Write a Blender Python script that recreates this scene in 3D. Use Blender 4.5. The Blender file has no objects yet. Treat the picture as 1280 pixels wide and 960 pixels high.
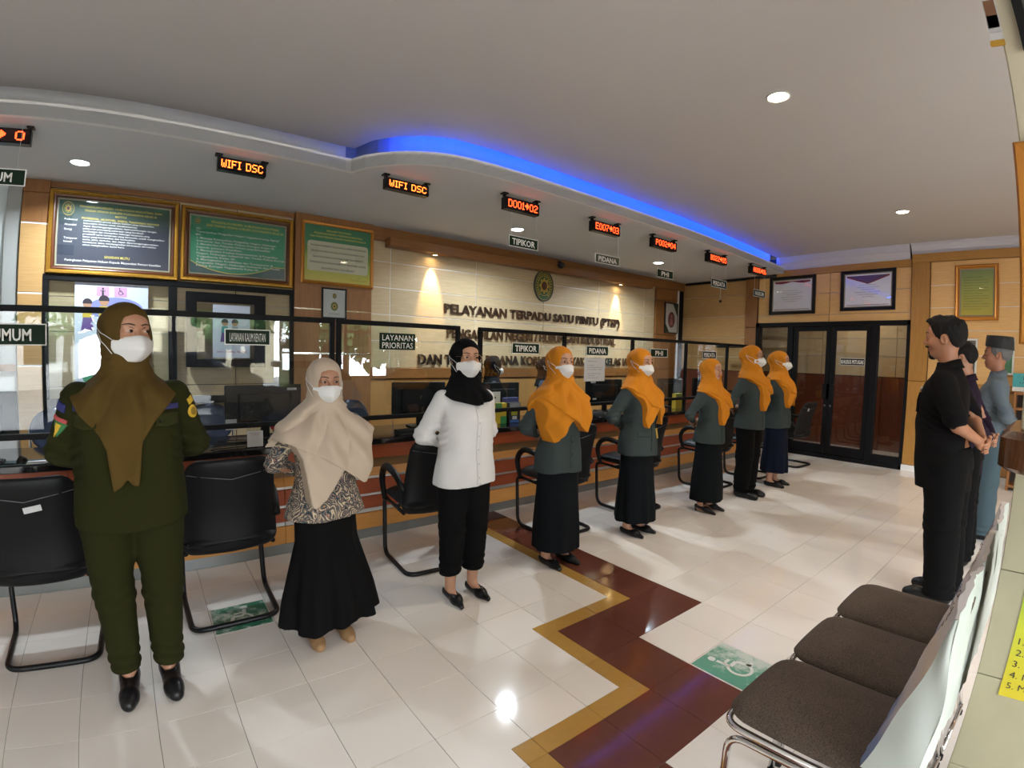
import bpy, bmesh, math, random
import numpy as np
from mathutils import Vector, Matrix
D = bpy.data
SC = bpy.context.scene
COL = SC.collection
PI = math.pi
random.seed(7)

# ------------------------------------------------------------------ camera
# ultra-wide phone lens with its barrel distortion (lens polynomial in mm on a 36 mm sensor)
CAM_H = 1.4447
cd = D.cameras.new('camera')
cam = D.objects.new('camera', cd); COL.objects.link(cam)
cd.type = 'PANO'
cd.panorama_type = 'FISHEYE_LENS_POLYNOMIAL'
cd.sensor_fit = 'HORIZONTAL'; cd.sensor_width = 36.0; cd.sensor_height = 27.0
cd.fisheye_fov = PI
cd.fisheye_polynomial_k0 = 0.0
cd.fisheye_polynomial_k1 = -0.05765182981036676
cd.fisheye_polynomial_k2 = 0.0
cd.fisheye_polynomial_k3 = 6.010337200707802e-05
cd.fisheye_polynomial_k4 = -1.7730366839209152e-06
_R = Vector((0.7909255037975937, -0.6114839707247756, 0.022895435990261434))
_U = Vector((0.01825728535956411, 0.06098140991563663, 0.9979719130196001))
_F = Vector((0.6116400240123449, 0.78890342957257, -0.059395789706134065))
M4 = Matrix.Identity(4)
for i in range(3):
    M4[i][0] = _R[i]; M4[i][1] = _U[i]; M4[i][2] = -_F[i]
M4[2][3] = CAM_H
cam.matrix_world = M4
cd.clip_start = 0.05; cd.clip_end = 200
SC.camera = cam

# ------------------------------------------------------------------ world, exposure, large lights
SC.view_settings.view_transform = 'Standard'
SC.view_settings.look = 'None'
SC.view_settings.gamma = 1.0
SC.view_settings.use_curve_mapping = False
SC.view_settings.exposure = -0.12
W = D.worlds.new('sky'); SC.world = W; W.use_nodes = True
_bg = W.node_tree.nodes['Background']
_bg.inputs[0].default_value = (0.90, 0.95, 1.0, 1); _bg.inputs[1].default_value = 22.0
XL, XR, YF, YB = -3.0, 8.19, -3.4, 5.40     # inner faces of the room
ZC, ZS = 3.10, 2.85                          # main ceiling, soffit underside
OPENINGS = [(-2.7, 2.5, 0.0, 2.45), (3.1, 5.5, 0.85, 2.35)]
for (a, b, z0, z1) in OPENINGS:              # daylight comes in through the openings of the street side
    L = D.lights.new('daylight_portal', 'AREA'); L.shape = 'RECTANGLE'; L.size = b - a; L.size_y = z1 - z0
    L.cycles.is_portal = True
    o = D.objects.new('daylight_portal', L); COL.objects.link(o)
    o.location = ((a + b) / 2, YF - 0.3, (z0 + z1) / 2); o.rotation_euler = (PI / 2, 0, 0)

DOWN_MAIN = [(3.11, 1.375), (6.34, 1.414), (3.11, -1.6), (6.34, -1.6)]
DOWN_SOFF = [(-0.522, 4.714), (3.43, 4.39), (6.125, 4.458)]
P_MAIN, P_SOFF, P_SPOT = 18.0, 54.0, 150.0

# ------------------------------------------------------------------ node helpers
def new_mat(name):
    m = D.materials.new(name); m.use_nodes = True
    nt = m.node_tree
    return m, nt, nt.nodes['Principled BSDF']

def lin(c):
    return tuple(((x / 255) / 12.92 if x / 255 <= 0.04045 else ((x / 255 + 0.055) / 1.055) ** 2.4) for x in c)

def mat(name, col, rough=0.5, metal=0.0, var=0.0, vscale=20.0, bump=0.0, bscale=200.0, coat=0.0, spec=None, rnd=0.0, sheen=0.0):
    m, nt, b = new_mat(name)
    c = tuple(col) + (1,)
    b.inputs['Base Color'].default_value = c
    b.inputs['Roughness'].default_value = rough
    b.inputs['Metallic'].default_value = metal
    if coat: b.inputs['Coat Weight'].default_value = coat; b.inputs['Coat Roughness'].default_value = 0.05
    if spec is not None: b.inputs['Specular IOR Level'].default_value = spec
    if sheen: b.inputs['Sheen Weight'].default_value = sheen; b.inputs['Sheen Roughness'].default_value = 0.5
    src = None
    if var or rnd:
        hsv = nt.nodes.new('ShaderNodeHueSaturation'); hsv.inputs['Color'].default_value = c
        nt.links.new(hsv.outputs[0], b.inputs['Base Color'])
        add = nt.nodes.new('ShaderNodeMath'); add.operation = 'ADD'; add.inputs[0].default_value = 1.0; add.inputs[1].default_value = 0.0
        if var:
            tc = nt.nodes.new('ShaderNodeTexCoord'); no = nt.nodes.new('ShaderNodeTexNoise')
            no.inputs['Scale'].default_value = vscale; no.inputs['Detail'].default_value = 4
            nt.links.new(tc.outputs['Object'], no.inputs['Vector'])
            mr = nt.nodes.new('ShaderNodeMapRange'); mr.inputs[3].default_value = 1 - var; mr.inputs[4].default_value = 1 + var
            nt.links.new(no.outputs[0], mr.inputs[0]); nt.links.new(mr.outputs[0], add.inputs[0])
        if rnd:
            oi = nt.nodes.new('ShaderNodeObjectInfo'); m2 = nt.nodes.new('ShaderNodeMapRange')
            m2.inputs[3].default_value = -rnd; m2.inputs[4].default_value = rnd
            nt.links.new(oi.outputs['Random'], m2.inputs[0]); nt.links.new(m2.outputs[0], add.inputs[1])
        nt.links.new(add.outputs[0], hsv.inputs['Value'])
    if bump:
        tc = nt.nodes.new('ShaderNodeTexCoord'); no = nt.nodes.new('ShaderNodeTexNoise')
        no.inputs['Scale'].default_value = bscale; no.inputs['Detail'].default_value = 3
        nt.links.new(tc.outputs['Object'], no.inputs['Vector'])
        bu = nt.nodes.new('ShaderNodeBump'); bu.inputs['Strength'].default_value = bump; bu.inputs['Distance'].default_value = 0.002
        nt.links.new(no.outputs[0], bu.inputs['Height']); nt.links.new(bu.outputs[0], b.inputs['Normal'])
    return m

def emit(name, col, strength):
    m, nt, b = new_mat(name)
    b.inputs['Base Color'].default_value = (0, 0, 0, 1)
    b.inputs['Emission Color'].default_value = tuple(col) + (1,)
    b.inputs['Emission Strength'].default_value = strength
    return m

def wood(name, c0, c1, rough=0.4, scale=(1.2, 1.2, 14), axis='Z', rnd=0.05):
    """veneer: stretched noise grain between two tones"""
    m, nt, b = new_mat(name)
    tc = nt.nodes.new('ShaderNodeTexCoord'); mp = nt.nodes.new('ShaderNodeMapping')
    mp.inputs['Scale'].default_value = scale
    no = nt.nodes.new('ShaderNodeTexNoise'); no.inputs['Scale'].default_value = 6; no.inputs['Detail'].default_value = 6; no.inputs['Distortion'].default_value = 0.6
    ra = nt.nodes.new('ShaderNodeValToRGB')
    ra.color_ramp.elements[0].position = 0.3; ra.color_ramp.elements[0].color = tuple(c0) + (1,)
    ra.color_ramp.elements[1].position = 0.7; ra.color_ramp.elements[1].color = tuple(c1) + (1,)
    nt.links.new(tc.outputs['Object'], mp.inputs[0]); nt.links.new(mp.outputs[0], no.inputs['Vector']); nt.links.new(no.outputs[0], ra.inputs[0])
    hsv = nt.nodes.new('ShaderNodeHueSaturation'); oi = nt.nodes.new('ShaderNodeObjectInfo'); mr = nt.nodes.new('ShaderNodeMapRange')
    mr.inputs[3].default_value = 1 - rnd; mr.inputs[4].default_value = 1 + rnd
    nt.links.new(oi.outputs['Random'], mr.inputs[0]); nt.links.new(mr.outputs[0], hsv.inputs['Value']); nt.links.new(ra.outputs[0], hsv.inputs['Color'])
    nt.links.new(hsv.outputs[0], b.inputs['Base Color'])
    b.inputs['Roughness'].default_value = rough
    return m

def glass_mat(name, tint=(1, 1, 1), refl=1.0, rough=0.0):
    """thin pane: clear with a fresnel mirror on both faces"""
    m, nt, b = new_mat(name)
    nt.nodes.remove(b)
    out = nt.nodes['Material Output']
    tr = nt.nodes.new('ShaderNodeBsdfTransparent'); tr.inputs[0].default_value = tuple(tint) + (1,)
    gl = nt.nodes.new('ShaderNodeBsdfGlossy'); gl.inputs['Roughness'].default_value = rough
    ge = nt.nodes.new('ShaderNodeNewGeometry'); dt = nt.nodes.new('ShaderNodeVectorMath'); dt.operation = 'DOT_PRODUCT'
    nt.links.new(ge.outputs['Normal'], dt.inputs[0]); nt.links.new(ge.outputs['Incoming'], dt.inputs[1])
    def mth(op, a, b=None):
        n = nt.nodes.new('ShaderNodeMath'); n.operation = op
        for k, v in enumerate((a, b)):
            if v is None: continue
            if isinstance(v, float): n.inputs[k].default_value = v
            else: nt.links.new(v, n.inputs[k])
        return n.outputs[0]
    c = mth('ABSOLUTE', dt.outputs['Value']); q = mth('POWER', mth('SUBTRACT', 1.0, c), 5.0)
    fr = mth('ADD', mth('MULTIPLY', q, 0.96), 0.04)          # Schlick reflectance, the same from either side
    mu = nt.nodes.new('ShaderNodeMath'); mu.operation = 'MULTIPLY'; mu.inputs[1].default_value = refl; mu.use_clamp = True
    mx = nt.nodes.new('ShaderNodeMixShader')
    nt.links.new(fr, mu.inputs[0]); nt.links.new(mu.outputs[0], mx.inputs[0])
    nt.links.new(tr.outputs[0], mx.inputs[1]); nt.links.new(gl.outputs[0], mx.inputs[2]); nt.links.new(mx.outputs[0], out.inputs[0])
    return m

# ------------------------------------------------------------------ geometry helpers
class MB:
    """collects shapes, then builds them as ONE mesh"""
    def __init__(s): s.v = []; s.f = []
    def add(s, vs, fs):
        n = len(s.v); s.v.extend(tuple(map(float, p)) for p in vs); s.f.extend(tuple(i + n for i in f) for f in fs); return s
    def box(s, x0, y0, z0, x1, y1, z1, bev=0.0):
        if x0 > x1: x0, x1 = x1, x0
        if y0 > y1: y0, y1 = y1, y0
        if z0 > z1: z0, z1 = z1, z0
        b = min(bev, (x1 - x0) / 2.01, (y1 - y0) / 2.01, (z1 - z0) / 2.01)
        if b <= 0:
            return s.add([(x0, y0, z0), (x1, y0, z0), (x1, y1, z0), (x0, y1, z0), (x0, y0, z1), (x1, y0, z1), (x1, y1, z1), (x0, y1, z1)],
                         [(0, 3, 2, 1), (4, 5, 6, 7), (0, 1, 5, 4), (1, 2, 6, 5), (2, 3, 7, 6), (3, 0, 4, 7)])
        vs = []; idx = {}
        for i, X in enumerate((x0, x1)):
            for j, Y in enumerate((y0, y1)):
                for k, Z in enumerate((z0, z1)):
                    sx, sy, sz = (1 - 2 * i) * b, (1 - 2 * j) * b, (1 - 2 * k) * b
                    for a, p in enumerate(((X, Y + sy, Z + sz), (X + sx, Y, Z + sz), (X + sx, Y + sy, Z))):
                        idx[i, j, k, a] = len(vs); vs.append(p)
        I = idx; fs = []
        for i in (0, 1):
            q = [I[i, 0, 0, 0], I[i, 1, 0, 0], I[i, 1, 1, 0], I[i, 0, 1, 0]]; fs.append(q if i else q[::-1])
            q = [I[0, i, 0, 1], I[0, i, 1, 1], I[1, i, 1, 1], I[1, i, 0, 1]]; fs.append(q if i else q[::-1])
            q = [I[0, 0, i, 2], I[1, 0, i, 2], I[1, 1, i, 2], I[0, 1, i, 2]]; fs.append(q if i else q[::-1])
        for i in (0, 1):
            for j in (0, 1):
                q = [I[i, j, 0, 0], I[i, j, 0, 1], I[i, j, 1, 1], I[i, j, 1, 0]]; fs.append(q[::-1] if i == j else q)
                q = [I[i, 0, j, 0], I[i, 0, j, 2], I[i, 1, j, 2], I[i, 1, j, 0]]; fs.append(q if i == j else q[::-1])
                q = [I[0, i, j, 1], I[0, i, j, 2], I[1, i, j, 2], I[1, i, j, 1]]; fs.append(q[::-1] if i == j else q)
                for k in (0, 1):
                    q = [I[i, j, k, 0], I[i, j, k, 1], I[i, j, k, 2]]; fs.append(q if (i + j + k) % 2 else q[::-1])
        return s.add(vs, fs)
    def tube(s, pts, r, n=8, closed=False, caps=True):
        """round bar along a path; r may be a list"""
        pts = [Vector(p) for p in pts]; m = len(pts)
        rs = r if isinstance(r, (list, tuple)) else [r] * m
        T = []
        for i in range(m):
            a = pts[(i - 1) % m] if (i or closed) else pts[0]
            b = pts[(i + 1) % m] if (i < m - 1 or closed) else pts[-1]
            T.append((b - a).normalized())
        up = Vector((0, 0, 1)) if abs(T[0].z) < 0.9 else Vector((1, 0, 0))
        nrm = (up - T[0] * up.dot(T[0])).normalized(); vs = []
        for i in range(m):
            nrm = (nrm - T[i] * nrm.dot(T[i]))
            nrm = nrm.normalized() if nrm.length > 1e-6 else T[i].orthogonal().normalized()
            bn = T[i].cross(nrm)
            for k in range(n):
                a = 2 * PI * k / n; vs.append(pts[i] + (nrm * math.cos(a) + bn * math.sin(a)) * rs[i])
        fs = []
        for i in range(m if closed else m - 1):
            j = (i + 1) % m
            for k in range(n): fs.append((i * n + k, i * n + (k + 1) % n, j * n + (k + 1) % n, j * n + k))
        if caps and not closed: fs.append(tuple(range(n))[::-1]); fs.append(tuple(range((m - 1) * n, m * n)))
        return s.add(vs, fs)
    def cyl(s, p0, p1, r0, r1=None, n=16):
        return s.tube([p0, p1], [r0, r0 if r1 is None else r1], n)
    def lathe(s, prof, c=(0, 0, 0), n=24):
        vs = []; fs = []; m = len(prof)
        for k in range(n):
            a = 2 * PI * k / n
            for (r, z) in prof: vs.append((c[0] + r * math.cos(a), c[1] + r * math.sin(a), c[2] + z))
        for k in range(n):
            j = (k + 1) % n
            for i in range(m - 1): fs.append((k * m + i, j * m + i, j * m + i + 1, k * m + i + 1))
        return s.add(vs, fs)
    def prism(s, poly, z0, z1, f=lambda x, y, z: (x, y, z)):
        """polygon (x,y) extruded z0..z1, mapped by f"""
        n = len(poly)
        vs = [f(x, y, z0) for x, y in poly] + [f(x, y, z1) for x, y in poly]
        fs = [tuple(range(n))[::-1], tuple(range(n, 2 * n))] + [(i, (i + 1) % n, n + (i + 1) % n, n + i) for i in range(n)]
        return s.add(vs, fs)
    def grid(s, P, cu=False):
        """P: rows of points"""
        R_, C_ = len(P), len(P[0])
        vs = [p for row in P for p in row]; fs = []
        for i in range(R_ - 1):
            for j in range(C_ if cu else C_ - 1):
                k = (j + 1) % C_; fs.append((i * C_ + j, i * C_ + k, (i + 1) * C_ + k, (i + 1) * C_ + j))
        return s.add(vs, fs)
    def mesh(s, name, m=None, smooth=False):
        me = D.meshes.new(name); me.from_pydata(s.v, [], s.f); me.update()
        if m: me.materials.append(m)
        if smooth: me.shade_smooth()
        return me
    def build(s, name, m, parent=None, smooth=False, loc=None, rz=None):
        return link(name, s.mesh(name, m, smooth), parent, loc, rz)

def smooth_by_angle(me, ang=0.6):
    me.shade_smooth()
    try: me.set_sharp_from_angle(angle=ang)
    except Exception: pass
    return me

def link(name, me, parent=None, loc=None, rz=None):
    o = D.objects.new(name, me); COL.objects.link(o)
    if parent is not None: o.parent = parent
    if loc is not None: o.location = loc
    if rz is not None: o.rotation_euler = (0, 0, rz)
    return o

def tag(o, label, cat, group=None):
    o['label'] = label; o['category'] = cat
    if group: o['group'] = group
    return o

def thing(name, label, cat, loc=(0, 0, 0), rz=0.0, group=None):
    o = D.objects.new(name, None); COL.objects.link(o); o.empty_display_size = 0.1
    o.location = loc; o.rotation_euler = (0, 0, rz)
    return tag(o, label, cat, group)

def struct(o):
    o['kind'] = 'structure'; return o

def sempty(name, loc=(0, 0, 0)):
    o = D.objects.new(name, None); COL.objects.link(o); o.location = loc; return struct(o)

def copy_tree(o, parent=None):
    c = o.copy(); COL.objects.link(c)
    if parent is not None: c.parent = parent
    for ch in list(o.children): copy_tree(ch, c)
    return c

def arc(c, r, a0, a1, n, plane='xz'):
    out = []
    for i in range(n + 1):
        a = a0 + (a1 - a0) * i / n; u, v = r * math.cos(a), r * math.sin(a)
        out.append({'xz': (c[0] + u, c[1], c[2] + v), 'xy': (c[0] + u, c[1] + v, c[2]), 'yz': (c[0], c[1] + u, c[2] + v)}[plane])
    return out

# ------------------------------------------------------------------ lettering
_tc = {}
def text_geo(body, bold=0.0, extrude=0.0):
    key = (body, bold, extrude)
    if key not in _tc:
        cu = D.curves.new('lettering', 'FONT'); cu.body = body; cu.offset = bold; cu.extrude = extrude; cu.resolution_u = 2
        o = D.objects.new('lettering', cu)
        me = D.meshes.new_from_object(o)
        n = len(me.vertices); co = np.zeros(n * 3); me.vertices.foreach_get('co', co); co = co.reshape(-1, 3)
        fs = [tuple(p.vertices) for p in me.polygons]
        D.objects.remove(o); D.curves.remove(cu); D.meshes.remove(me)
        _tc[key] = (co, fs)
    return _tc[key]

def text_into(mb, body, x, z, w=None, h=None, y=0.0, align='l', bold=0.0, depth=0.0):
    """flat lettering in the local xz plane facing -y: cap height h, optional fitted width w; (x,z) is the baseline start/centre"""
    if not body.strip(): return
    co, fs = text_geo(body, bold, 0.5 if depth else 0.0)
    mnx, mxx = co[:, 0].min(), co[:, 0].max(); cap = 0.73
    sz = h / cap; sx = sz
    if w is not None: sx = w / (mxx - mnx)
    W_ = (mxx - mnx) * sx
    x0 = x - (W_ / 2 if align == 'c' else (W_ if align == 'r' else 0))
    vs = np.stack([x0 + (co[:, 0] - mnx) * sx, y - (co[:, 2] + 0.5) * depth if depth else np.full(len(co), y), z + co[:, 1] * sz], 1)
    mb.add(vs.tolist(), fs)

FONT57 = {  # dot-matrix glyphs
 'W': "10001 10001 10001 10101 10101 10101 01010", 'I': "111 010 010 010 010 010 111", 'F': "11111 10000 10000 11110 10000 10000 10000",
 'D': "11110 10001 10001 10001 10001 10001 11110", 'S': "01111 10000 10000 01110 00001 00001 11110", 'C': "01110 10001 10000 10000 10000 10001 01110",
 '0': "01110 10001 10001 10001 10001 10001 01110", '1': "010 110 010 010 010 010 111", '2': "01110 10001 00001 00110 01000 10000 11111",
 '3': "11110 00001 00001 01110 00001 00001 11110", '4': "00010 00110 01010 10010 11111 00010 00010", '5': "11111 10000 11110 00001 00001 10001 01110",
 '6': "01110 10000 10000 11110 10001 10001 01110", '7': "11111 00001 00010 00100 01000 01000 01000", 'B': "11110 10001 10001 11110 10001 10001 11110",
 'P': "11110 10001 10001 11110 10000 10000 10000", 'A': "01110 10001 10001 11111 10001 10001 10001", '>': "00100 00110 11111 11111 00110 00100 00000", ' ': "000 000 000 000 000 000 000", 'E': "11111 10000 10000 11110 10000 10000 11111"}
def dots_into(mb, text, x0, x1, z0, z1, y):
    cols = sum(len(FONT57[c].split()[0]) + 1 for c in text) - 1
    px = (x1 - x0) / cols; pz = (z1 - z0) / 7; x = x0
    for c in text:
        rows = FONT57[c].split()
        for r, row in enumerate(rows):
            k = 0
            while k < len(row):
                if row[k] == '1':
                    e = k
                    while e < len(row) and row[e] == '1': e += 1
                    for q in range(k, e):
                        a = x + (q + 0.04) * px; b = x + (q + 0.96) * px; t = z1 - (r + 0.04) * pz; u = z1 - (r + 0.96) * pz
                        mb.add([(a, y, u), (b, y, u), (b, y, t), (a, y, t)], [(0, 1, 2, 3)])
                    k = e
                else: k += 1
        x += (len(rows[0]) + 1) * px

# ================================================================== MATERIALS
M = {}
M['tile_white'] = mat('tile_white', (0.76, 0.705, 0.645), 0.07, var=0.02, vscale=3, rnd=0.025)
M['tile_red'] = mat('tile_red', (0.125, 0.042, 0.028), 0.08, var=0.10, vscale=30, rnd=0.06)
M['tile_yellow'] = mat('tile_yellow', (0.40, 0.225, 0.055), 0.10, var=0.08, vscale=30, rnd=0.05)
M['grout'] = mat('grout', (0.10, 0.085, 0.07), 0.9)
M['sticker'] = None
M['ceil'] = mat('ceiling_paint', (0.50, 0.475, 0.455), 0.9, var=0.02, vscale=2)
M['soffit'] = mat('soffit_paint', (0.62, 0.62, 0.62), 0.85, var=0.015, vscale=2)
M['white'] = mat('white_paint', (0.75, 0.74, 0.71), 0.7)
M['cornice'] = mat('cornice_plaster', (0.52, 0.50, 0.52), 0.8)
M['cream'] = wood('cream_veneer', (0.49, 0.37, 0.21), (0.59, 0.455, 0.275), 0.38, (1.0, 1.0, 16))
M['creamw'] = wood('warm_cream_veneer', (0.60, 0.345, 0.12), (0.70, 0.425, 0.165), 0.38, (1.0, 1.0, 16))
M['maple'] = wood('maple_veneer', (0.42, 0.235, 0.085), (0.50, 0.30, 0.115), 0.38, (1.0, 1.0, 16))
M['brown'] = wood('brown_veneer', (0.215, 0.085, 0.022), (0.28, 0.12, 0.032), 0.4, (10, 10, 0.8))
M['brownh'] = wood('brown_rail', (0.215, 0.085, 0.022), (0.28, 0.12, 0.032), 0.4, (0.8, 0.8, 12))
M['tan'] = wood('tan_cabinet', (0.40, 0.205, 0.06), (0.48, 0.26, 0.08), 0.4, (10, 10, 0.8))
M['ochre'] = wood('ochre_veneer', (0.33, 0.155, 0.03), (0.41, 0.205, 0.045), 0.4, (10, 10, 0.8))
M['ochreh'] = wood('ochre_rail', (0.33, 0.155, 0.03), (0.41, 0.205, 0.045), 0.4, (0.8, 0.8, 12))
M['redwood'] = wood('red_wainscot', (0.13, 0.030, 0.012), (0.17, 0.045, 0.017), 0.35, (10, 10, 0.8))
M['chrome'] = mat('chrome', (0.80, 0.80, 0.80), 0.12, 1.0)
M['groove'] = mat('aluminium_groove', (0.78, 0.77, 0.75), 0.42, 0.7)
M['steel'] = mat('brushed_steel', (0.55, 0.55, 0.55), 0.3, 1.0)
M['blackmetal'] = mat('black_metal', (0.007, 0.007, 0.008), 0.35, spec=.25)
M['blackal'] = mat('black_aluminium', (0.006, 0.006, 0.007), 0.5, spec=.15)
M['granite'] = mat('black_granite', (0.010, 0.009, 0.010), 0.08, var=0.5, vscale=120)
M['darkgap'] = mat('dark_joint', (0.03, 0.02, 0.015), 0.8)
M['glass'] = glass_mat('clear_pane', (0.93, 0.95, 0.95), 1.5)
M['doorglass'] = glass_mat('door_pane', (0.90, 0.90, 0.90), 1.5)
M['pillar_tile'] = mat('olive_cream_tile', (0.40, 0.37, 0.25), 0.22, var=0.06, vscale=12, rnd=0.03)
M['curtain'] = mat('pale_wall', (0.58, 0.62, 0.62), 0.8)

def rot(p, a): return (p[0] * math.cos(a) - p[1] * math.sin(a), p[0] * math.sin(a) + p[1] * math.cos(a))

# ================================================================== FLOOR
TS = 0.30; GX0, GY0 = 1.12684, 2.38913   # grid corner (i,j) -> (i*TS+GX0, -j*TS+GY0)
floor = sempty('floor')
MB().box(XL - 0.3, YF - 0.3, -0.25, XR + 1.6, YB + 0.3, -0.0025).build('floor_slab', M['grout'], floor)
def tile_geo(poly):
    """one tile with a tiny arris: polygon (local) shrunk by the joint"""
    cx = sum(p[0] for p in poly) / len(poly); cy = sum(p[1] for p in poly) / len(poly)
    def inset(d):
        n = len(poly); out = []
        for i in range(n):
            p0, p1, p2 = Vector(poly[i - 1]), Vector(poly[i]), Vector(poly[(i + 1) % n])
            e1 = (p1 - p0).normalized(); e2 = (p2 - p1).normalized()
            n1 = Vector((-e1.y, e1.x)); n2 = Vector((-e2.y, e2.x))
            b = (n1 + n2); b = b / max(1e-6, b.dot(n1)); out.append(p1 + b * d)
        return out
    a, b = inset(0.0009), inset(0.0016); n = len(poly)
    vs = [(p.x, p.y, -0.004) for p in a] + [(p.x, p.y, -0.0008) for p in a] + [(p.x, p.y, 0.0) for p in b]
    fs = [(i, (i + 1) % n, n + (i + 1) % n, n + i) for i in range(n)] + [(n + i, n + (i + 1) % n, 2 * n + (i + 1) % n, 2 * n + i) for i in range(n)] + [tuple(range(2 * n, 3 * n))]
    return vs, fs
RED = {(4, j) for j in range(-8, 3)} | {(2, 2), (3, 2), (2, 3), (2, 4), (1, 4), (0, 4), (0, 5), (0, 6), (-1, 6), (-2, 6), (-2, 7), (-2, 8)}
w_ = 0.095
def cell_pieces(i, j):
    """[(colour, polygon in cell units m)] ; local x right, y up, cell spans 0..TS"""
    S = TS
    if (i, j) in RED: return [('r', [(0, 0), (S, 0), (S, S), (0, S)])]
    right = (i + 1, j) in RED; below = (i, j + 1) in RED; diag = (i + 1, j + 1) in RED
    left_side = right or below or diag
    if not left_side or (i - 1, j) in RED or (i, j - 1) in RED: return [('w', [(0, 0), (S, 0), (S, S), (0, S)])]
    a, b = S - w_, w_
    if right and below:
        return [('w', [(0, b), (a, b), (a, S), (0, S)]), ('y', [(a, b), (S, 0), (S, S), (a, S)]), ('y', [(0, 0), (S, 0), (a, b), (0, b)])]
    if right: return [('w', [(0, 0), (a, 0), (a, S), (0, S)]), ('y', [(a, 0), (S, 0), (S, S), (a, S)])]
    if below: return [('w', [(0, b), (S, b), (S, S), (0, S)]), ('y', [(0, 0), (S, 0), (S, b), (0, b)])]
    return [('w', [(0, 0), (a, 0), (a, b), (S, b), (S, S), (0, S)]), ('y', [(a, 0), (S, 0), (S, b), (a, b)])]
cells = []
for i in range(-14, 25):
    for j in range(-5, 20):
        X = i * TS + GX0; Y = -(j + 1) * TS + GY0
        if X < XL - 0.2 or X + TS > XR + 0.35 or Y < YF - 0.2 or Y > 3.62: continue
        v = Vector((X + TS / 2, Y + TS / 2, 0)) - Vector((0, 0, CAM_H)); dz = v.dot(_F)
        vis = dz > 0 and math.degrees(math.acos(min(1, dz / v.length))) < 62
        size = (CAM_H * TS * TS / v.length ** 3) if vis else 0
        cells.append((size, i, j, X, Y))
cells.sort(reverse=True)
tm = {}
rest = {'w': MB(), 'r': MB(), 'y': MB()}
npart = 0; tcol = {'w': 'tile_white', 'r': 'tile_red', 'y': 'tile_yellow'}
for (size, i, j, X, Y) in cells:
    for (c, poly) in cell_pieces(i, j):
        vs, fs = tile_geo(poly)
        if npart < 296 and size > 0:
            k = (c, tuple(poly))
            if k not in tm: tm[k] = MB().add(vs, fs).mesh('tile', M[tcol[c]])
            link('tile', tm[k], floor, (X, Y, 0)); npart += 1
        else: rest[c].add([(x + X, y + Y, z) for x, y, z in vs], fs)
for c, mb in rest.items():
    if mb.v: mb.build('far_tiles', M[tcol[c]], floor)['kind'] = 'stuff'

# wheelchair floor stickers --------------------------------------------------
def sticker_mat(name, c, wear):
    m, nt, b = new_mat(name); b.inputs['Roughness'].default_value = 0.3
    tc = nt.nodes.new('ShaderNodeTexCoord'); no = nt.nodes.new('ShaderNodeTexNoise'); no.inputs['Scale'].default_value = 14; no.inputs['Detail'].default_value = 8; no.inputs['Roughness'].default_value = 0.7
    sp = nt.nodes.new('ShaderNodeSeparateXYZ'); nt.links.new(tc.outputs['Object'], sp.inputs[0])
    ad = nt.nodes.new('ShaderNodeMath'); ad.operation = 'MULTIPLY_ADD'; ad.inputs[1].default_value = wear; nt.links.new(sp.outputs[0], ad.inputs[0]); nt.links.new(no.outputs[0], ad.inputs[2])
    ra = nt.nodes.new('ShaderNodeValToRGB'); e = ra.color_ramp.elements
    e[0].position = 0.46; e[0].color = tuple(c) + (1,); e[1].position = 0.62; e[1].color = (0.50, 0.55, 0.48, 1)
    nt.links.new(tc.outputs['Object'], no.inputs['Vector']); nt.links.new(ad.outputs[0], ra.inputs[0]); nt.links.new(ra.outputs[0], b.inputs['Base Color'])
    return m
def sym_wheelchair(mb, y, s=1.0, cx=0, cz=0, f=None):
    """flat wheelchair symbol in (x,z), size about s; f maps (x,y2)->3d"""
    def poly(ps): mb.add([f(cx + a * s, cz + b * s) for a, b in ps], [tuple(range(len(ps)))])
    poly([(-0.12 + 0.075 * math.cos(t), 0.40 + 0.075 * math.sin(t)) for t in np.linspace(0, 2 * PI, 14)[:-1]])
    for a, b, r in (((-0.11, 0.30), (-0.07, 0.03), 0.04), ((-0.09, 0.16), (0.12, 0.16), 0.03), ((-0.07, 0.03), (0.15, 0.03), 0.04), ((0.15, 0.03), (0.24, -0.24), 0.04), ((0.22, -0.24), (0.34, -0.19), 0.035)):
        dx, dy = b[0] - a[0], b[1] - a[1]; L = math.hypot(dx, dy); nx, ny = -dy / L * r, dx / L * r
        poly([(a[0] + nx, a[1] + ny), (a[0] - nx, a[1] - ny), (b[0] - nx, b[1] - ny), (b[0] + nx, b[1] + ny)])
    for k in range(16):
        a0, a1 = math.radians(115 + k * 15), math.radians(115 + (k + 1) * 15)
        poly([(0.0 + r * math.cos(a), -0.13 + r * math.sin(a)) for r, a in ((0.25, a0), (0.25, a1), (0.19, a1), (0.19, a0))])
M['sym'] = mat('worn_white_print', (0.66, 0.66, 0.60), 0.4)
for (i, j, c, wear, lab, ang, mir) in ((3, 4, (0.10, 0.30, 0.20), 1.0, 'worn pale green wheelchair floor sticker beside the zigzag of red tiles', 0, 1), (-3, -2, (0.02, 0.15, 0.08), -0.3, 'dark green wheelchair floor sticker under the second black visitor chair', 0, -1)):
    X = (i + .5) * TS + GX0; Y = -(j + .5) * TS + GY0
    t = thing('floor_sticker', lab, 'sticker', (X, Y, 0), math.radians(ang))
    mb = MB(); h = TS / 2 - 0.008
    mb.box(-h, -h, 0.0002, h, h, 0.0009); mb.build('sheet', sticker_mat('green_sticker', c, wear), t)
    mb = MB(); sym_wheelchair(mb, 0, 0.25, f=lambda a, b: (mir * a, b, 0.0013)); mb.build('symbol', M['sym'], t)

# ================================================================== CEILING
ceil = sempty('ceiling')
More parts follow.
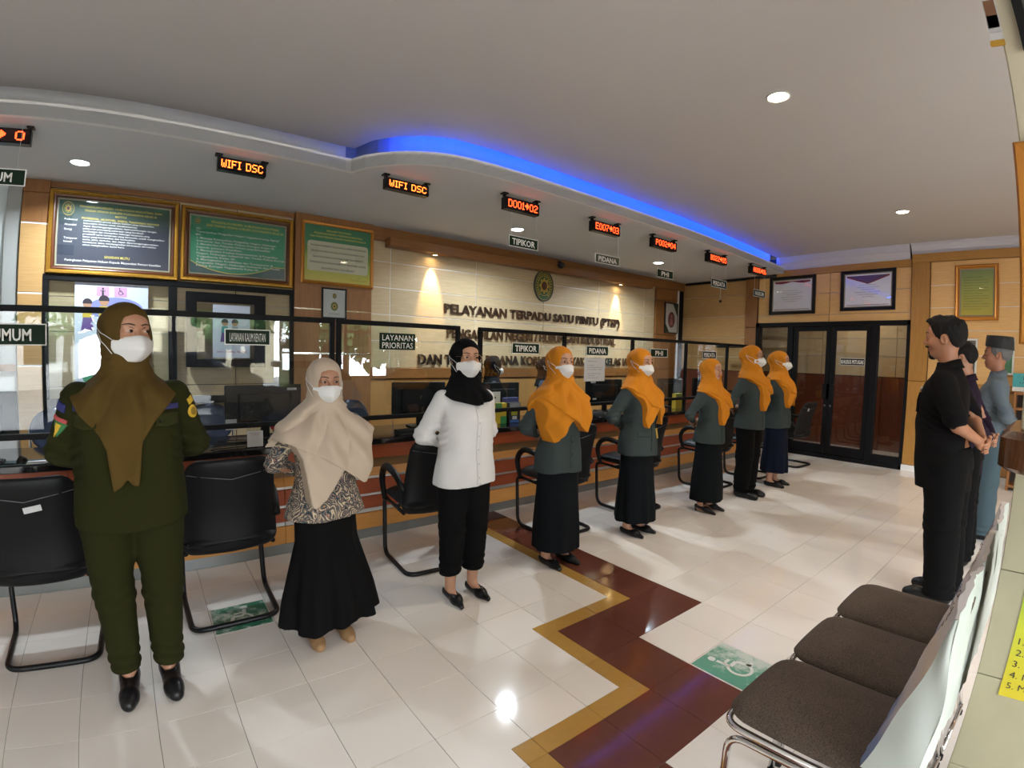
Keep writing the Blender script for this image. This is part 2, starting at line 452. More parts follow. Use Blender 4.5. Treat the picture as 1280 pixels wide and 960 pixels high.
# outline of the dropped soffit over the counter (front edge), left part set back, then an S-curve forward
FAS = [(XL, 3.86), (1.30, 3.85), (1.345, 3.845), (1.362, 3.80), (1.40, 3.70), (1.475, 3.59), (1.56, 3.49), (1.653, 3.41), (1.73, 3.36), (1.805, 3.317), (1.88, 3.288), (1.955, 3.266), (2.10, 3.243), (2.257, 3.231), (2.56, 3.223), (2.994, 3.233), (3.893, 3.258), (5.057, 3.29), (6.0, 3.345), (6.9, 3.415), (7.6, 3.465), (XR, 3.505)]
RIS = [(XL, 4.02), (1.30, 4.01), (1.42, 4.00), (1.45, 3.88), (1.48, 3.76), (1.545, 3.655), (1.63, 3.555), (1.71, 3.48), (1.78, 3.43), (1.85, 3.39), (1.92, 3.36), (1.99, 3.34), (2.13, 3.325), (2.28, 3.315), (2.57, 3.308), (3.0, 3.318), (3.9, 3.343), (5.06, 3.375), (6.0, 3.43), (6.9, 3.50), (7.6, 3.55), (XR, 3.59)]
ZL = 2.95    # top of the cove lip
mb = MB()
for a, b in zip(FAS[:-1], FAS[1:]):
    mb.prism([a, b, (b[0], YB + .1), (a[0], YB + .1)], ZS, ZL - 0.02)
mb.build('soffit', M['soffit'], ceil)
mb = MB()
for k in range(len(FAS) - 1):   # upright fascia lip
    a, b, c, d = FAS[k], FAS[k + 1], RIS[k + 1], RIS[k]
    t = 0.25; ai = (a[0] + (d[0] - a[0]) * t, a[1] + (d[1] - a[1]) * t); bi = (b[0] + (c[0] - b[0]) * t, b[1] + (c[1] - b[1]) * t)
    mb.prism([a, b, bi, ai], ZS - 0.001, ZL)
mb.build('fascia', M['white'], ceil)
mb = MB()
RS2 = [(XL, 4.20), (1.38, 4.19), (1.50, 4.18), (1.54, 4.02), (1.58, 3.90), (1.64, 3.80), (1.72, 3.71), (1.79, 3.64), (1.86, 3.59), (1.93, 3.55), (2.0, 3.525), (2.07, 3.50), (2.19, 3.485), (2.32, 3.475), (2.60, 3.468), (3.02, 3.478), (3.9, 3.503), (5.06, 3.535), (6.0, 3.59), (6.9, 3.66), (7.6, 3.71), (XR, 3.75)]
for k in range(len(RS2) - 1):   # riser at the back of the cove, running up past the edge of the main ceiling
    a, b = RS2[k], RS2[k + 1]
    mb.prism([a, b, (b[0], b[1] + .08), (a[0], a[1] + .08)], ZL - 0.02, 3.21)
mb.build('cove_riser', mat('cove_blue_glow_tint', (0.20, 0.25, 0.42), 0.8), ceil)  # blue glow of the LED strip is tinted into the riser's base colour
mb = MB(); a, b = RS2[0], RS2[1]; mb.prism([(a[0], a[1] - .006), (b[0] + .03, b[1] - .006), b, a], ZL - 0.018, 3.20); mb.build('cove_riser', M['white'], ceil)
mb = MB()
for k in range(len(RIS) - 1):
    a, b = RIS[k], RIS[k + 1]
    mb.prism([(a[0], YF - .2), (b[0], YF - .2), b, a], ZC, ZC + 0.02)
mb.build('main_ceiling', M['ceil'], ceil)
mb = MB()
for k in range(len(RIS) - 1): mb.prism([RIS[k], RIS[k + 1], (RS2[k + 1][0], RS2[k + 1][1] + .05), (RS2[k][0], RS2[k][1] + .05)], 3.20, 3.215)
mb.build('cove_top', M['white'], ceil)
MB().box(XL - .2, YF - .2, 3.22, XR + 1.7, YB + .3, 3.28).build('roof_slab', M['grout'], ceil)
# moulded cornice along the right wall
def cornice(x, y0, y1, zb, zt, d):
    prof = [(0, 0), (-0.012, 0), (-0.016, 0.03), (-0.035, 0.042), (-0.04, 0.07), (-0.075, 0.11), (-0.09, 0.115), (-0.09, zt - zb), (0, zt - zb)]
    m = MB(); m.prism([(px * d, pz) for px, pz in prof], y0, y1, lambda a, b, c: (x + a, c, zb + b)); return m
cornice(XR, 1.72, 3.60, 2.885, ZC, 1.0).build('cornice', M['cornice'], ceil)
cornice(XR, YF, 1.70, 2.955, ZC, 1.0).build('cornice', M['cornice'], ceil)
# blue light strip lying on the ledge of the cove
M['blue'] = emit('blue_led', (0.004, 0.075, 1.0), 55.0)
mb = MB()
for k in range(5, len(RIS) - 1):
    a, b, c, d = RIS[k], RIS[k + 1], RS2[k + 1], RS2[k]
    m1 = lambda p, q, t: (p[0] + (q[0] - p[0]) * t, p[1] + (q[1] - p[1]) * t)
    mb.prism([m1(a, d, .02), m1(b, c, .02), m1(b, c, .06), m1(a, d, .06)], ZC + 0.025, ZC + 0.06)
o = mb.build('led_strip', M['blue']); tag(o, 'glowing blue light strip in the curved ceiling cove above the counter', 'light strip')
# recessed downlights
M['lampwarm'] = emit('downlight_warm', (1.0, 0.80, 0.55), 60.0)
M['lampcool'] = emit('downlight_cool', (0.82, 0.92, 1.0), 45.0)
def downlight(x, y, z, r, m, lab, power, col, grp):
    t = thing('downlight', lab, 'lamp', (x, y, z), 0, grp)
    MB().lathe([(r, 0.0), (r * 1.18, -0.003), (r * 1.22, -0.008), (r * 1.08, -0.014), (r * 0.98, -0.010), (r * 0.94, 0.0)], n=28).build('trim_ring', M['white'], t, True)
    MB().lathe([(0, -0.008), (r * 0.5, -0.0105), (r * 0.96, -0.007)], n=28).build('diffuser', m, t, True)
    L = D.lights.new('downlight_lamp', 'AREA'); L.shape = 'DISK'; L.size = r * 1.9; L.energy = power; L.color = col; L.spread = math.radians(150)
    lo = link('lamp', L, t, (0, 0, -0.02))
LM = {(3.11, 1.375): 'round downlight in the main ceiling, nearer of the two glowing warm white', (6.34, 1.414): 'round downlight in the main ceiling near the right wall, glowing warm white'}
for (x, y) in DOWN_MAIN:
    downlight(x, y, ZC, 0.062, M['lampwarm'], LM.get((x, y), 'round downlight in the main ceiling behind the camera, ' + ('by the middle window' if x < 5 else 'farther right')), P_MAIN, (1.0, 0.86, 0.68), 'main ceiling downlights')
for (x, y), lab in zip(DOWN_SOFF, ('cool white downlight in the soffit above the large gold frames', 'cool white downlight in the soffit above the hanging TIPIKOR sign', 'cool white downlight in the soffit above the hanging PHI sign')):
    downlight(x, y, ZS, 0.068, M['lampcool'], lab, P_SOFF, (0.80, 0.91, 1.0), 'soffit downlights')
# ================================================================== BACK WALL
GR = [1.572, 1.875, 2.18, 2.475]           # chrome groove heights
wb = sempty('wall_back')
MB().box(XL - .2, YB + .012, 0, XR + .2, YB + .2, ZS + .1).build('wall_core', M['darkgap'], wb)
def panels(parent, xs, zs, f, m, th=0.012, gap=0.007, name='panel'):
    """grid of boards with recessed joints; f maps (u, depth, z)"""
    for a, b in zip(xs[:-1], xs[1:]):
        for c, d in zip(zs[:-1], zs[1:]):
            mb = MB().box(a + gap / 2, 0, c + gap / 2, b - gap / 2, th, d - gap / 2, 0.002)
            mb.v = [f(*p) for p in mb.v]; mb.build(name, m, parent)
def strip(parent, a, b, z, f, w=0.011, name='groove_strip', m=None, vert=None):
    mb = MB()
    if vert is None: mb.box(a, 0.004, z - w / 2, b, 0.011, z + w / 2, 0.002)
    else: mb.box(z - w / 2, 0.004, a, z + w / 2, 0.011, b, 0.002)
    mb.v = [f(*p) for p in mb.v]; mb.build(name, m or M['groove'], parent)
fb = lambda u, d, z: (u, YB + d, z)
ZR = 1.258
panels(wb, [2.123, 2.377, 3.562, 4.73, 5.89, 7.04, 7.347], [ZR] + GR + [2.80], fb, M['cream'], gap=0.008)
for z in GR: strip(wb, 2.123, 7.347, z, fb)
for x in (2.377, 3.562, 5.89, 7.04): strip(wb, ZR, 2.70, x, fb, vert=1)
# wainscot: rail and tall cabinets under the lettering
MB().box(2.123, YB - .02, 1.135, 7.36, YB + .012, ZR, 0.004).build('wainscot_rail', M['brownh'], wb)
panels(wb, [2.123, 2.42, 3.60, 4.78, 5.95, 7.1, 7.36], [0.08, 1.125], fb, M['tan'], gap=0.008, name='wainscot_panel')
for x in (2.42, 3.60, 4.78, 5.95, 7.1): strip(wb, 0.1, 1.12, x, fb, vert=1, w=0.006)
# header and light box above the lettering
MB().box(1.87, YB - .05, 2.70, XR, YB + .012, ZS, 0.003).build('header', M['brownh'], wb)
MB().box(2.28, YB - .20, 2.625, 7.02, YB - .05, 2.725, 0.004).build('light_box', M['brownh'], wb)
# brown pier with the small frame, right corner
for c, d in ((0.08, 1.25), (1.255, 1.86), (1.868, 2.475), (2.483, 2.70)):
    MB().box(7.35, YB - .03, c, 8.00, YB + .012, d, 0.003).build('pier_panel', M['brown'], wb)
MB().box(8.005, YB - .03, 0.0, 8.06, YB + .012, 2.80, 0.003).build('corner_post', M['white'], wb)
MB().box(8.06, YB - .03, 0.0, XR, YB + .012, 2.80, 0.003).build('corner_post', M['blackal'], wb)
# brown pier carrying the third gold frame
for c, d in ((0.0, 1.41), (1.42, 1.87), (1.88, ZS)):
    MB().box(1.29, YB - .09, c, 2.115, YB + .012, d, 0.003).build('pier_panel', M['brown'], wb)
for z in (1.415, 1.875): MB().box(1.288, YB - .092, z - .007, 2.117, YB + .01, z + .007).build('groove_strip', M['chrome'], wb)
# narrow maple column at the left
for c, d in ((0.0, 1.280), (1.292, 1.884), (1.896, 2.471), (2.483, 2.74)):
    MB().box(-1.03, YB - .06, c, -0.815, YB + .012, d, 0.004).build('column_panel', M['maple'] if d < 2.72 else M['brown'], wb)
MB().box(-1.035, YB - .065, 2.74, -0.81, YB + .012, ZS, 0.003).build('column_head', M['brown'], wb)
for z in (1.286, 1.89, 2.477): MB().box(-1.028, YB - .058, z - .006, -0.817, YB + .01, z + .006).build('groove_strip', M['white'], wb)
# panelled wall behind the first two frames and the black framed screen
panels(wb, [-0.81, -0.27, 0.21, 0.75, 1.29], [0.0, 1.10, 1.572, 1.875, 2.18, 2.475, 2.82], fb, M['cream'])
for z in GR: strip(wb, -0.81, 1.29, z, fb, m=M['steel'], w=0.006)
MB().box(-0.81, YB - .03, 2.80, 1.29, YB + .012, ZS).build('header', M['brownh'], wb)
# pale wall left of the column
MB().box(XL, YB - .0, 1.30, -1.04, YB + .012, ZS).build('pale_wall', M['curtain'], wb)
MB().box(XL, YB - .01, 0, -1.04, YB + .012, 1.24).build('pale_wall', M['white'], wb)
MB().box(XL, YB - .03, 1.24, -1.04, YB + .012, 1.30).build('sill', M['brownh'], wb)
MB().box(-1.16, YB - .03, 1.30, -1.04, YB + .012, ZS).build('curtain_edge', mat('grey_edge', (0.33, 0.33, 0.31), 0.8), wb)

# black framed glazed screen under the big frames: wall posts, mullions, inner door frame
wn = sempty('window_1')
fr = [(-0.83, -0.785, 0.0, 2.05), (0.165, 0.235, 0.0, 2.05), (1.255, 1.29, 0.0, 2.05)]
for a, b, c, d in fr: MB().box(a, YB - .075, c, b, YB - .02, d, .003).build('frame', M['blackal'], wn)
for c, d in ((2.005, 2.055), (0.93, 1.0)): MB().box(-0.83, YB - .078, c, 1.29, YB - .018, d, .003).build('frame', M['blackal'], wn)
for a, b, c, d in ((0.31, 0.40, 1.27, 1.97), (0.915, 1.01, 1.27, 1.97)): MB().box(a, YB - .10, c, b, YB - .03, d, .003).build('sash', M['blackal'], wn)
for c, d in ((1.27, 1.345), (1.885, 1.97)): MB().box(0.40, YB - .10, c, 0.915, YB - .03, d, .003).build('sash', M['blackal'], wn)
MB().box(-0.785, YB - .05, 1.0, 0.165, YB - .045, 2.005).build('pane', M['glass'], wn)
MB().box(0.40, YB - .07, 1.345, 0.915, YB - .065, 1.885).build('pane', M['doorglass'], wn)
MB().box(1.01, YB - .05, 1.0, 1.255, YB - .045, 2.005).build('pane', M['glass'], wn)

# ================================================================== RIGHT WALL (x = XR), door and piers
wr = sempty('wall_right')
fx = lambda u, d, z: (XR + d, u, z)
MB().box(XR + .012, 3.92, 0, XR + .2, YB + .2, ZC).build('wall_core', M['darkgap'], wr)
MB().box(XR + .012, 1.68, 2.06, XR + .2, 3.92, ZC).build('wall_core', M['darkgap'], wr)
MB().box(XR + .012, YF - .2, 0, XR + .2, 1.68, ZC + .05).build('wall_core', M['darkgap'], wr)
panels(wr, [4.13, YB - .03], [1.26, 1.50, 1.83, 2.20, 2.565, 2.85], fx, M['maple'])
for z in (1.50, 1.83, 2.20, 2.565): strip(wr, 4.13, YB - .03, z, fx, w=.006)
panels(wr, [4.13, 4.75, YB - .03], [0.08, 1.25], fx, M['redwood'], name='wainscot_panel')
for c, d in ((0, 1.25), (1.256, 2.0), (2.006, ZS)): MB().box(XR - .04, 3.93, c, XR + .012, 4.125, d, .004).build('pier_panel', M['brown'], wr)
panels(wr, [1.70, 2.8, 3.92], [2.065, 2.175, 2.50, 2.80], fx, M['creamw'])
for z in (2.175, 2.50): strip(wr, 1.70, 3.92, z, fx, w=.007, m=M['steel'])
MB().box(XR - .025, 1.70, 2.80, XR + .012, 3.93, 2.90, .003).build('header', M['ochreh'], wr)
for c, d in ((0.09, 1.235), (1.24, 2.84)): MB().box(XR - .05, 1.47, c, XR + .012, 1.69, d, .004).build('pier_panel', M['ochre'], wr)
MB().box(XR - .055, 1.465, 0, XR + .012, 1.695, 0.085).build('plinth', M['white'], wr)
MB().box(XR - .05, YF, 2.84, XR + .012, 1.69, 2.955, .003).build('header', M['ochreh'], wr)
panels(wr, [YF, -1.0, 0.30, 1.465], [1.235, 1.60, 1.92, 2.225, 2.525, 2.84], fx, M['creamw'])
for z in (1.60, 1.92, 2.225, 2.525): strip(wr, YF, 1.465, z, fx, w=.010)
MB().box(XR - .03, YF, 1.165, XR + .012, 1.465, 1.235, .003).build('wainscot_rail', M['ochreh'], wr)
panels(wr, [YF, -1.0, 0.30, 1.465], [0.09, 1.16], fx, M['tan'], name='wainscot_panel')
MB().box(XR - .02, YF, 0, XR + .012, 1.465, 0.085).build('plinth', M['white'], wr)

MB().tube([(XR - .03, 3.62, 2.825), (XR - .03, 4.4, 2.815), (XR - .03, 5.30, 2.82)], .022, 8).build('cable_duct', M['blackmetal'], wr, True)
# black double door with side lights
dr = sempty('door_1')
def bar(y0, y1, z0, z1, d0=-.05, d1=.05, name='frame', m='blackal', parent=None):
    return MB().box(XR + d0, y0, z0, XR + d1, y1, z1, .003).build(name, M[m], parent or dr)
bar(3.865, 3.925, 0, 2.06); bar(1.695, 1.735, 0, 2.06); bar(1.695, 3.925, 1.995, 2.06); bar(1.695, 3.925, 0, 0.06)
bar(3.315, 3.40, 0.06, 2.0); bar(2.10, 2.19, 0.06, 2.0)
bar(3.40, 3.865, 0.06, 0.16, name='rail'); bar(1.735, 2.10, 0.06, 0.16, name='rail')
MB().box(XR, 3.40, .16, XR + .006, 3.865, 1.995).build('side_light', M['doorglass'], dr)
MB().box(XR, 1.735, .16, XR + .006, 2.10, 1.995).build('side_light', M['doorglass'], dr)
for (y0, y1, hy) in ((2.752, 3.312, 2.79), (2.193, 2.748, 2.71)):
    leaf = sempty('door_leaf'); leaf.parent = dr
    for a, b, c, d in ((y0, y0 + .065, .065, 1.992), (y1 - .065, y1, .065, 1.992), (y0 + .065, y1 - .065, 1.925, 1.992), (y0 + .065, y1 - .065, .065, .20)):
        bar(a, b, c, d, -.03, .03, 'stile', parent=leaf)
    MB().box(XR - .003, y0 + .065, .20, XR + .003, y1 - .065, 1.925).build('pane', M['doorglass'], leaf)
    MB().box(XR - .055, hy - .065 if hy > 2.75 else hy - .045, 0.90, XR - .03, hy + .045 if hy > 2.75 else hy + .065, 1.13, .006).build('handle', M['blackmetal'], leaf)
    MB().cyl((XR - .035, hy, 0.80), (XR - .028, hy, 0.80), .014).build('lock', M['steel'], leaf)
# corridor seen through the door
hall = sempty('wall_corridor')
MB().box(XR + 1.5, 0.8, 0, XR + 1.6, YB, ZC).build('wall_core', M['darkgap'], hall)
fh = lambda u, d, z: (XR + 1.488 + d, u, z)
panels(hall, [0.8, 2.2, 3.4, YB], [1.24, 1.57, 1.875, 2.18, 2.6], fh, M['cream'])
panels(hall, [0.8, 1.6, 2.4, 3.2, 4.0, YB], [0.0, 1.23], fh, M['redwood'])
for z in (1.57, 1.875): strip(hall, 0.8, YB, z, fh, m=M['steel'], w=.012)
MB().box(XR + .2, 0.7, 0, XR + 1.6, 0.8, ZC).build('wall_end', M['cream'], hall)
MB().box(XR + .2, YB, 0, XR + 1.6, YB + .1, ZC).build('wall_end', M['cream'], hall)
MB().box(XR + .2, 0.8, 2.6, XR + 1.6, YB, 2.7).build('corridor_ceiling', M['white'], hall)
MB().box(XR + .012, 0.8, -.004, XR + 1.6, YB, 0).build('corridor_floor', M['tile_white'], hall)
L = D.lights.new('corridor_lamp', 'AREA'); L.shape = 'DISK'; L.size = .25; L.energy = 14; L.color = (1.0, .85, .65)
link('corridor_lamp', L, hall, (XR + .75, 2.6, 2.58))

# ================================================================== LEFT AND STREET WALLS (behind the camera, seen in reflections)
wl = sempty('wall_left')
MB().box(XL - .15, YF - .2, 0, XL, YB + .2, ZC + .1).build('wall_core', M['white'], wl)
wf = sempty('wall_front')
xs = [XL] + [v for a, b, _, _ in OPENINGS for v in (a, b)] + [XR + .2]
for k in range(0, len(xs), 2): MB().box(xs[k], YF - .2, 0, xs[k + 1], YF, ZC + .1).build('wall_core', M['cream'], wf)
for n, (a, b, z0, z1) in enumerate(OPENINGS):
    MB().box(a, YF - .2, z1, b, YF, ZC + .1).build('lintel', M['cream'], wf)
    w = sempty('window_%d' % (n + 2))
    if z0 > 0: MB().box(a, YF - .2, 0, b, YF, z0).build('apron', M['cream'], wf)
    k = 5 if n == 0 else 4
    for q in range(k + 1):
        x = a + (b - a) * q / k
        MB().box(x - .03, YF - .13, z0, x + .03, YF - .07, z1).build('mullion', M['blackal'] if n == 0 else M['brown'], w)
    for z in ((z0 + .02, z1 - .02) if n == 0 else (z0 + .02, z0 + (z1 - z0) * .35, z0 + (z1 - z0) * .68, z1 - .02)):
        MB().box(a, YF - .13, z - .025, b, YF - .07, z + .025).build('rail', M['blackal'] if n == 0 else M['brown'], w)
# street outside
MB().box(-14, -22, -.3, 20, YF - .2, -.06).build('ground_outside', mat('asphalt', (0.22, 0.22, 0.22), .9, var=.15, vscale=4)).__setitem__('kind', 'structure')

# ================================================================== GLASS PARTITION ON THE COUNTER
PY = 3.65
par = thing('counter_screen', 'long clear glass screen in thin black frames standing on the counter', 'screen', (0, PY, 0))
def pbar(x0, x1, z0, z1, name='frame_bar'): MB().box(x0, -.018, z0, x1, .018, z1, .003).build(name, M['blackal'], par)
M['parglass'] = glass_mat('counter_pane', (0.95, 0.97, 0.97), 1.5)
SECT = [(-2.9, -1.42), (-1.38, -0.14), (-0.10, 1.155), (1.185, 2.23), (2.445, 3.49), (3.49, 4.575), (4.575, 5.667), (5.667, 6.717), (6.717, 7.742)]
ZP0, ZP1 = 0.915, 1.68
for k, (a, b) in enumerate(SECT):
    pbar(a - .016 if k > 4 else a, b + .016, ZP1 - .036, ZP1); pbar(a, b, ZP0, ZP0 + .034)
    if k < 5: pbar(a, a + .034, 0.79, ZP1 - .036, 'post')
    if k < 4: pbar(b - .018, b + .016, 0.79, ZP1 - .036, 'post')
    else: pbar(b - .017, b + .017, 0.79, ZP1 - .036, 'post')
    MB().box(a + .017, -.003, ZP0 + .034, b - .017, .003, ZP1 - .036).build('pane', M['parglass'], par)
# return of the screen at the end of the counter
MB().box(7.725, .018, ZP0, 7.759, .75, ZP0 + .034).build('frame_bar', M['blackal'], par)
MB().box(7.725, .018, ZP1 - .036, 7.759, .75, ZP1).build('frame_bar', M['blackal'], par)
MB().box(7.739, .02, ZP0 + .034, 7.745, .74, ZP1 - .036).build('pane', M['parglass'], par)

# ================================================================== COUNTER
M['c_red'] = wood('red_orange_laminate', (0.27, 0.050, 0.013), (0.33, 0.066, 0.017), .38, (1, 1, 14), rnd=.02)
M['c_brown'] = wood('tan_laminate', (0.20, 0.105, 0.035), (0.25, 0.135, 0.048), .4, (1, 1, 14), rnd=.02)
M['c_orange'] = wood('orange_laminate', (0.50, 0.225, 0.052), (0.58, 0.275, 0.07), .38, (1, 1, 14), rnd=.02)
ct = thing('reception_counter', 'long service counter with black stone top and red, tan and orange boards', 'counter', (0, 0, 0))
CX0, CX1 = -2.95, 7.80
MB().box(CX0, 3.52, 0.745, CX1, 4.15, 0.79, .006).build('countertop', M['granite'], ct)
MB().box(CX0 + .02, 3.66, 0.10, CX1 - .03, 3.70, 0.745).build('carcass', M['darkgap'], ct)
MB().box(CX0 + .02, 3.61, 0.0, CX1 - .03, 3.70, 0.078, .002).build('steel_base', mat('grey_base', (0.22, 0.23, 0.23), .35, .6), ct)
segs = [CX0 + .02, -1.7, -.45, .8, 2.05, 3.3, 4.55, 5.8, 7.05, CX1 - .03]
def boards(z0, z1, y0, y1, m, name='board', bev=.002):
    for a, b in zip(segs[:-1], segs[1:]): MB().box(a + .001, y0, z0, b - .001, y1, z1, bev).build(name, M[m], ct)
boards(0.632, 0.743, 3.565, 3.66, 'c_red')
boards(0.550, 0.628, 3.625, 3.66, 'c_brown')
for a, b in zip(segs[:-1], segs[1:]):
    MB().prism([(3.585, 0.492), (3.66, 0.492), (3.66, 0.548), (3.628, 0.548)], a + .001, b - .001, lambda y, z, x: (x, y, z)).build('sloped_ledge', M['c_orange'], ct)
boards(0.469, 0.490, 3.603, 3.66, 'steel', 'steel_strip')
boards(0.357, 0.467, 3.597, 3.66, 'c_red')
boards(0.336, 0.355, 3.603, 3.66, 'steel', 'steel_strip')
boards(0.239, 0.334, 3.597, 3.66, 'c_red')
boards(0.207, 0.237, 3.603, 3.66, 'steel', 'steel_strip')
boards(0.080, 0.205, 3.595, 3.66, 'c_orange')
for k in range(8): MB().box(-2.0 + k * 1.36, 3.75, 0, -1.97 + k * 1.36, 4.13, 0.745).build('side_panel', M['c_brown'], ct)
MB().box(CX0, 4.10, 0.25, CX1, 4.13, 0.745).build('back_panel', M['c_brown'], ct)

# ================================================================== SIGNS
def letters(t, body, x, z, w, h, y, bold, m):
    """flat lettering, every glyph a part of its own, centred on x"""
    co, _ = text_geo(body, bold, 0.0); sx = w / (co[:, 0].max() - co[:, 0].min()); base = co[:, 0].min()
    for k, ch in enumerate(body):
        if ch == ' ': continue
        c1, f1 = text_geo(ch, bold, 0.0); xl = text_geo(body[:k + 1], bold, 0.0)[0][:, 0].max() - (c1[:, 0].max() - c1[:, 0].min())
        vs = np.stack([x - w / 2 + (xl - base + c1[:, 0] - c1[:, 0].min()) * sx, np.full(len(c1), y), z + c1[:, 1] * h / .73], 1)
        MB().add(vs.tolist(), f1).build('letter', m, t)
M['signgreen'] = mat('dark_green_plate', (0.008, 0.024, 0.011), .5, spec=.15)
M['signgrey'] = mat('bronze_green_plate', (0.06, 0.07, 0.05), .35)
M['signwhite'] = mat('sign_white', (0.85, 0.85, 0.80), .6)
def sign(x0, x1, z0, z1, lines, lab, name='hanging_sign', hang=False, y=PY - .024, plate='signgreen', bold=.02, grp=None, serif=False):
    t = thing(name, lab, 'sign', ((x0 + x1) / 2, y, (z0 + z1) / 2), 0, grp)
    w, h = (x1 - x0) / 2, (z1 - z0) / 2
    MB().box(-w, -.002, -h, w, .004, h).build('plate', M[plate], t)
    if not serif:
        mb = MB(); b = .006
        for a in ((-w, -h, w, -h + b), (-w, h - b, w, h), (-w, -h + b, -w + b, h - b), (w - b, -h + b, w, h - b)): mb.box(a[0], -.0035, a[1], a[2], -.002, a[3])
        mb.build('border', M['signwhite'], t)
    n = len(lines); lh = 2 * h * (.56 if n == 1 else .36)
    for k, s in enumerate(lines):
        zc = h * (0 if n == 1 else (0.46, -0.46)[k]); ww = 2 * w * (.78 if n == 1 else .86)
        letters(t, s, 0, zc - lh / 2, min(ww, lh * .90 * len(s)), lh, -.0042, bold, M['signwhite'])
    if hang:
        for s in (-w * .85, w * .85): MB().tube([(s, 0, h), (s, 0, ZS - (z0 + z1) / 2)], .0012, 4).build('cord', M['signwhite'], t)
    return t
sign(-1.27, -.540, 1.452, 1.575, ['LAYANAN UMUM'], 'dark green LAYANAN UMUM sign on the counter glass, cut by the left edge', 'counter_sign')
sign(.436, .722, 1.472, 1.577, ['LAYANAN KAUM RENTAN'], 'green LAYANAN KAUM RENTAN sign on the glass beside the olive uniform', 'counter_sign', plate='signgreen', bold=.0)
sign(1.512, 1.814, 1.463, 1.592, ['LAYANAN', 'PRIORITAS'], 'dark green two-line LAYANAN PRIORITAS sign on the glass', 'counter_sign', serif=True, bold=0)
LOW = [(2.80, 3.136, 'TIPIKOR'), (3.788, 4.132, 'PIDANA'), (4.880, 5.227, 'PHI'), (6.021, 6.377, 'PERDATA'), (7.10, 7.45, 'HUKUM')]
for a, b, s in LOW: sign(a, b, 1.455, 1.557, [s], 'small dark %s sign fixed low on the counter glass' % s, 'counter_sign')
UPP = [(-1.50, -.750, 'LAYANAN UMUM', 2.425, 2.532), (2.753, 3.104, 'TIPIKOR', 2.443, 2.545), (3.906, 4.299, 'PIDANA', 2.448, 2.545), (4.986, 5.321, 'PHI', 2.422, 2.522), (6.215, 6.631, 'PERDATA', 2.44, 2.553), (7.446, 7.833, 'HUKUM', 2.43, 2.54)]
for a, b, s, c, d in UPP: sign(a, b, c, d, [s], '%s sign hanging on cords from the soffit' % s, hang=True, y=3.93 if a < 0 else PY, plate='signgrey' if s == 'PIDANA' else 'signgreen')

# white notice on the glass under PIDANA
t = thing('paper_notice', 'white printed notice taped to the glass under the low PIDANA sign', 'paper', (3.945, PY - .006, 1.305))
MB().box(-.16, -.001, -.125, .16, .001, .125).build('sheet', mat('paper', (0.62, 0.62, 0.62), .8), t)
M['ink'] = mat('ink', (0.03, 0.03, 0.03), .7)
mb = MB()
for k, (s, w) in enumerate((('PEMBERITAHUAN', .14), ('', 0), ('Jam pelayanan', .10), ('Senin sampai Kamis 08.00 - 16.00', .23), ('Jumat 08.00 - 16.30', .22), ('', 0), ('Harap mengambil nomor antrian', .20), ('terlebih dahulu', .11), ('Terima kasih', .17))):
    if s: text_into(mb, s, -.115, .085 - k * .022, w, .009, -.002)
mb.build('lettering', M['ink'], t)

# ================================================================== LED QUEUE DISPLAYS
M['ledcase'] = mat('led_case', (0.008, 0.008, 0.009), .35, spec=.2)
M['ledface'] = mat('led_face', (0.020, 0.004, 0.006), .15)
M['led'] = emit('led_red', (1.0, 0.065, 0.012), 7.0)
M['led2'] = emit('led_orange', (1.0, 0.16, 0.02), 7.0)
def led(x0, x1, z0, z1, y, text, lab, m='led'):
    w, h = (x1 - x0) / 2, (z1 - z0) / 2
    t = thing('led_display', lab, 'display', ((x0 + x1) / 2, y, (z0 + z1) / 2), 0)
    MB().box(-w, 0, -h, w, .07, h, .004).build('housing', M['ledcase'], t)
    MB().box(-w + .012, -.002, -h + .012, w - .012, .001, h - .012).build('screen', M['ledface'], t)
    mb = MB(); dots_into(mb, text, -w * .86, w * .86, -h * .62, h * .62, -.003); mb.build('lettering', M[m], t)['kind'] = 'stuff'
    zt = ZS - (z0 + z1) / 2
    for s in (-w * .95, w * .95):
        mb = MB(); mb.box(s - .008, .02, h - .01, s + .008, .05, zt); mb.box(s - .025, .005, zt - .012, s + .025, .065, zt, .002); mb.build('bracket', M['blackmetal'], t)
led(-1.33, -.765, 2.725, 2.825, 4.02, '0000> 0', 'red LED queue display reading 0000 and 0, cut off at the upper left edge')
led(.415, .75, 2.732, 2.825, 4.02, 'WIFI DSC', 'LED display reading WIFI DSC under the straight set-back edge of the soffit', 'led2')
led(1.576, 1.955, 2.735, 2.82, 3.70, 'WIFI DSC', 'LED display reading WIFI DSC under the curved bend of the soffit', 'led2')
for (x0, x1, s) in ((2.57, 2.955, 'D001>02'), (3.67, 4.08, 'E007>03'), (4.665, 5.11, 'P002>04'), (5.83, 6.29, 'B022>05'), (7.005, 7.46, 'A006>06')):
    led(x0, x1, 2.71, 2.815, 3.46, s, 'red LED queue display reading %s under the front edge of the soffit' % s)

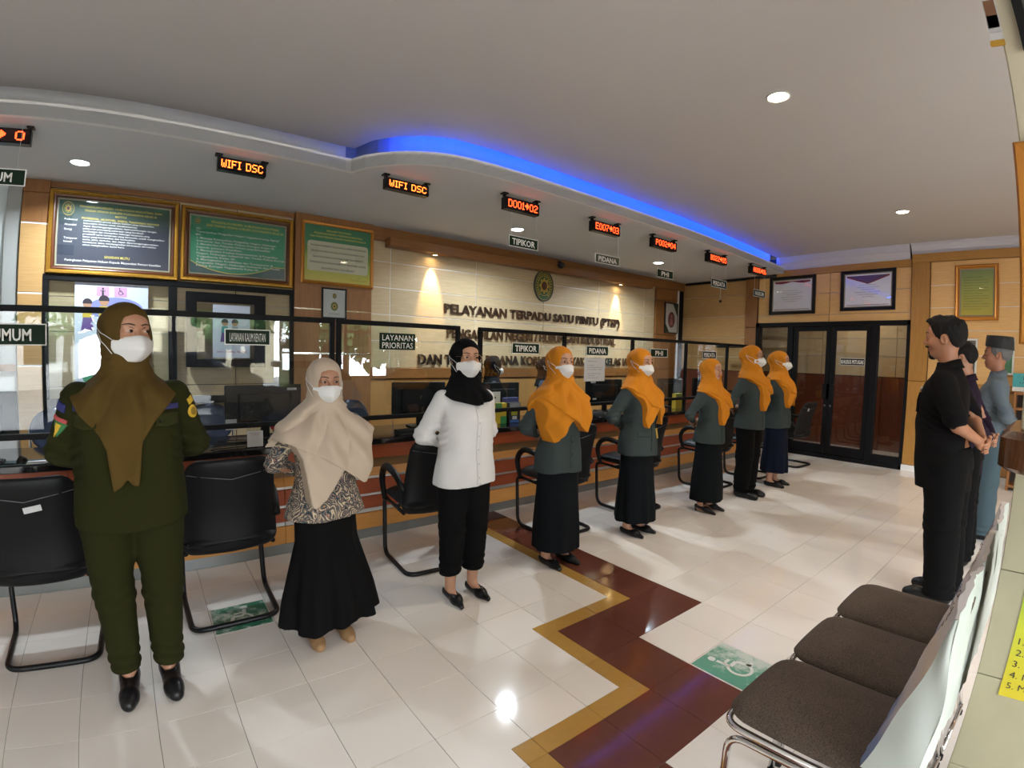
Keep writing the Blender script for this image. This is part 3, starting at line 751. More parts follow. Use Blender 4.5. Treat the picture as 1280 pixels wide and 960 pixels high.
# ================================================================== WALL LETTERING, EMBLEM, SPOTS
M['letter'] = mat('dark_chrome_letter', (0.16, 0.12, 0.10), .22, .9)
def wall_text(body, x0, x1, z, h, lab):
    t = thing('wall_lettering', lab, 'lettering', (x0, YB - .004, z))
    x = 0.0; total = x1 - x0
    co, _ = text_geo(body, .025, .5); sx = total / (co[:, 0].max() - co[:, 0].min()); base = co[:, 0].min()
    pos = 0
    cu = D.curves.new('l', 'FONT'); cu.body = body; cu.offset = .025
    for k, ch in enumerate(body):
        if ch == ' ': continue
        # advance of the glyph: difference between prefix widths
        def right(s):
            c, _ = text_geo(s, .025, .5); return c[:, 0].max()
        c1, f1 = text_geo(ch, .025, .5)
        xr = right(body[:k + 1]); xl = xr - (c1[:, 0].max() - c1[:, 0].min())
        mb = MB(); vs = np.stack([(xl - base + c1[:, 0] - c1[:, 0].min()) * sx, -.022 * (c1[:, 2] + .5), c1[:, 1] * h / .73], 1)
        mb.add(vs.tolist(), f1); mb.build('letter', M['letter'], t)
    D.curves.remove(cu)
wall_text('PELAYANAN TERPADU SATU PINTU (PTSP)', 3.09, 6.39, 1.945, .118, 'top line of raised metal letters on the panelled wall, PELAYANAN TERPADU SATU PINTU')
wall_text('PENGADILAN NEGERI / HUBUNGAN INDUSTRIAL', 3.13, 6.30, 1.64, .118, 'middle line of raised metal letters on the panelled wall, PENGADILAN NEGERI')
wall_text('DAN TINDAK PIDANA KORUPSI YOGYAKARTA KELAS IA', 2.74, 6.64, 1.305, .125, 'bottom line of raised metal letters on the panelled wall, DAN TINDAK PIDANA KORUPSI')
M['gold'] = mat('gold', (0.62, 0.36, 0.06), .3, .85)
M['goldflat'] = mat('gold_print', (0.50, 0.33, 0.05), .5)
M['green'] = mat('emblem_green', (0.015, 0.085, 0.035), .4)
def emblem(parent, cx, cz, rx, rz, y, full=True):
    def disc(name, s0, s1, y0, y1, m, n=40):
        mb = MB(); ring = lambda s, yy: [(cx + rx * s * math.cos(a), yy, cz + rz * s * math.sin(a)) for a in np.linspace(0, 2 * PI, n, endpoint=False)]
        if s0 == 0:
            mb.grid([ring(s1, y0), ring(s1, y1)], True); mb.add(ring(s1, y1), [tuple(range(n))])
        else: mb.grid([ring(s1, y0), ring(s1, y1), ring(s0, y1), ring(s0, y0)], True)
        mb.build(name, m, parent)
    disc('rim', .92, 1.0, y, y - .03 if full else y - .001, M['signgrey'] if full else M['goldflat'])
    disc('field', 0, .93, y, y - .018 if full else y - .0008, M['green'])
    disc('gold_ring', .60, .64, y, y - .024 if full else y - .0015, M['goldflat'])
    if full:
        disc('gold_ring', .86, .89, y, y - .022, M['goldflat'])
        mb = MB()
        for k in range(28):
            if 19 <= k <= 23: continue
            a = 2 * PI * k / 28; c, s = math.cos(a), math.sin(a)
            p = [(.80, -.035), (.80, .035), (.68, .035), (.68, -.035)]
            mb.add([(cx + rx * (u * c - v * s), y - .021, cz + rz * (u * s + v * c)) for u, v in p], [(0, 1, 2, 3)])
        mb.build('lettering_ring', M['goldflat'], parent)
    mb = MB()
    for k in range(8):
        a = 2 * PI * k / 8
        pts = [(.24, -.16), (.42, -.12), (.56, 0), (.42, .12), (.24, .16)]
        mb.add([(cx + rx * (u * math.cos(a) - v * math.sin(a)), y - (.026 if full else .002), cz + rz * (u * math.sin(a) + v * math.cos(a))) for u, v in pts], [(0, 1, 2, 3, 4)])
    mb.build('sun_wheel', M['goldflat'], parent)
    disc('hub', 0, .27, y, y - (.03 if full else .0025), mat('emblem_hub', (.09, .03, .02), .5))
t = thing('court_emblem', 'oval green and gold emblem mounted above the raised lettering', 'emblem', (4.71, YB - .002, 2.44))
emblem(t, 0, 0, .178, .225, 0)
M['spotlamp'] = emit('spot_warm', (1.0, 0.70, 0.34), 90.0)
for k, (x, lab) in enumerate(((2.90, 'warm wall spot in the light box near the third gold frame'), (6.30, 'warm wall spot in the light box right of the lettering'))):
    t = thing('wall_spot', lab, 'lamp', (x, YB - .095, 2.625), 0)
    MB().lathe([(.036, 0), (.045, -.004), (.045, -.010), (.034, -.012), (.030, 0)], n=20).build('ring', M['gold'], t, True)
    MB().lathe([(0, -.006), (.031, -.005)], n=20).build('bulb', M['spotlamp'], t)
    L = D.lights.new('spot_lamp', 'SPOT'); L.energy = P_SPOT; L.color = (1.0, .68, .34); L.spot_size = math.radians(40); L.spot_blend = .7; L.shadow_soft_size = .018
    lo = link('spot_lamp', L, t, (0, 0, -.014)); lo.rotation_euler = (math.radians(12), 0, 0)
# small black camera dome at the header
t = thing('security_camera', 'small black dome camera under the header right of the emblem', 'camera', (5.02, YB - .22, 2.74)) if False else thing('security_camera', 'small black dome camera on the light box above the emblem', 'camera', (4.83, YB - .24, 2.725))
MB().lathe([(.05, .03), (.055, .0), (.045, -.03), (.02, -.05), (0, -.055)], n=20).build('dome', M['blackmetal'], t, True)
MB().box(-.03, .02, -.01, .03, .045, .06, .004).build('mount', M['blackmetal'], t)

# ================================================================== FRAMED PRINTS
def frame_rings(mb, w, h, prof):
    """mitred moulding: prof = [(inset, y)] swept round a w x h rectangle centred on 0"""
    rows = []
    for d, y in prof:
        a, b = w / 2 - d, h / 2 - d
        rows.append([(-a, y, -b), (a, y, -b), (a, y, b), (-a, y, b)])
    mb.grid(rows, True); return mb
M['fgold'] = mat('frame_gold', (0.58, 0.30, 0.045), .22, .75)
M['forange'] = mat('frame_orange_gold', (0.50, 0.20, 0.03), .3, .5)
M['fbrown'] = mat('frame_red_brown', (0.10, 0.028, 0.010), .3)
M['liner'] = mat('frame_liner', (0.22, 0.20, 0.14), .5)
M['printglass'] = glass_mat('print_pane', (1, 1, 1), 0.9)
def gradient_print(name, stops, axis='z', z0=-1, z1=1):
    m, nt, b = new_mat(name); b.inputs['Roughness'].default_value = .5
    tc = nt.nodes.new('ShaderNodeTexCoord'); sp = nt.nodes.new('ShaderNodeSeparateXYZ'); nt.links.new(tc.outputs['Object'], sp.inputs[0])
    mr = nt.nodes.new('ShaderNodeMapRange'); mr.inputs[1].default_value = z0; mr.inputs[2].default_value = z1
    nt.links.new(sp.outputs[{'x': 0, 'y': 1, 'z': 2}[axis]], mr.inputs[0]); ra = nt.nodes.new('ShaderNodeValToRGB')
    while len(ra.color_ramp.elements) < len(stops): ra.color_ramp.elements.new(.5)
    for e, (p, c) in zip(ra.color_ramp.elements, stops): e.position = p; e.color = tuple(c) + (1,)
    nt.links.new(mr.outputs[0], ra.inputs[0]); nt.links.new(ra.outputs[0], b.inputs['Base Color']); return m
def framed(name, lab, loc, rz, w, h, prof, mould, pm, cat='picture', inset=.08, glass=True, liner=None):
    t = thing(name, lab, cat, loc, rz)
    for m, pr in zip(mould, prof):
        frame_rings(MB(), w, h, pr).build('moulding', M[m], t)
    a, b = w / 2 - inset, h / 2 - inset
    MB().box(-w / 2 + .01, -.012, -h / 2 + .01, w / 2 - .01, 0, h / 2 - .01).build('backing', M['darkgap'], t)
    MB().box(-a, -.016, -b, a, -.012, b).build('print', pm, t)
    if glass: MB().box(-a, -.0225, -b, a, -.0205, b).build('glass_front', M['printglass'], t)
    return t, a, b
GP = [[(0, 0), (0, -.03), (.008, -.045), (.022, -.048), (.034, -.040), (.038, -.034)], [(.038, -.034), (.046, -.040), (.055, -.037), (.060, -.028)], [(.068, -.024), (.080, -.022), (.084, -.012)]]
def beads(t, w, h, d, y, m, step=.013):
    mb = MB(); a, b = w / 2 - d, h / 2 - d; r = .0042
    def bead(x, z): mb.add([(x - r, y, z), (x, y, z - r), (x + r, y, z), (x, y, z + r), (x, y - r, z)], [(0, 1, 4), (1, 2, 4), (2, 3, 4), (3, 0, 4)])
    n = int(2 * a / step)
    for k in range(n + 1):
        x = -a + 2 * a * k / n; bead(x, b); bead(x, -b)
    n = int(2 * b / step)
    for k in range(n + 1):
        z = -b + 2 * b * k / n; bead(-a, z); bead(a, z)
    mb.build('beading', m, t)['kind'] = 'stuff'
M['yel'] = mat('yellow_ink', (0.60, 0.48, 0.06), .6); M['wht'] = mat('white_ink', (0.62, 0.62, 0.58), .6)
# --- first gold frame: navy print
navy = gradient_print('navy_print', [(0, (.012, .016, .035)), (.6, (.010, .018, .036)), (.82, (.010, .055, .035)), (1, (.012, .08, .04))], z0=-.3, z1=.3)
t, a, b = framed('gold_frame', 'large gold framed navy print with white text, leftmost on the back wall', (-.284, YB - .055, 2.416), 0, 1.05, .715, GP, ('fgold', 'fbrown', 'liner'), navy)
beads(t, 1.05, .715, .064, -.030, M['fgold'])
emblem(t, -a + .075, b - .075, .048, .06, -.0165, False)
mb = MB()
for s, z, w in (('PENGADILAN NEGERI, HUBUNGAN INDUSTRIAL DAN', b - .055, .66), ('TINDAK PIDANA KORUPSI YOGYAKARTA KELAS IA', b - .088, .58), ('MOTTO', b - .12, .09), ('PROFESIONAL, AKUNTABEL, SINERGI, TRANSPARAN, INOVATIF', b - .155, .62)): text_into(mb, s, .05, z, w, .018, -.0170, 'c', .01)
text_into(mb, 'SASARAN MUTU', 0.03, -b + .075, .20, .022, -.0170, 'c', .01); mb.build('lettering', M['yel'], t)
mb = MB()
for s, z in (('Profesional', .105), ('Akuntabel', .06), ('Sinergi', .02), ('Transparan', -.055), ('Inovatif', -.085)): text_into(mb, s, -a + .05, z, None, .017, -.0170, 'l', .012)
for k, s in enumerate(('mencerminkan proses adanya keahlian yang memerlukan', 'kepandaian khusus untuk menjalankannya.', 'dapat dipertanggungjawabkan, hasil perhitungan dengan', 'pelaporan penunjang pekerjaan yang berdasar.', 'membangun dan memastikan hubungan kerjasama yang', 'produktif serta kemitraan yang harmonis, untuk menghasilkan', 'karya yang bermanfaat dan berkualitas.', 'nyata, jelas, terbuka, dan dapat dipertanggungjawabkan.', 'kemampuan dalam mendayagunakan kemampuan dan keahlian', 'untuk menghasilkan karya baru.')):
    text_into(mb, s, -a + .20, .105 - k * .0232, .64 * len(s) / 58, .014, -.0170, 'l', .012)
text_into(mb, 'Peningkatan Pelayanan Hukum Kepada Masyarakat Pencari Keadilan', 0.0, -b + .035, .76, .019, -.0170, 'c', .012); mb.build('lettering', M['wht'], t)
# --- second gold frame: green print
grn = gradient_print('green_print', [(0, (.014, .19, .095)), (.5, (.022, .27, .13)), (1, (.012, .15, .07))], z0=-.3, z1=.3)
t, a, b = framed('gold_frame', 'large gold framed green print with white text, second on the back wall', (.765, YB - .055, 2.413), 0, 1.015, .69, GP, ('fgold', 'fbrown', 'liner'), grn)
beads(t, 1.015, .69, .064, -.030, M['fgold'])
emblem(t, -a + .06, b - .045, .026, .032, -.0165, False)
mb = MB()
for s, z, w in (('PENGADILAN NEGERI, HUBUNGAN INDUSTRIAL', b - .05, .62), ('DAN TINDAK PIDANA KORUPSI YOGYAKARTA KELAS IA', b - .085, .70)): text_into(mb, s, .06, z, w, .022, -.0170, 'c', .012)
mb.build('lettering', M['yel'], t)
mb = MB()
for k, s in enumerate(('VISI :', '"Terwujudnya Pengadilan Negeri Yogyakarta yang Agung"', 'MISI :', '1. Menjaga Kemandirian Pengadilan Negeri, Hubungan', '    Industrial dan Tindak Pidana Korupsi Kelas IA', '2. Memberikan Pelayanan Hukum yang Berkeadilan', '    kepada pencari Keadilan.', '3. Meningkatkan Kualitas Kepemimpinan di Pengadilan', '    Negeri, Hubungan Industrial dan Tindak Pidana Korupsi', '    Yogyakarta Kelas IA.', '4. Meningkatkan Kredibilitas dan Transparansi di', '    Pengadilan Negeri, Hubungan Industrial dan Tindak', '    Pidana Korupsi Yogyakarta Kelas IA.')):
    text_into(mb, s, -a + .045 + (0 if k < 3 else .01), b - .125 - k * .0285, None if k in (0, 2) else .80 * len(s) / 56, .019, -.0170, 'l', .008)
mb.build('lettering', M['wht'], t)
mb = MB(); N = 24
P0 = [(-a + 2 * a * k / N, -.0168, -b + .10 * (1 - math.sin(PI * min(1, (k / N) * 1.15)) ** .8) + .012) for k in range(N + 1)]
mb.grid([[(x, y, -b) for x, y, z in P0], P0]); mb.build('printed_band', mat('dark_teal_ink', (.012, .06, .06), .5), t)
mb = MB(); mb.grid([[(x, y - .0003, z) for x, y, z in P0], [(x, y - .0003, z + .006) for x, y, z in P0]]); mb.build('printed_band', M['yel'], t)
# --- third gold frame on the brown pier
g3 = gradient_print('green_yellow_print', [(0, (.50, .42, .04)), (.35, (.30, .36, .04)), (.7, (.02, .18, .07)), (1, (.014, .15, .065))], z0=-.3, z1=.3)
P3 = [[(0, 0), (0, -.025), (.01, -.035), (.025, -.03), (.032, -.022), (.036, -.012)]]
t, a, b = framed('gold_frame', 'smaller orange gold frame with green and yellow notice on the brown pier', (1.733, YB - .092, 2.458), 0, .775, .645, P3, ('forange',), g3, inset=.034)
mb = MB()
for k, (s, w) in enumerate((('MAKLUMAT PELAYANAN', .26), ('PENGADILAN NEGERI / HUBUNGAN INDUSTRIAL', .52), ('DAN TINDAK PIDANA KORUPSI YOGYAKARTA KELAS IA', .60))): text_into(mb, s, 0, b - .055 - k * .035, w, .019, -.0170, 'c', .012)
mb.build('lettering', M['yel'], t)
mb = MB(); hw, hh, r = .325, .155, .03; zc = -.03
poly = [(sx * (hw - r) + r * math.cos(q), zc + sz * (hh - r) + r * math.sin(q)) for sx, sz, q0 in ((1, 1, 0), (-1, 1, 90), (-1, -1, 180), (1, -1, 270)) for q in np.radians(np.linspace(q0, q0 + 90, 5))]
mb.add([(x, -.0170, z) for x, z in poly], [tuple(range(len(poly)))]); mb.build('printed_panel', mat('beige_ink', (.48, .48, .34), .6), t)
mb = MB()
for k, (s, w) in enumerate((('"DENGAN INI KAMI MENYATAKAN SANGGUP MENYELENGGARAKAN', .60), ('PELAYANAN SESUAI DENGAN STANDAR PELAYANAN YANG', .57), ('TELAH DITETAPKAN, DAN APABILA KAMI TIDAK MENEPATI', .55), ('STANDAR PELAYANAN KAMI SIAP MENERIMA SANKSI', .60), ('SESUAI PERATURAN YANG BERLAKU"', .36))): text_into(mb, s, 0, zc + .10 - k * .058, w, .020, -.0175, 'c', .012)
text_into(mb, 'Ketua', .22, -b + .06, .03, .010, -.0175, 'c'); text_into(mb, 'Pengadilan Negeri Yogyakarta', .22, -b + .035, .17, .010, -.0175, 'c'); mb.build('lettering', M['ink'], t)
# --- small certificate below it
PB = [[(0, 0), (0, -.02), (.004, -.024), (.014, -.022), (.018, -.012)]]
t, a, b = framed('certificate_frame', 'small black framed grey certificate with two seals, under the third gold frame', (1.695, YB - .092, 1.945), 0, .265, .325, PB, ('blackmetal',), mat('cert_grey', (.42, .44, .42), .5), inset=.017)
emblem(t, 0, .08, .022, .028, -.0165, False); emblem(t, 0, -.03, .04, .048, -.0165, False)
mb = MB(); text_into(mb, 'YOGYAKARTA', 0, -.115, .12, .012, -.017, 'c'); mb.build('lettering', M['ink'], t)
# --- small frame on the right pier
t, a, b = framed('picture_frame', 'small dark frame with red oval figure, on the brown pier in the far corner', (7.80, YB - .032, 2.18), 0, .40, .55, PB, ('blackmetal',), mat('cert_white', (.50, .50, .46), .5), inset=.018)
mb = MB(); mb.add([(.105 * math.cos(q), -.017, -.03 + .145 * math.sin(q)) for q in np.linspace(0, 2 * PI, 24, endpoint=False)], [tuple(range(24))]); mb.build('printed_oval', mat('dark_red_ink', (.10, .012, .02), .5), t)
mb = MB(); mb.add([(.03 * math.cos(q), -.0175, .03 + .035 * math.sin(q)) for q in np.linspace(0, 2 * PI, 12, endpoint=False)], [tuple(range(12))]); mb.add([(-.05, -.0175, -.13), (.05, -.0175, -.13), (.03, -.0175, -.01), (-.03, -.0175, -.01)], [(0, 1, 2, 3)]); mb.build('printed_figure', mat('pink_ink', (.36, .10, .10), .5), t)
mb = MB(); mb.add([(a, -.017, b), (a - .14, -.017, b), (a, -.017, b - .22)], [(0, 1, 2)]); mb.add([(-a, -.017, -b), (-a + .12, -.017, -b), (-a, -.017, -b + .16)], [(0, 1, 2)]); mb.build('printed_corner', M['signgreen'], t)['kind'] = 'stuff'
# --- two certificates above the door, gold frame on the right wall (facing -X)
W90 = -PI / 2
PK = [[(0, 0), (0, -.03), (.005, -.036), (.042, -.032), (.048, -.022)], [(.048, -.022), (.058, -.020), (.062, -.012)]]
for (yc, zc_, w, h, lab, kind) in ((3.365, 2.495, .72, .60, 'dark framed certificate with red top border above the door, further from the men', 0), (2.268, 2.508, .74, .585, 'dark framed certificate with purple and red pointed top border above the door', 1)):
    t, a, b = framed('certificate_frame', lab, (XR - .004, yc, zc_), W90, w, h, PK, ('fbrown' if False else 'blackmetal', 'liner'), mat('certificate_paper', (.70, .70, .76), .5), inset=.062)
    mb = MB()
    if kind: mb.add([(-a + .03, -.017, b - .02), (0, -.017, b - .13), (a - .03, -.017, b - .02)], [(0, 1, 2)]); mb.build('printed_chevron', mat('purple_ink', (.10, .045, .17), .5), t)
    mb = MB()
    if kind:
        for s in (-1, 1): mb.add([(s * (a - .02), -.0173, b - .015), (0, -.0173, b - .13), (0, -.0173, b - .145), (s * (a - .02), -.0173, b - .04)], [(0, 1, 2, 3) if s > 0 else (3, 2, 1, 0)])
    else: mb.grid([[(x, -.0172, b - .02 - .03 * abs(math.sin(x * 9))) for x in np.linspace(-a + .02, a - .02, 18)], [(x, -.0172, b - .01) for x in np.linspace(-a + .02, a - .02, 18)]])
    mb.box(-a + .02, -.0172, -b + .015, a - .02, -.0168, -b + .023); mb.build('printed_border', mat('crimson_ink', (.20, .015, .03), .5), t)['kind'] = 'stuff'
    mb = MB()
    for k, w_c in enumerate((.26, .36, .20, .40, .34, .18)): text_into(mb, ('Kementerian Republik Indonesia', 'memberikan penghargaan kepada', 'SERTIFIKAT', 'Pengadilan Negeri Yogyakarta Kelas IA', 'sebagai unit kerja pelayanan', 'Jakarta, Desember')[k], 0, .07 - k * .034, w_c * .85, .012, -.0172, 'c')
    mb.build('lettering', M['ink'], t)
t, a, b = framed('gold_frame', 'upright orange gold frame with yellow green notice on the wall behind the men', (XR - .004, .90, 2.41), W90, .52, .72, P3 and [[(0, 0), (0, -.03), (.012, -.042), (.03, -.036), (.045, -.04), (.055, -.026)], [(.055, -.026), (.068, -.020), (.072, -.012)]], ('forange', 'liner'), gradient_print('yellow_green_print', [(0, (.42, .34, .02)), (.6, (.30, .32, .05)), (1, (.16, .22, .07))], z0=-.3, z1=.3), inset=.07)
mb = MB()
for k in range(13): text_into(mb, ('STANDAR PELAYANAN', 'Waktu pelayanan perkara', 'paling lambat lima bulan', 'Biaya perkara sesuai', 'ketentuan yang berlaku', 'Pengaduan pelayanan', 'melalui meja informasi', 'atau kotak saran')[k % 8], -a + .03, b - .10 - k * .034, (2 * a - .06) * (.92 if k % 3 else .7), .014, -.0172, 'l')
mb.build('lettering', M['ink'], t)
for (yc, zc_, w, h, lab, c) in ((1.02, 1.585, .29, .47, 'pale framed picture half hidden behind the head of the man in black', (.12, .10, .08)), (.54, 1.60, .20, .45, 'pale framed green picture behind the man with the black cap', (.03, .16, .06))):
    t, a, b = framed('picture_frame', lab, (XR - .004, yc, zc_), W90, w, h, [[(0, 0), (0, -.02), (.004, -.024), (.022, -.022), (.026, -.012)]], ('wht',), mat('picture_print', c, .4), inset=.025)
# KHUSUS PETUGAS sign on the door glass
t = thing('door_sign', 'black KHUSUS PETUGAS sign on the glass of the double door', 'sign', (XR - .008, 2.44, 1.47), W90)
MB().box(-.175, -.002, -.055, .175, .002, .055).build('plate', M['blackmetal'], t)
mb = MB()
for q in ((-.172, -.052, .172, -.047), (-.172, .047, .172, .052), (-.172, -.047, -.167, .047), (.167, -.047, .172, .047)): mb.box(q[0], -.0032, q[1], q[2], -.002, q[3])
mb.build('border', M['signwhite'], t)
letters(t, 'KHUSUS PETUGAS', 0, -.028, .31, .056, -.0035, .02, M['signwhite'])
# door bell cord at the far right wall
t = thing('pull_switch', 'thin pale cord with small black end hanging below the soffit by the far corner', 'switch', (XR - .03, 4.60, ZS))
MB().tube([(0, 0, 0), (0, .002, -.2), (-.002, .004, -.36)], .006, 6).build('cord', M['white'], t); MB().lathe([(0, -.40), (.018, -.395), (.020, -.37), (.008, -.355), (0, -.355)], n=12).build('end_knob', M['blackmetal'], t)

# ================================================================== IMPLICIT SURFACES FOR FIGURES AND CLOTH
def axis(*segs):
    """piecewise-uniform axis: (start, step, end, step, end ...)"""
    out = [segs[0]]; i = 1
    while i < len(segs):
        st, e = segs[i], segs[i + 1]; n = max(1, round((e - out[-1]) / st)); s = out[-1]
        out += [s + (e - s) * k / n for k in range(1, n + 1)]; i += 2
    return np.array(out, dtype=np.float32)

class Vol:
    def __init__(s, xs, ys, zs):
        s.ax = (xs, ys, zs); s.v = np.full((len(xs), len(ys), len(zs)), 0.5, np.float32)
    def sl(s, lo, hi, mg=0.07):
        r = []
        for a, l, h in zip(s.ax, lo, hi):
            i = max(0, int(np.searchsorted(a, l - mg)) - 1); j = min(len(a), int(np.searchsorted(a, h + mg)) + 1); r.append(slice(i, max(i + 1, j)))
        X = s.ax[0][r[0]][:, None, None]; Y = s.ax[1][r[1]][None, :, None]; Z = s.ax[2][r[2]][None, None, :]
        return tuple(r), X, Y, Z
    def put(s, fn, lo, hi, k=0.02, op='u'):
        r, X, Y, Z = s.sl(lo, hi); d = fn(X, Y, Z); a = s.v[r]
        if op == 'u': h = np.clip(.5 + .5 * (a - d) / k, 0, 1); s.v[r] = a * (1 - h) + d * h - k * h * (1 - h)
        elif op == 's': d = -d; h = np.clip(.5 - .5 * (a - d) / k, 0, 1); s.v[r] = a * (1 - h) + d * h + k * h * (1 - h)
        elif op == 'i': h = np.clip(.5 - .5 * (a - d) / k, 0, 1); s.v[r] = a * (1 - h) + d * h + k * h * (1 - h)
        return s
    def cap(s, p0, p1, r0, r1=None, k=0.02, op='u', sc=None):
        """tapered capsule"""
        r1 = r0 if r1 is None else r1; p0 = np.array(p0, np.float32); p1 = np.array(p1, np.float32); ba = p1 - p0; L = float(ba @ ba) + 1e-9; R = max(r0, r1)
        def f(X, Y, Z):
            x, y, z = X - p0[0], Y - p0[1], Z - p0[2]
            t = np.clip((x * ba[0] + y * ba[1] + z * ba[2]) / L, 0, 1)
            return np.sqrt((x - t * ba[0]) ** 2 + (y - t * ba[1]) ** 2 + (z - t * ba[2]) ** 2) - (r0 + (r1 - r0) * t)
        return s.put(f, np.minimum(p0, p1) - R, np.maximum(p0, p1) + R, k, op)
    def path(s, pts, rs, k=0.02):
        for a, b, r0, r1 in zip(pts[:-1], pts[1:], rs[:-1], rs[1:]): s.cap(a, b, r0, r1, k)
        return s
    def ell(s, c, r, k=0.02, op='u', rx=0.0):
        c = np.array(c, np.float32); r = np.array(r, np.float32); ca, sa = math.cos(rx), math.sin(rx)
        def f(X, Y, Z):
            x, y, z = X - c[0], Y - c[1], Z - c[2]
            if rx: y, z = y * ca + z * sa, z * ca - y * sa
            k0 = np.sqrt((x / r[0]) ** 2 + (y / r[1]) ** 2 + (z / r[2]) ** 2); k1 = np.sqrt((x / r[0] ** 2) ** 2 + (y / r[1] ** 2) ** 2 + (z / r[2] ** 2) ** 2) + 1e-6
            return k0 * (k0 - 1) / k1
        m = r if not rx else np.array([r[0], max(r[1], r[2]), max(r[1], r[2])])
        return s.put(f, c - m, c + m, k, op)
    def loft(s, rings, k=0.02, op='u', n=2.3, fold=None):
        """stack of super-elliptic sections (z, cx, cy, rx, ry[, ryb]): ry to the front, ryb to the back"""
        T = np.array([list(r) + ([r[4]] if len(r) == 5 else []) for r in rings], np.float32); T = T[np.argsort(T[:, 0])]
        zz = np.linspace(T[0, 0], T[-1, 0], 160); P = []
        for c in range(1, 6):   # smooth interpolation
            v = np.interp(zz, T[:, 0], T[:, c]); kk = np.ones(9) / 9; v = np.convolve(np.pad(v, 4, 'edge'), kk, 'valid'); P.append(v)
        def f(X, Y, Z):
            cx, cy, rx, ry, rb = (np.interp(Z, zz, v).astype(np.float32) for v in P)
            y = Y - cy; ryy = np.where(y < 0, ry, rb)
            e = (np.abs((X - cx) / rx) ** n + np.abs(y / ryy) ** n) ** (1 / n)
            d = (e - 1) * np.minimum(rx, ryy)
            if fold is not None: d = d + fold(X, Y, Z)
            dz = np.maximum(T[0, 0] - Z, Z - T[-1, 0])
            return np.maximum(d, dz)
        mx = (T[:, 3]).max() + np.abs(T[:, 1]).max() + .02; my = max(T[:, 4].max(), T[:, 5].max()) + np.abs(T[:, 2]).max() + .02
        return s.put(f, (-mx, -my, T[0, 0]), (mx, my, T[-1, 0]), k, op)
    def disp(s, fn):
        X = s.ax[0][:, None, None]; Y = s.ax[1][None, :, None]; Z = s.ax[2][None, None, :]
        near = np.abs(s.v) < 0.06
        s.v = np.where(near, s.v + fn(X, Y, Z), s.v); return s
    def cut(s, fn, k=0.004):
        """keep where fn<0"""
        X = s.ax[0][:, None, None]; Y = s.ax[1][None, :, None]; Z = s.ax[2][None, None, :]
        s.v = np.maximum(s.v, np.broadcast_to(fn(X, Y, Z), s.v.shape)); return s
    def surf(s):
        """naive surface nets -> verts, quads"""
        v = s.v.copy(); v[0] = v[-1] = .1; v[:, 0] = v[:, -1] = .1; v[:, :, 0] = v[:, :, -1] = .1
        v = np.where(v == 0, 1e-6, v); ins = v < 0
        nx, ny, nz = v.shape; c = np.zeros((nx - 1, ny - 1, nz - 1), np.uint8)
        for i in (0, 1):
            for j in (0, 1):
                for k in (0, 1): c += ins[i:nx - 1 + i, j:ny - 1 + j, k:nz - 1 + k]
        act = (c > 0) & (c < 8); I = np.argwhere(act); idx = np.full(act.shape, -1, np.int64); idx[act] = np.arange(len(I))
        acc = np.zeros((len(I), 3)); cnt = np.zeros(len(I)); A = s.ax
        cn = [(i, j, k) for i in (0, 1) for j in (0, 1) for k in (0, 1)]
        for a in cn:
            for ax in range(3):
                if a[ax]: continue
                b = list(a); b[ax] = 1
                p = I + np.array(a); q = I + np.array(b); va = v[p[:, 0], p[:, 1], p[:, 2]]; vb = v[q[:, 0], q[:, 1], q[:, 2]]
                m = (va < 0) != (vb < 0); t = np.where(m, va / np.where(m, va - vb, 1), 0)
                for d in range(3):
                    pa = A[d][p[:, d]]; qa = A[d][q[:, d]]; acc[:, d] += np.where(m, pa + (qa - pa) * t, 0)
                cnt += m
        V = acc / cnt[:, None]; F = []
        for ax in range(3):
            o1, o2 = [(1, 2), (2, 0), (0, 1)][ax]
            a = [slice(None)] * 3; b = [slice(None)] * 3; a[ax] = slice(0, -1); b[ax] = slice(1, None)
            sg = (ins[tuple(a)] != ins[tuple(b)]); E = np.argwhere(sg)
            E = E[(E[:, o1] > 0) & (E[:, o2] > 0) & (E[:, o1] < v.shape[o1] - 1) & (E[:, o2] < v.shape[o2] - 1)]
            if not len(E): continue
            def cell(d1, d2):
                q = E.copy(); q[:, o1] -= d1; q[:, o2] -= d2; return idx[q[:, 0], q[:, 1], q[:, 2]]
            Q = np.stack([cell(1, 1), cell(0, 1), cell(0, 0), cell(1, 0)], 1)
            fl = ~ins[E[:, 0], E[:, 1], E[:, 2]]; Q[fl] = Q[fl][:, ::-1]; F.append(Q)
        return V, np.concatenate(F)

def mesh_np(name, V, F, m=None, smooth=True, col=None):
    me = D.meshes.new(name); V = np.asarray(V, np.float32); F = np.asarray(F, np.int32)
    me.vertices.add(len(V)); me.vertices.foreach_set('co', V.ravel())
    k = F.shape[1]; me.loops.add(F.size); me.loops.foreach_set('vertex_index', F.ravel())
    me.polygons.add(len(F)); me.polygons.foreach_set('loop_start', np.arange(0, F.size, k, dtype=np.int32))
    me.update(calc_edges=True); me.validate()
    if smooth: me.shade_smooth()
    if col is not None:
        a = me.color_attributes.new('tone', 'FLOAT_COLOR', 'POINT'); a.data.foreach_set('color', np.concatenate([col, np.ones((len(col), 1))], 1).astype(np.float32).ravel())
    if m: me.materials.append(m)
    return me

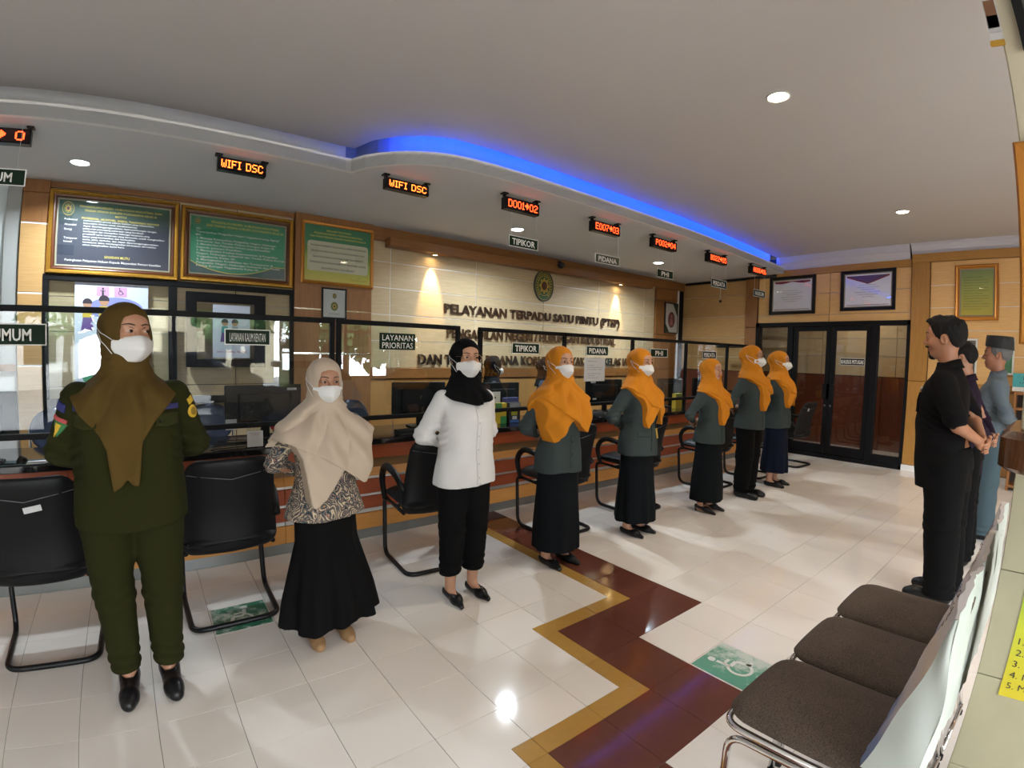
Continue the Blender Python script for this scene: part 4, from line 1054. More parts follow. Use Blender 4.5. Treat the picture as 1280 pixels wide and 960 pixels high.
def sstep(a, b, x): t = np.clip((x - a) / (b - a), 0, 1); return t * t * (3 - 2 * t)
def turn(V, ang, z0=1.30, z1=1.41, ax=(0, .012), tilt=0.0):
    """rotate the head part of an H=1.60 figure about its neck (ang about z, tilt nods forward)"""
    V = np.array(V, np.float64); w = sstep(z0, z1, V[:, 2]); a = ang * w
    x, y = V[:, 0] - ax[0], V[:, 1] - ax[1]
    if tilt:
        t = tilt * w; z = V[:, 2] - 1.36; y, z = y * np.cos(t) - z * np.sin(t), z * np.cos(t) + y * np.sin(t)
        V[:, 2] = 1.36 + z
    V[:, 0] = ax[0] + x * np.cos(a) - y * np.sin(a); V[:, 1] = ax[1] + x * np.sin(a) + y * np.cos(a); return V

# ------------------------------------------------------------------ the body (H = 1.60 m, facing -Y, arms folded behind the back)
SHO, ELB, WRI = (.150, .012, 1.250), (.235, .095, 1.03), (.065, .165, .945)
def add_arms(vol, r, k=.03, sho=SHO, elb=ELB, wri=WRI, fore=True, sides=(-1, 1)):
    for s in sides:
        S, E_, W_ = [(s * p[0], p[1], p[2]) for p in (sho, elb, wri)]
        vol.cap(S, E_, r[0], r[1], k)
        if fore: vol.cap(E_, W_, r[1], r[2], k)
def body_volume(male=False):
    xs = axis(-.34, .013, -.10, .0048, .10, .013, .34); ys = axis(-.19, .010, -.125, .0048, .24, .010, .27)
    zs = axis(-.005, .009, .10, .016, .84, .0048, 1.0, .014, 1.35, .0042, 1.615)
    v = Vol(xs, ys, zs); b = 1.06 if male else 1.0
    # head
    v.ell((0, .014, 1.512), (.073, .092, .087), .02)
    v.ell((0, -.022, 1.448), (.055 * (1.05 if male else 1), .062, .064), .03)
    v.ell((0, -.052, 1.402), (.027 if not male else .031, .030, .022), .03)
    v.ell((0, -.062, 1.528), (.050, .026, .034), .03)
    for s in (-1, 1):
        v.ell((s * .036, -.055, 1.462), (.025, .026, .022), .03)
        v.ell((s * .032, -.096, 1.4985), (.020, .017, .0125), .014, 's')
        v.ell((s * .031, -.0745, 1.498), (.0165, .0135, .0118), .006)       # closed volume of eye and lids
        v.cap((s * .014, -.0865, 1.512), (s * .046, -.076, 1.513), .0055, .0045, .010)
        v.ell((s * .0775, .012, 1.482), (.010, .020, .031), .008)           # ears
        v.ell((s * .083, .008, 1.484), (.006, .010, .018), .006, 's')
    v.cap((0, -.083, 1.508), (0, -.107, 1.466), .0075, .0105, .010)         # nose
    for s in (-1, 1): v.ell((s * .011, -.093, 1.461), (.0085, .011, .0075), .008)
    v.ell((0, -.083, 1.434), (.021, .012, .0055), .006); v.ell((0, -.081, 1.4235), (.018, .012, .006), .006)
    v.cap((-.022, -.092, 1.429), (.022, -.092, 1.429), .0022, .0022, .004, 's')
    v.cap((0, .020, 1.29), (0, .008, 1.42), .050 * b, .047 * b, .03)
    # trunk
    hip = .150 if male else .160
    v.loft([(.78, 0, .005, hip * .95, .105), (.86, 0, .005, hip, .11), (.97, 0, 0, .125 * b, .092), (1.10, 0, -.005, .142 * b, .104), (1.22, 0, .0, .150 * b, .092), (1.285, 0, .008, .118 * b, .066), (1.315, 0, .014, .06, .052)], .03)
    for s in (-1, 1):
        sh, el, wr = (s * SHO[0] * b, SHO[1], SHO[2]), (s * ELB[0], ELB[1], ELB[2]), (s * WRI[0], WRI[1], WRI[2])
        v.cap(sh, el, .043 * b, .034 * b, .03); v.cap(el, wr, .037 * b, .024 * b, .02)
        hp, kn, an = (s * .082, .0, .80), (s * .082, -.006, .45), (s * .080, .022, .075)
        v.cap(hp, kn, .080, .053, .03); v.cap(kn, an, .050, .033, .02)
        v.cap((s * .081, .035, .036), (s * .086, -.095, .018), .026, .013, .02); v.cap((s * .083, .0, .050), (s * .086, -.06, .026), .024, .016, .02)
    # hands behind the back: the left one rests inside, the right one holds it
    for s, y0, dz in ((1, .170, 0), (-1, .196, .006)):
        wr = (s * WRI[0], WRI[1], WRI[2])
        v.cap(wr, (s * .040, y0 - .008, .930 + dz), .023, .023, .015)
        v.cap((s * .042, y0, .934 + dz), (-s * .006, y0 + .002, .920 + dz), .0165, .014, .012); v.cap((s * .042, y0, .910 + dz), (-s * .002, y0 + .002, .898 + dz), .0155, .013, .012)
        for q, (z, L) in enumerate(((.934, .038), (.9185, .045), (.903, .042), (.8885, .032))):
            a = (-s * .004, y0 + .003, z - .006 + dz); m = (-s * (.004 + L * .55), y0 + .009, z - .010 + dz); e = (-s * (.004 + L), y0 - .004, z - .016 + dz)
            v.path([a, m, e], [.0082, .0074, .0064], .003)
        v.path([(s * .040, y0 + .012, .945 + dz), (s * .016, y0 + .020, .958 + dz), (-s * .008, y0 + .018, .962 + dz)], [.0105, .0088, .0070], .004)
    return v
_body = {}
def body_geo(male):
    if male not in _body: _body[male] = body_volume(male).surf()
    return _body[male]
def skin_cols(V, skin, lips, male):
    c = np.tile(np.array(skin), (len(V), 1)); x, y, z = V.T
    l = np.clip(1.25 - np.sqrt((x / .024) ** 2 + ((z - 1.4285) / .0125) ** 2), 0, .4) / .4 * (y < -.06)
    c = c * (1 - l[:, None] * .8) + np.array(lips) * l[:, None] * .8
    ch = np.exp(-(((np.abs(x) - .042) / .02) ** 2 + ((z - 1.46) / .02) ** 2)) * (y < -.03) * .18
    return c * (1 - ch[:, None]) + np.array([skin[0] * 1.05, skin[1] * .72, skin[2] * .66]) * ch[:, None]
def skin_material():
    m, nt, b = new_mat('skin'); a = nt.nodes.new('ShaderNodeAttribute'); a.attribute_name = 'tone'
    nt.links.new(a.outputs['Color'], b.inputs['Base Color']); b.inputs['Roughness'].default_value = .48
    b.inputs['Subsurface Weight'].default_value = .06; b.inputs['Subsurface Radius'].default_value = (.012, .004, .002); b.inputs['Subsurface Scale'].default_value = .5
    return m
M['skin'] = skin_material()
M['eyewhite'] = mat('eye_white', (.40, .36, .33), .2)
M['iris'] = mat('dark_iris', (.012, .007, .005), .06)
M['brow'] = mat('eyebrow_hair', (.012, .009, .008), .7)
M['hair'] = mat('black_hair', (.008, .007, .007), .6, bump=.6, bscale=420, spec=.12)
M['mask'] = mat('white_mask', (.68, .68, .67), .75, bump=.08, bscale=400)
M['shoe'] = mat('black_shoe', (.008, .008, .009), .3, spec=.3)

def fix(parent, name, me, H):
    o = link(name, me, parent); o.scale = (H / 1.6,) * 3; return o

# ------------------------------------------------------------------ fold fields
def fold_field(seed, amp, freq=1.0, vert=.3):
    r = np.random.RandomState(seed); W_ = [(r.uniform(-1, 1), r.uniform(-1, 1), r.uniform(-1, 1) * vert + .001, r.uniform(0, 6.28), r.uniform(18, 46) * freq) for _ in range(7)]
    def f(X, Y, Z):
        d = 0
        for a, b, c, p, q in W_:
            n = math.sqrt(a * a + b * b + c * c); d = d + np.sin((a * X + b * Y + c * Z) / n * q + p)
        return (d * (amp / 3.0)).astype(np.float32)
    return f

# ------------------------------------------------------------------ garments
_cl = {}
def cached(key, fn):
    if key not in _cl: _cl[key] = fn()
    return _cl[key]
def jacket(seed=1, hem=.74, wide=1.0, belly=0.0, flare=.0, male=False, short=False, fit=0.0, k_arm=.035):
    def make():
        xs = axis(-.37, .0085, .37); ys = axis(-.24, .0085, .28); zs = axis(hem - .03, .0085, 1.37)
        v = Vol(xs, ys, zs); w = wide
        if male: R = [(hem - .02, 0, -.005, .178 * w, .128 + belly, .12), (.90, 0, -.008, .172 * w, .125 + belly, .115), (1.02, 0, -.010, .165 * w, .122 + belly, .11), (1.14, 0, -.008, .178 * w, .125 + belly * .4, .115), (1.235, 0, .002, .178 * w, .108, .105), (1.285, 0, .010, .140 * w, .075, .078), (1.325, 0, .012, .075, .066), (1.36, 0, .010, .060, .058)]
        else: R = [(hem - .02, 0, .0, (.187 + flare) * w, .142 + belly, .145), (.84, 0, .0, .184 * w, .138 + belly, .140), (.96, 0, -.004, (.160 - fit) * w, .122 + belly, .112), (1.03, 0, -.008, (.160 - fit) * w, .125 + belly, .108), (1.13, 0, -.012, .166 * w, .138 + belly * .5, .108), (1.22, 0, .0, .166 * w, .108, .10), (1.28, 0, .010, .136 * w, .070, .074), (1.315, 0, .012, .075, .060), (1.345, 0, .010, .058, .056)]
        ff = fold_field(seed, .0040, 1.0, .5)
        v.loft(R, .02, n=2.35)
        sh = (SHO[0] * w * (1.05 if male else 1.0), SHO[1], SHO[2] - .002); el = (ELB[0] * (1 + (w - 1) * .7), ELB[1], ELB[2])
        if short:
            e2 = tuple(s_ + (e_ - s_) * .82 for s_, e_ in zip(sh, el))
            add_arms(v, (.060, .058, .04), k_arm, sho=sh, elb=e2, fore=False)
        else: add_arms(v, (.054 * w ** .5, .048 * w ** .5, .034), k_arm, sho=sh, elb=el, wri=(WRI[0] + .012, WRI[1] - .004, WRI[2] + .004))
        # creases gathering at the elbows and waist
        def creases(X, Y, Z):
            g = np.exp(-((Z - 1.03) / .10) ** 2) * (np.abs(X) > .15)
            return ff(X, Y, Z) * (1 + np.exp(-((Z - .97) / .07) ** 2)) + .0035 * g * np.sin(Z * 150 + Y * 60 + X * 40)
        v.disp(creases)
        hz = lambda X, Y, Z: hem + .006 * np.sin(X * 14 + seed) + (0 if not short else 0) - Z
        v.cut(hz); return v.surf()
    return cached(('jacket', seed, hem, wide, belly, flare, male, short, fit), make)
def skirt(seed=2, top=.86, hem=.085, rx=.185, ry=.15, flutes=9, amp=.012, cy=.0, wide=1.0):
    def make():
        xs = axis(-.36, .009, .36); ys = axis(-.32, .009, .32); zs = axis(hem - .02, .011, top + .03)
        v = Vol(xs, ys, zs); r = np.random.RandomState(seed); ph = r.uniform(0, 6.28, 4)
        def fold(X, Y, Z):
            a = np.arctan2(Y - cy, X); g = np.clip((top - .12 - Z) / (top - hem), 0, 1) ** 1.2
            return -(g * amp * (np.cos(flutes * a + ph[0] + 1.5 * np.sin(a + ph[1])) + .6 * np.cos((flutes + 4) * a + ph[2] + Z * 2) + .5 * np.cos(3 * a + ph[3]))).astype(np.float32)
        v.loft([(hem - .012, 0, cy + .0, rx * wide, ry), (.30, 0, cy, (rx * .75 + .175 * .25) * wide, ry * .7 + .14 * .3), (.60, 0, 0, .172 * wide, .122), (.80, 0, 0, .168 * wide, .116), (top, 0, 0, .145 * wide, .105)], .02, n=2.15, fold=fold)
        v.cut(lambda X, Y, Z: hem + .012 * np.sin(3 * np.arctan2(Y, X) + ph[1]) * (amp > .02) - Z); return v.surf()
    return cached(('skirt', seed, top, hem, rx, ry, flutes, amp, cy, wide), make)
def trousers(seed=3, top=.90, hem=.06, r_hem=.062, r_knee=.074, wide=1.0, r_th=.096):
    def make():
        xs = axis(-.27, .008, .27); ys = axis(-.18, .008, .19); zs = axis(hem - .03, .009, top + .03)
        v = Vol(xs, ys, zs)
        v.loft([(.77, 0, .002, .172 * wide, .125), (.85, 0, .002, .172 * wide, .127), (top, 0, 0, .150 * wide, .118)], .03)
        for s in (-1, 1): v.path([(s * .082 * wide, .002, .79), (s * .083 * wide, -.004, .46), (s * .084, .018, hem - .06)], [r_th * wide ** .8, r_knee, r_hem], .02)
        ff = fold_field(seed, .004, 1.1, 1.0)
        v.disp(lambda X, Y, Z: ff(X, Y, Z) + .005 * np.exp(-((Z - hem - .05) / .06) ** 2) * np.sin(Z * 130 + X * 30) + .003 * np.exp(-((Z - .45) / .08) ** 2) * np.sin(Z * 110 + np.abs(X) * 60))
        v.cut(lambda X, Y, Z: hem - Z); return v.surf()
    return cached(('trousers', seed, top, hem, r_hem, r_knee, wide, r_th), make)
def hijab(key, front, back=1.12, drape=1.0, seed=5, layer2=None, wide=1.0, loose=0.0, collar=None, fold=.009, neck=1.0):
    """headscarf: hood with a face opening, neck folds and a drape whose hem height follows `front` [(x, z)] across the chest"""
    def make():
        zmin = min(z for _, z in front) - .03
        if layer2: zmin = min(zmin, min(z for _, z in layer2) - .03)
        xs = axis(-.34, .0068, -.10, .0046, .10, .0068, .34); ys = axis(-.26, .0068, -.14, .0046, .0, .0075, .24); zs = axis(zmin, .0065, 1.33, .0046, 1.64)
        w = wide
        ang = np.random.RandomState(seed).uniform(0, 6.28, 5)
        def folds(X, Y, Z):
            th = np.arctan2(X, 1.40 - Z + .02); rr = np.sqrt(X * X + (1.40 - Z) ** 2)
            g = sstep(.04, .16, rr) * (Z < 1.40) * (Y < .06)
            f = g * fold * (1.1 - 2.2 * np.abs(np.sin(th * 5.5 + ang[0] + rr * 6)) ** .7 + .8 * np.sin(th * 15 + ang[1] - rr * 14) + .5 * np.sin(X * 44 + Z * 30 + ang[2]))
            f = f + (Y > .0) * (Z < 1.42) * .005 * np.sin(np.arctan2(Y, X) * 13 + ang[3])
            hs = sstep(1.36, 1.44, Z) * .0022 * np.sin((Z * .75 - Y * .9) * 95 + np.abs(X) * 40 + ang[4]) * (np.abs(X) > .045)
            return (f + hs).astype(np.float32)
        def shape(off, hemf, backz):
            v = Vol(xs, ys, zs)
            v.ell((0, .018, 1.512), (.088, .110, .102), .02)
            v.ell((0, .085, 1.505), (.060, .055, .060), .05)
            v.ell((0, -.012, 1.448), (.076, .084, .075), .04)
            v.loft([(zmin, 0, -.005, (.245 + loose) * w + off, .175 + loose + off, .165), (1.0, 0, -.006, (.240 + loose) * w + off, .172 + loose * .8 + off, .162), (1.10, 0, -.008, (.245 + loose) * w + off, .168 + loose * .5 + off, .165), (1.19, 0, -.004, .240 * w + off, .150 + off, .150 + off), (1.245, 0, .002, .218 * w + off, .126 + off, .130 + off), (1.285, 0, .006, .172 * w + off, .106 + off, .110 + off), (1.32, 0, .006, (.122 + off) * neck, .092 * neck + off, .100 + off), (1.37, 0, .004, .090 * neck + off * .6, .088 * neck + off * .5, .102 * neck), (1.43, 0, .006, .082 * neck, .086 * neck, .098)], .035, n=2.2)
            v.disp(folds)
            gx_ = np.linspace(-.4, .4, 401); gz_ = np.interp(gx_, [p[0] for p in hemf], [p[1] for p in hemf]); gz_ = np.convolve(np.pad(gz_, 3, 'edge'), np.ones(7) / 7, 'valid'); gs_ = np.gradient(gz_, gx_)
            def hem(X, Y, Z):
                hz = np.interp(X, gx_, gz_); sl_ = np.interp(X, gx_, gs_); t = sstep(-.02, .07, Y); return ((hz * (1 - t) + backz * t - Z) / np.sqrt(1 + (sl_ * (1 - t)) ** 2)).astype(np.float32)
            v.cut(hem); return v
        v = shape(0.0, front, back)
        if layer2:
            v2 = shape(.013, layer2, max(back + .03, 1.16)); v.v = np.minimum(v.v, v2.v)
        if collar: v.cut(collar)
        # face opening: an upright oval tunnel
        def op(X, Y, Z):
            e = np.sqrt((X / .0565) ** 2 + ((Z - 1.478) / np.where(Z > 1.478, .079, .088)) ** 2); return np.maximum((e - 1) * .055, Y + .028)
        v.put(op, (-.07, -.2, 1.38), (.07, 0, 1.57), .006, 's')
        return v.surf()
    return cached(('hijab', key), make)

def cloth(name, col, rough=.9, weave=900, sheen=.0, var=.03): return mat(name, col, rough, var=var, vscale=9, bump=.10, bscale=weave, sheen=sheen * .3, spec=.12)

# ------------------------------------------------------------------ small facial parts and accessories (head space, H = 1.60)
def sph(c, r, n=10):
    mb = MB(); mb.lathe([(r * math.sin(PI * k / n), r * math.cos(PI * k / n)) for k in range(n + 1)][::-1], c, 14); return mb
def face_parts(t, H, a, tilt, gaze=0.0, brows=True, eyelid=0.0):
    for s in (-1, 1):
        mb = MB(); n = 12; c = np.array((s * .0315, -.0735, 1.498))
        mb.v = []; prof = []
        for i in range(7):
            for k in range(n): prof.append((i, k))
        P = []
        for i in range(7):
            ph = i / 6 * .95; P.append([(c[0] + .0150 * math.sin(ph) * math.cos(2 * PI * k / n), c[1] - .0152 * math.cos(ph) + .0, c[2] + .0078 * math.sin(ph) * math.sin(2 * PI * k / n)) for k in range(n)])
        mb.grid(P, True); mb.v = [tuple(v) for v in turn(np.array(mb.v), a, tilt=tilt)]
        e = fix(t, 'eye', mb.mesh('eye', M['eyewhite'], True), H)
        mb = MB(); ci = (c[0] + gaze * .008, c[1] - .0158, c[2] + .0005)
        mb.add([ci] + [(ci[0] + .0066 * math.cos(q), ci[1] + .0006, ci[2] + min(.0056, .0064 * math.sin(q))) for q in np.linspace(0, 2 * PI, 14, endpoint=False)], [(0, k + 1, (k + 1) % 14 + 1) for k in range(14)])
        mb.v = [tuple(v) for v in turn(np.array(mb.v), a, tilt=tilt)]; ir = link('iris', mb.mesh('iris', M['iris']), e)
        mb = MB(); pts = [(s * (.0155 + .033 * q), -.0945 + .006 * q + .022 * q * q, 1.5065 + .0068 * math.sin(q * PI * .92)) for q in np.linspace(0, 1, 7)]
        mb.tube(pts, [.0011, .0013, .0014, .0013, .0012, .0010, .0006], 5); mb.v = [tuple(v) for v in turn(np.array(mb.v), a, tilt=tilt)]; link('lashes', mb.mesh('lashes', M['brow'], True), e)
        if brows:
            mb = MB(); pts = [(s * (.012 + .042 * q), -.0945 + .004 * q + .022 * q * q, 1.5195 + .0062 * math.sin(q * PI * .85) - .003 * q * q) for q in np.linspace(0, 1, 7)]
            mb.tube(pts, [.0018, .0024, .0026, .0024, .0020, .0016, .0008], 6); mb.v = [tuple(v) for v in turn(np.array(mb.v), a, tilt=tilt)]; fix(t, 'eyebrow', mb.mesh('eyebrow', M['brow'], True), H)
def face_mask(t, H, a, tilt, over=1.0, loops=True):
    R_, C_ = 13, 25; P = []
    for i in range(R_):
        v = i / (R_ - 1); zc = 1.4815 - .101 * v; yc = np.interp(v, [0, .18, .5, .72, 1], [-.112, -.128, -.142, -.128, -.088]); row = []
        hw = np.interp(v, [0, .2, .55, 1], [.071, .081, .080, .050]); ze = np.interp(v, [0, .3, .6, 1], [1.468, 1.455, 1.425, 1.386]); ye = np.interp(v, [0, .5, 1], [-.052, -.046, -.055])
        for j in range(C_):
            u = -1 + 2 * j / (C_ - 1); q = abs(u) ** 1.35; row.append((hw * u, yc * (1 - q) + ye * q, zc * (1 - abs(u) ** 1.5) + ze * abs(u) ** 1.5))
        P.append(row)
    mb = MB(); mb.grid(P); n = len(mb.v); nf = len(mb.f)
    mb.v += [(x * .985, y + .0035, z) for x, y, z in mb.v]; mb.f += [tuple(i + n for i in f[::-1]) for f in mb.f]
    edge = [j for j in range(C_)] + [i * C_ + C_ - 1 for i in range(1, R_)] + [(R_ - 1) * C_ + j for j in range(C_ - 2, -1, -1)] + [i * C_ for i in range(R_ - 2, 0, -1)]
    for k in range(len(edge)): p, q = edge[k], edge[(k + 1) % len(edge)]; mb.f.append((q, p, p + n, q + n))
    mb.v = [tuple(v) for v in turn(np.array(mb.v), a, tilt=tilt)]
    m = fix(t, 'face_mask', smooth_by_angle(mb.mesh('face_mask', M['mask']), .9), H)
    if loops:
        for s in (-1, 1):
            for z0, z1, zz in ((1.464, 1.507, 1.49), (1.412, 1.500, 1.46)):
                mb = MB(); pts = [(s * .079, -.050, z0), (s * .089, -.020, z0 + (zz - z0) * .6), (s * .0945, .010, zz), (s * .0945, .040, z1)]
                mb.tube(pts, .0016, 5); mb.v = [tuple(v) for v in turn(np.array(mb.v), a, tilt=tilt)]; link('ear_loop', mb.mesh('ear_loop', M['mask'], True), m)
    return m
def spectacles(t, H, a, tilt, m):
    g = MB()
    for s in (-1, 1):
        g.tube([(s * .034 + .0215 * math.cos(q), -.112 + .10 * (s * .034 + .0215 * math.cos(q)) ** 2 * 8, 1.494 + .0205 * math.sin(q)) for q in np.linspace(0, 2 * PI, 20, endpoint=False)], .0015, 5, closed=True)
        g.tube([(s * .055, -.108, 1.500), (s * .070, -.085, 1.502), (s * .082, -.04, 1.502)], .0011, 5)
    g.tube([(-.0125, -.112, 1.496), (0, -.115, 1.500), (.0125, -.112, 1.496)], .0011, 5)
    g.v = [tuple(v) for v in turn(np.array(g.v), a, tilt=tilt)]; fix(t, 'spectacles', g.mesh('spectacles', m, True), H)
_sh = {}
def shoes(t, H, kind='flat', m=None, z=0.0, dx=0.0):
    """pair of shoes around the feet; kind flat / loafer / heel"""
    if kind not in _sh:
        xs = axis(-.065, .005, .075); ys = axis(-.19, .005, .10); zs = axis(-.004, .004, .125)
        v = Vol(xs, ys, zs)
        if kind == 'loafer':
            v.cap((0, .045, .042), (.006, -.115, .034), .042, .036, .02); v.cap((.006, -.10, .034), (.012, -.148, .028), .038, .030, .02); v.cap((0, .05, .07), (0, .02, .075), .038, .035, .03)
            v.put(lambda X, Y, Z: np.maximum(np.sqrt((X / .034) ** 2 + ((Y - .035) / .062) ** 2) * .034 - .034, .058 - Z), (-.05, -.04, .05), (.05, .1, .14), .006, 's')
        elif kind == 'round':
            v.cap((0, .048, .036), (.004, -.08, .028), .036, .036, .02); v.cap((.004, -.07, .028), (.006, -.118, .022), .036, .029, .02)
            v.put(lambda X, Y, Z: np.maximum(np.sqrt((X / .027) ** 2 + ((Y - .015) / .075) ** 2) * .027 - .027, .036 - Z), (-.05, -.09, .03), (.05, .1, .14), .005, 's')
        elif kind == 'heel':
            v.cap((0, .045, .062), (.004, -.06, .044), .033, .030, .02); v.cap((.004, -.05, .040), (.012, -.158, .018), .032, .014, .02); v.cap((0, .058, .055), (0, .062, .0), .020, .012, .01)
            v.put(lambda X, Y, Z: np.maximum(np.sqrt((X / .026) ** 2 + ((Y - .0) / .085) ** 2) * .026 - .026, .050 - Z), (-.05, -.09, .04), (.05, .1, .14), .005, 's')
        else:
            v.cap((0, .048, .036), (.004, -.08, .026), .036, .034, .02); v.cap((.004, -.07, .026), (.012, -.150, .015), .034, .016, .02)
            v.put(lambda X, Y, Z: np.maximum(np.sqrt((X / .028) ** 2 + ((Y - .005) / .085) ** 2) * .028 - .028, .034 - Z), (-.05, -.09, .03), (.05, .1, .14), .005, 's')
        v.cut(lambda X, Y, Z: .001 - Z); _sh[kind] = v.surf()
    V, F = _sh[kind]
    for s in (-1, 1):
        W_ = V.copy(); W_[:, 0] = s * (W_[:, 0] + .082 + dx); f = F if s > 0 else F[:, ::-1]
        fix(t, 'shoe', mesh_np('shoe', W_, f, m or M['shoe']), H)

def person(lab, pos, H, rz, top, bottom, scarf=None, head=0.0, tilt=0.0, male=False, skin=(.34, .17, .095), lips=(.28, .09, .07), shoe='flat', shoe_m=None, gaze=0.0, mask=True, z=0.0, brows=True):
    """top/bottom/scarf = (part name, (V,F), material)"""
    t = thing('person', lab, 'person', (pos[0], pos[1], z), rz)
    V, F = body_geo(male); c = skin_cols(V, skin, lips, male)
    fix(t, 'body', mesh_np('body', turn(V, head, tilt=tilt), F, M['skin'], col=c), H)
    fix(t, top[0], mesh_np(top[0], *top[1], top[2]), H); fix(t, bottom[0], mesh_np(bottom[0], *bottom[1], bottom[2]), H)
    if scarf: fix(t, 'headscarf', mesh_np('headscarf', turn(scarf[0][0], head, 1.27, 1.40, tilt=tilt), scarf[0][1], scarf[1]), H)
    face_parts(t, H, head, tilt, gaze, brows)
    if mask: face_mask(t, H, head, tilt)
    shoes(t, H, shoe, shoe_m)
    return t

# ================================================================== PEOPLE
from mathutils.bvhtree import BVHTree
def patch(t, name, geo, H, m, c, w, h, d=(0, 1, 0), rotz=0.0, off=.004, nx=8, nz=6, shape=None, parent=None):
    """a thin piece of cloth laid on a garment: centre c, size w x h, cast along d onto geo"""
    V, F = geo; bv = cached(('bvh', id(V)), lambda: BVHTree.FromPolygons([tuple(p) for p in V], [tuple(f) for f in F.tolist()]))
    d = Vector(d).normalized(); ux = Vector((0, 0, 1)).cross(d) * -1; ux.normalize(); uz = d.cross(ux) * -1; uz.normalize()
    if uz.z < 0: uz = -uz
    cr, sr = math.cos(rotz), math.sin(rotz); P = []
    for i in range(nz + 1):
        row = []
        for j in range(nx + 1):
            a, b = (j / nx - .5), (i / nz - .5)
            if shape: a, b = shape(a, b)
            a *= w; b *= h
            p = Vector(c) + ux * (a * cr - b * sr) + uz * (a * sr + b * cr); q = p - d * .5
            hit = bv.ray_cast(q, d)[0]; row.append(tuple((hit if hit else p) - d * off))
        P.append(row)
    mb = MB(); mb.grid(P); n = len(mb.v)
    back = [tuple(Vector(v) + d * (off * .9)) for v in mb.v]; mb.v += back; mb.f += [tuple(i + n for i in f[::-1]) for f in mb.f]
    C_ = nx + 1; edge = list(range(C_)) + [i * C_ + nx for i in range(1, nz + 1)] + [nz * C_ + j for j in range(nx - 1, -1, -1)] + [i * C_ for i in range(nz - 1, 0, -1)]
    for k in range(len(edge)): p, q = edge[k], edge[(k + 1) % len(edge)]; mb.f.append((q, p, p + n, q + n))
    return fix(t, name, mb.mesh(name, m, True), H)
def disc_shape(a, b):
    r = 2 * max(abs(a), abs(b)); n = math.hypot(a, b) or 1
    return (a / n * r / 2, b / n * r / 2) if r else (0, 0)
M['olive'] = cloth('olive_uniform', (.018, .019, .0045)); M['olive2'] = cloth('olive_scarf', (.082, .050, .012), weave=500)
M['beige'] = cloth('beige_scarf', (.44, .355, .275), weave=500); M['blk'] = cloth('black_cloth', (.0032, .0032, .0035), sheen=.0)
M['blkscarf'] = cloth('black_scarf', (.0035, .0035, .004), weave=500); M['shirtw'] = cloth('white_blouse', (.64, .63, .62), .6, sheen=.1)
M['orange'] = cloth('orange_scarf', (.53, .190, .012), .8, weave=500, sheen=.1); M['jack'] = cloth('grey_green_jacket', (.043, .056, .055)); M['skirtd'] = cloth('dark_skirt', (.0045, .0058, .0072))
M['navy'] = cloth('navy_skirt', (.006, .009, .021)); M['slate'] = cloth('slate_jacket', (.048, .056, .075)); M['purple'] = cloth('dark_purple_shirt', (.016, .009, .020))
M['blueshirt'] = cloth('grey_blue_shirt', (.105, .132, .15), .8); M['bluetrous'] = cloth('grey_blue_trousers', (.055, .085, .10), .8)
def batik():
    m, nt, b = new_mat('batik_print'); tc = nt.nodes.new('ShaderNodeTexCoord'); b.inputs['Roughness'].default_value = .75
    n1 = nt.nodes.new('ShaderNodeTexNoise'); n1.inputs['Scale'].default_value = 9; n1.inputs['Detail'].default_value = 2
    mx = nt.nodes.new('ShaderNodeVectorMath'); mx.operation = 'MULTIPLY_ADD'; mx.inputs[1].default_value = (.12, .12, .12)
    nt.links.new(tc.outputs['Object'], n1.inputs['Vector']); nt.links.new(n1.outputs['Color'], mx.inputs[0]); nt.links.new(tc.outputs['Object'], mx.inputs[2])
    vo = nt.nodes.new('ShaderNodeTexVoronoi'); vo.inputs['Scale'].default_value = 15; nt.links.new(mx.outputs[0], vo.inputs['Vector'])
    mu = nt.nodes.new('ShaderNodeMath'); mu.operation = 'MULTIPLY'; mu.inputs[1].default_value = 30; nt.links.new(vo.outputs['Distance'], mu.inputs[0])
    si = nt.nodes.new('ShaderNodeMath'); si.operation = 'SINE'; nt.links.new(mu.outputs[0], si.inputs[0])
    v2 = nt.nodes.new('ShaderNodeTexVoronoi'); v2.inputs['Scale'].default_value = 42; nt.links.new(mx.outputs[0], v2.inputs['Vector'])
    ad = nt.nodes.new('ShaderNodeMath'); ad.operation = 'MULTIPLY_ADD'; ad.inputs[1].default_value = 1.1; nt.links.new(v2.outputs['Distance'], ad.inputs[0]); nt.links.new(si.outputs[0], ad.inputs[2])
    ra = nt.nodes.new('ShaderNodeValToRGB'); ra.color_ramp.interpolation = 'CONSTANT'
    for k, (p, c) in enumerate(((0, (.010, .060, .085)), (.16, (.006, .016, .030)), (.40, (.42, .34, .20)), (.48, (.010, .055, .08)), (.60, (.44, .18, .10)), (.70, (.008, .025, .045)), (.88, (.52, .44, .30)))):
        e = ra.color_ramp.elements[k] if k < 2 else ra.color_ramp.elements.new(p); e.position = p; e.color = c + (1,)
    mr = nt.nodes.new('ShaderNodeMapRange'); mr.inputs[1].default_value = -1; mr.inputs[2].default_value = 1.7
    nt.links.new(ad.outputs[0], mr.inputs[0]); nt.links.new(mr.outputs[0], ra.inputs[0]); nt.links.new(ra.outputs[0], b.inputs['Base Color']); return m
M['batik'] = batik()
M['tanshoe'] = mat('tan_shoe', (.30, .17, .075), .6, var=.25, vscale=160)
SK1, SK2, SK3 = (.42, .21, .125), (.45, .235, .145), (.34, .165, .095)

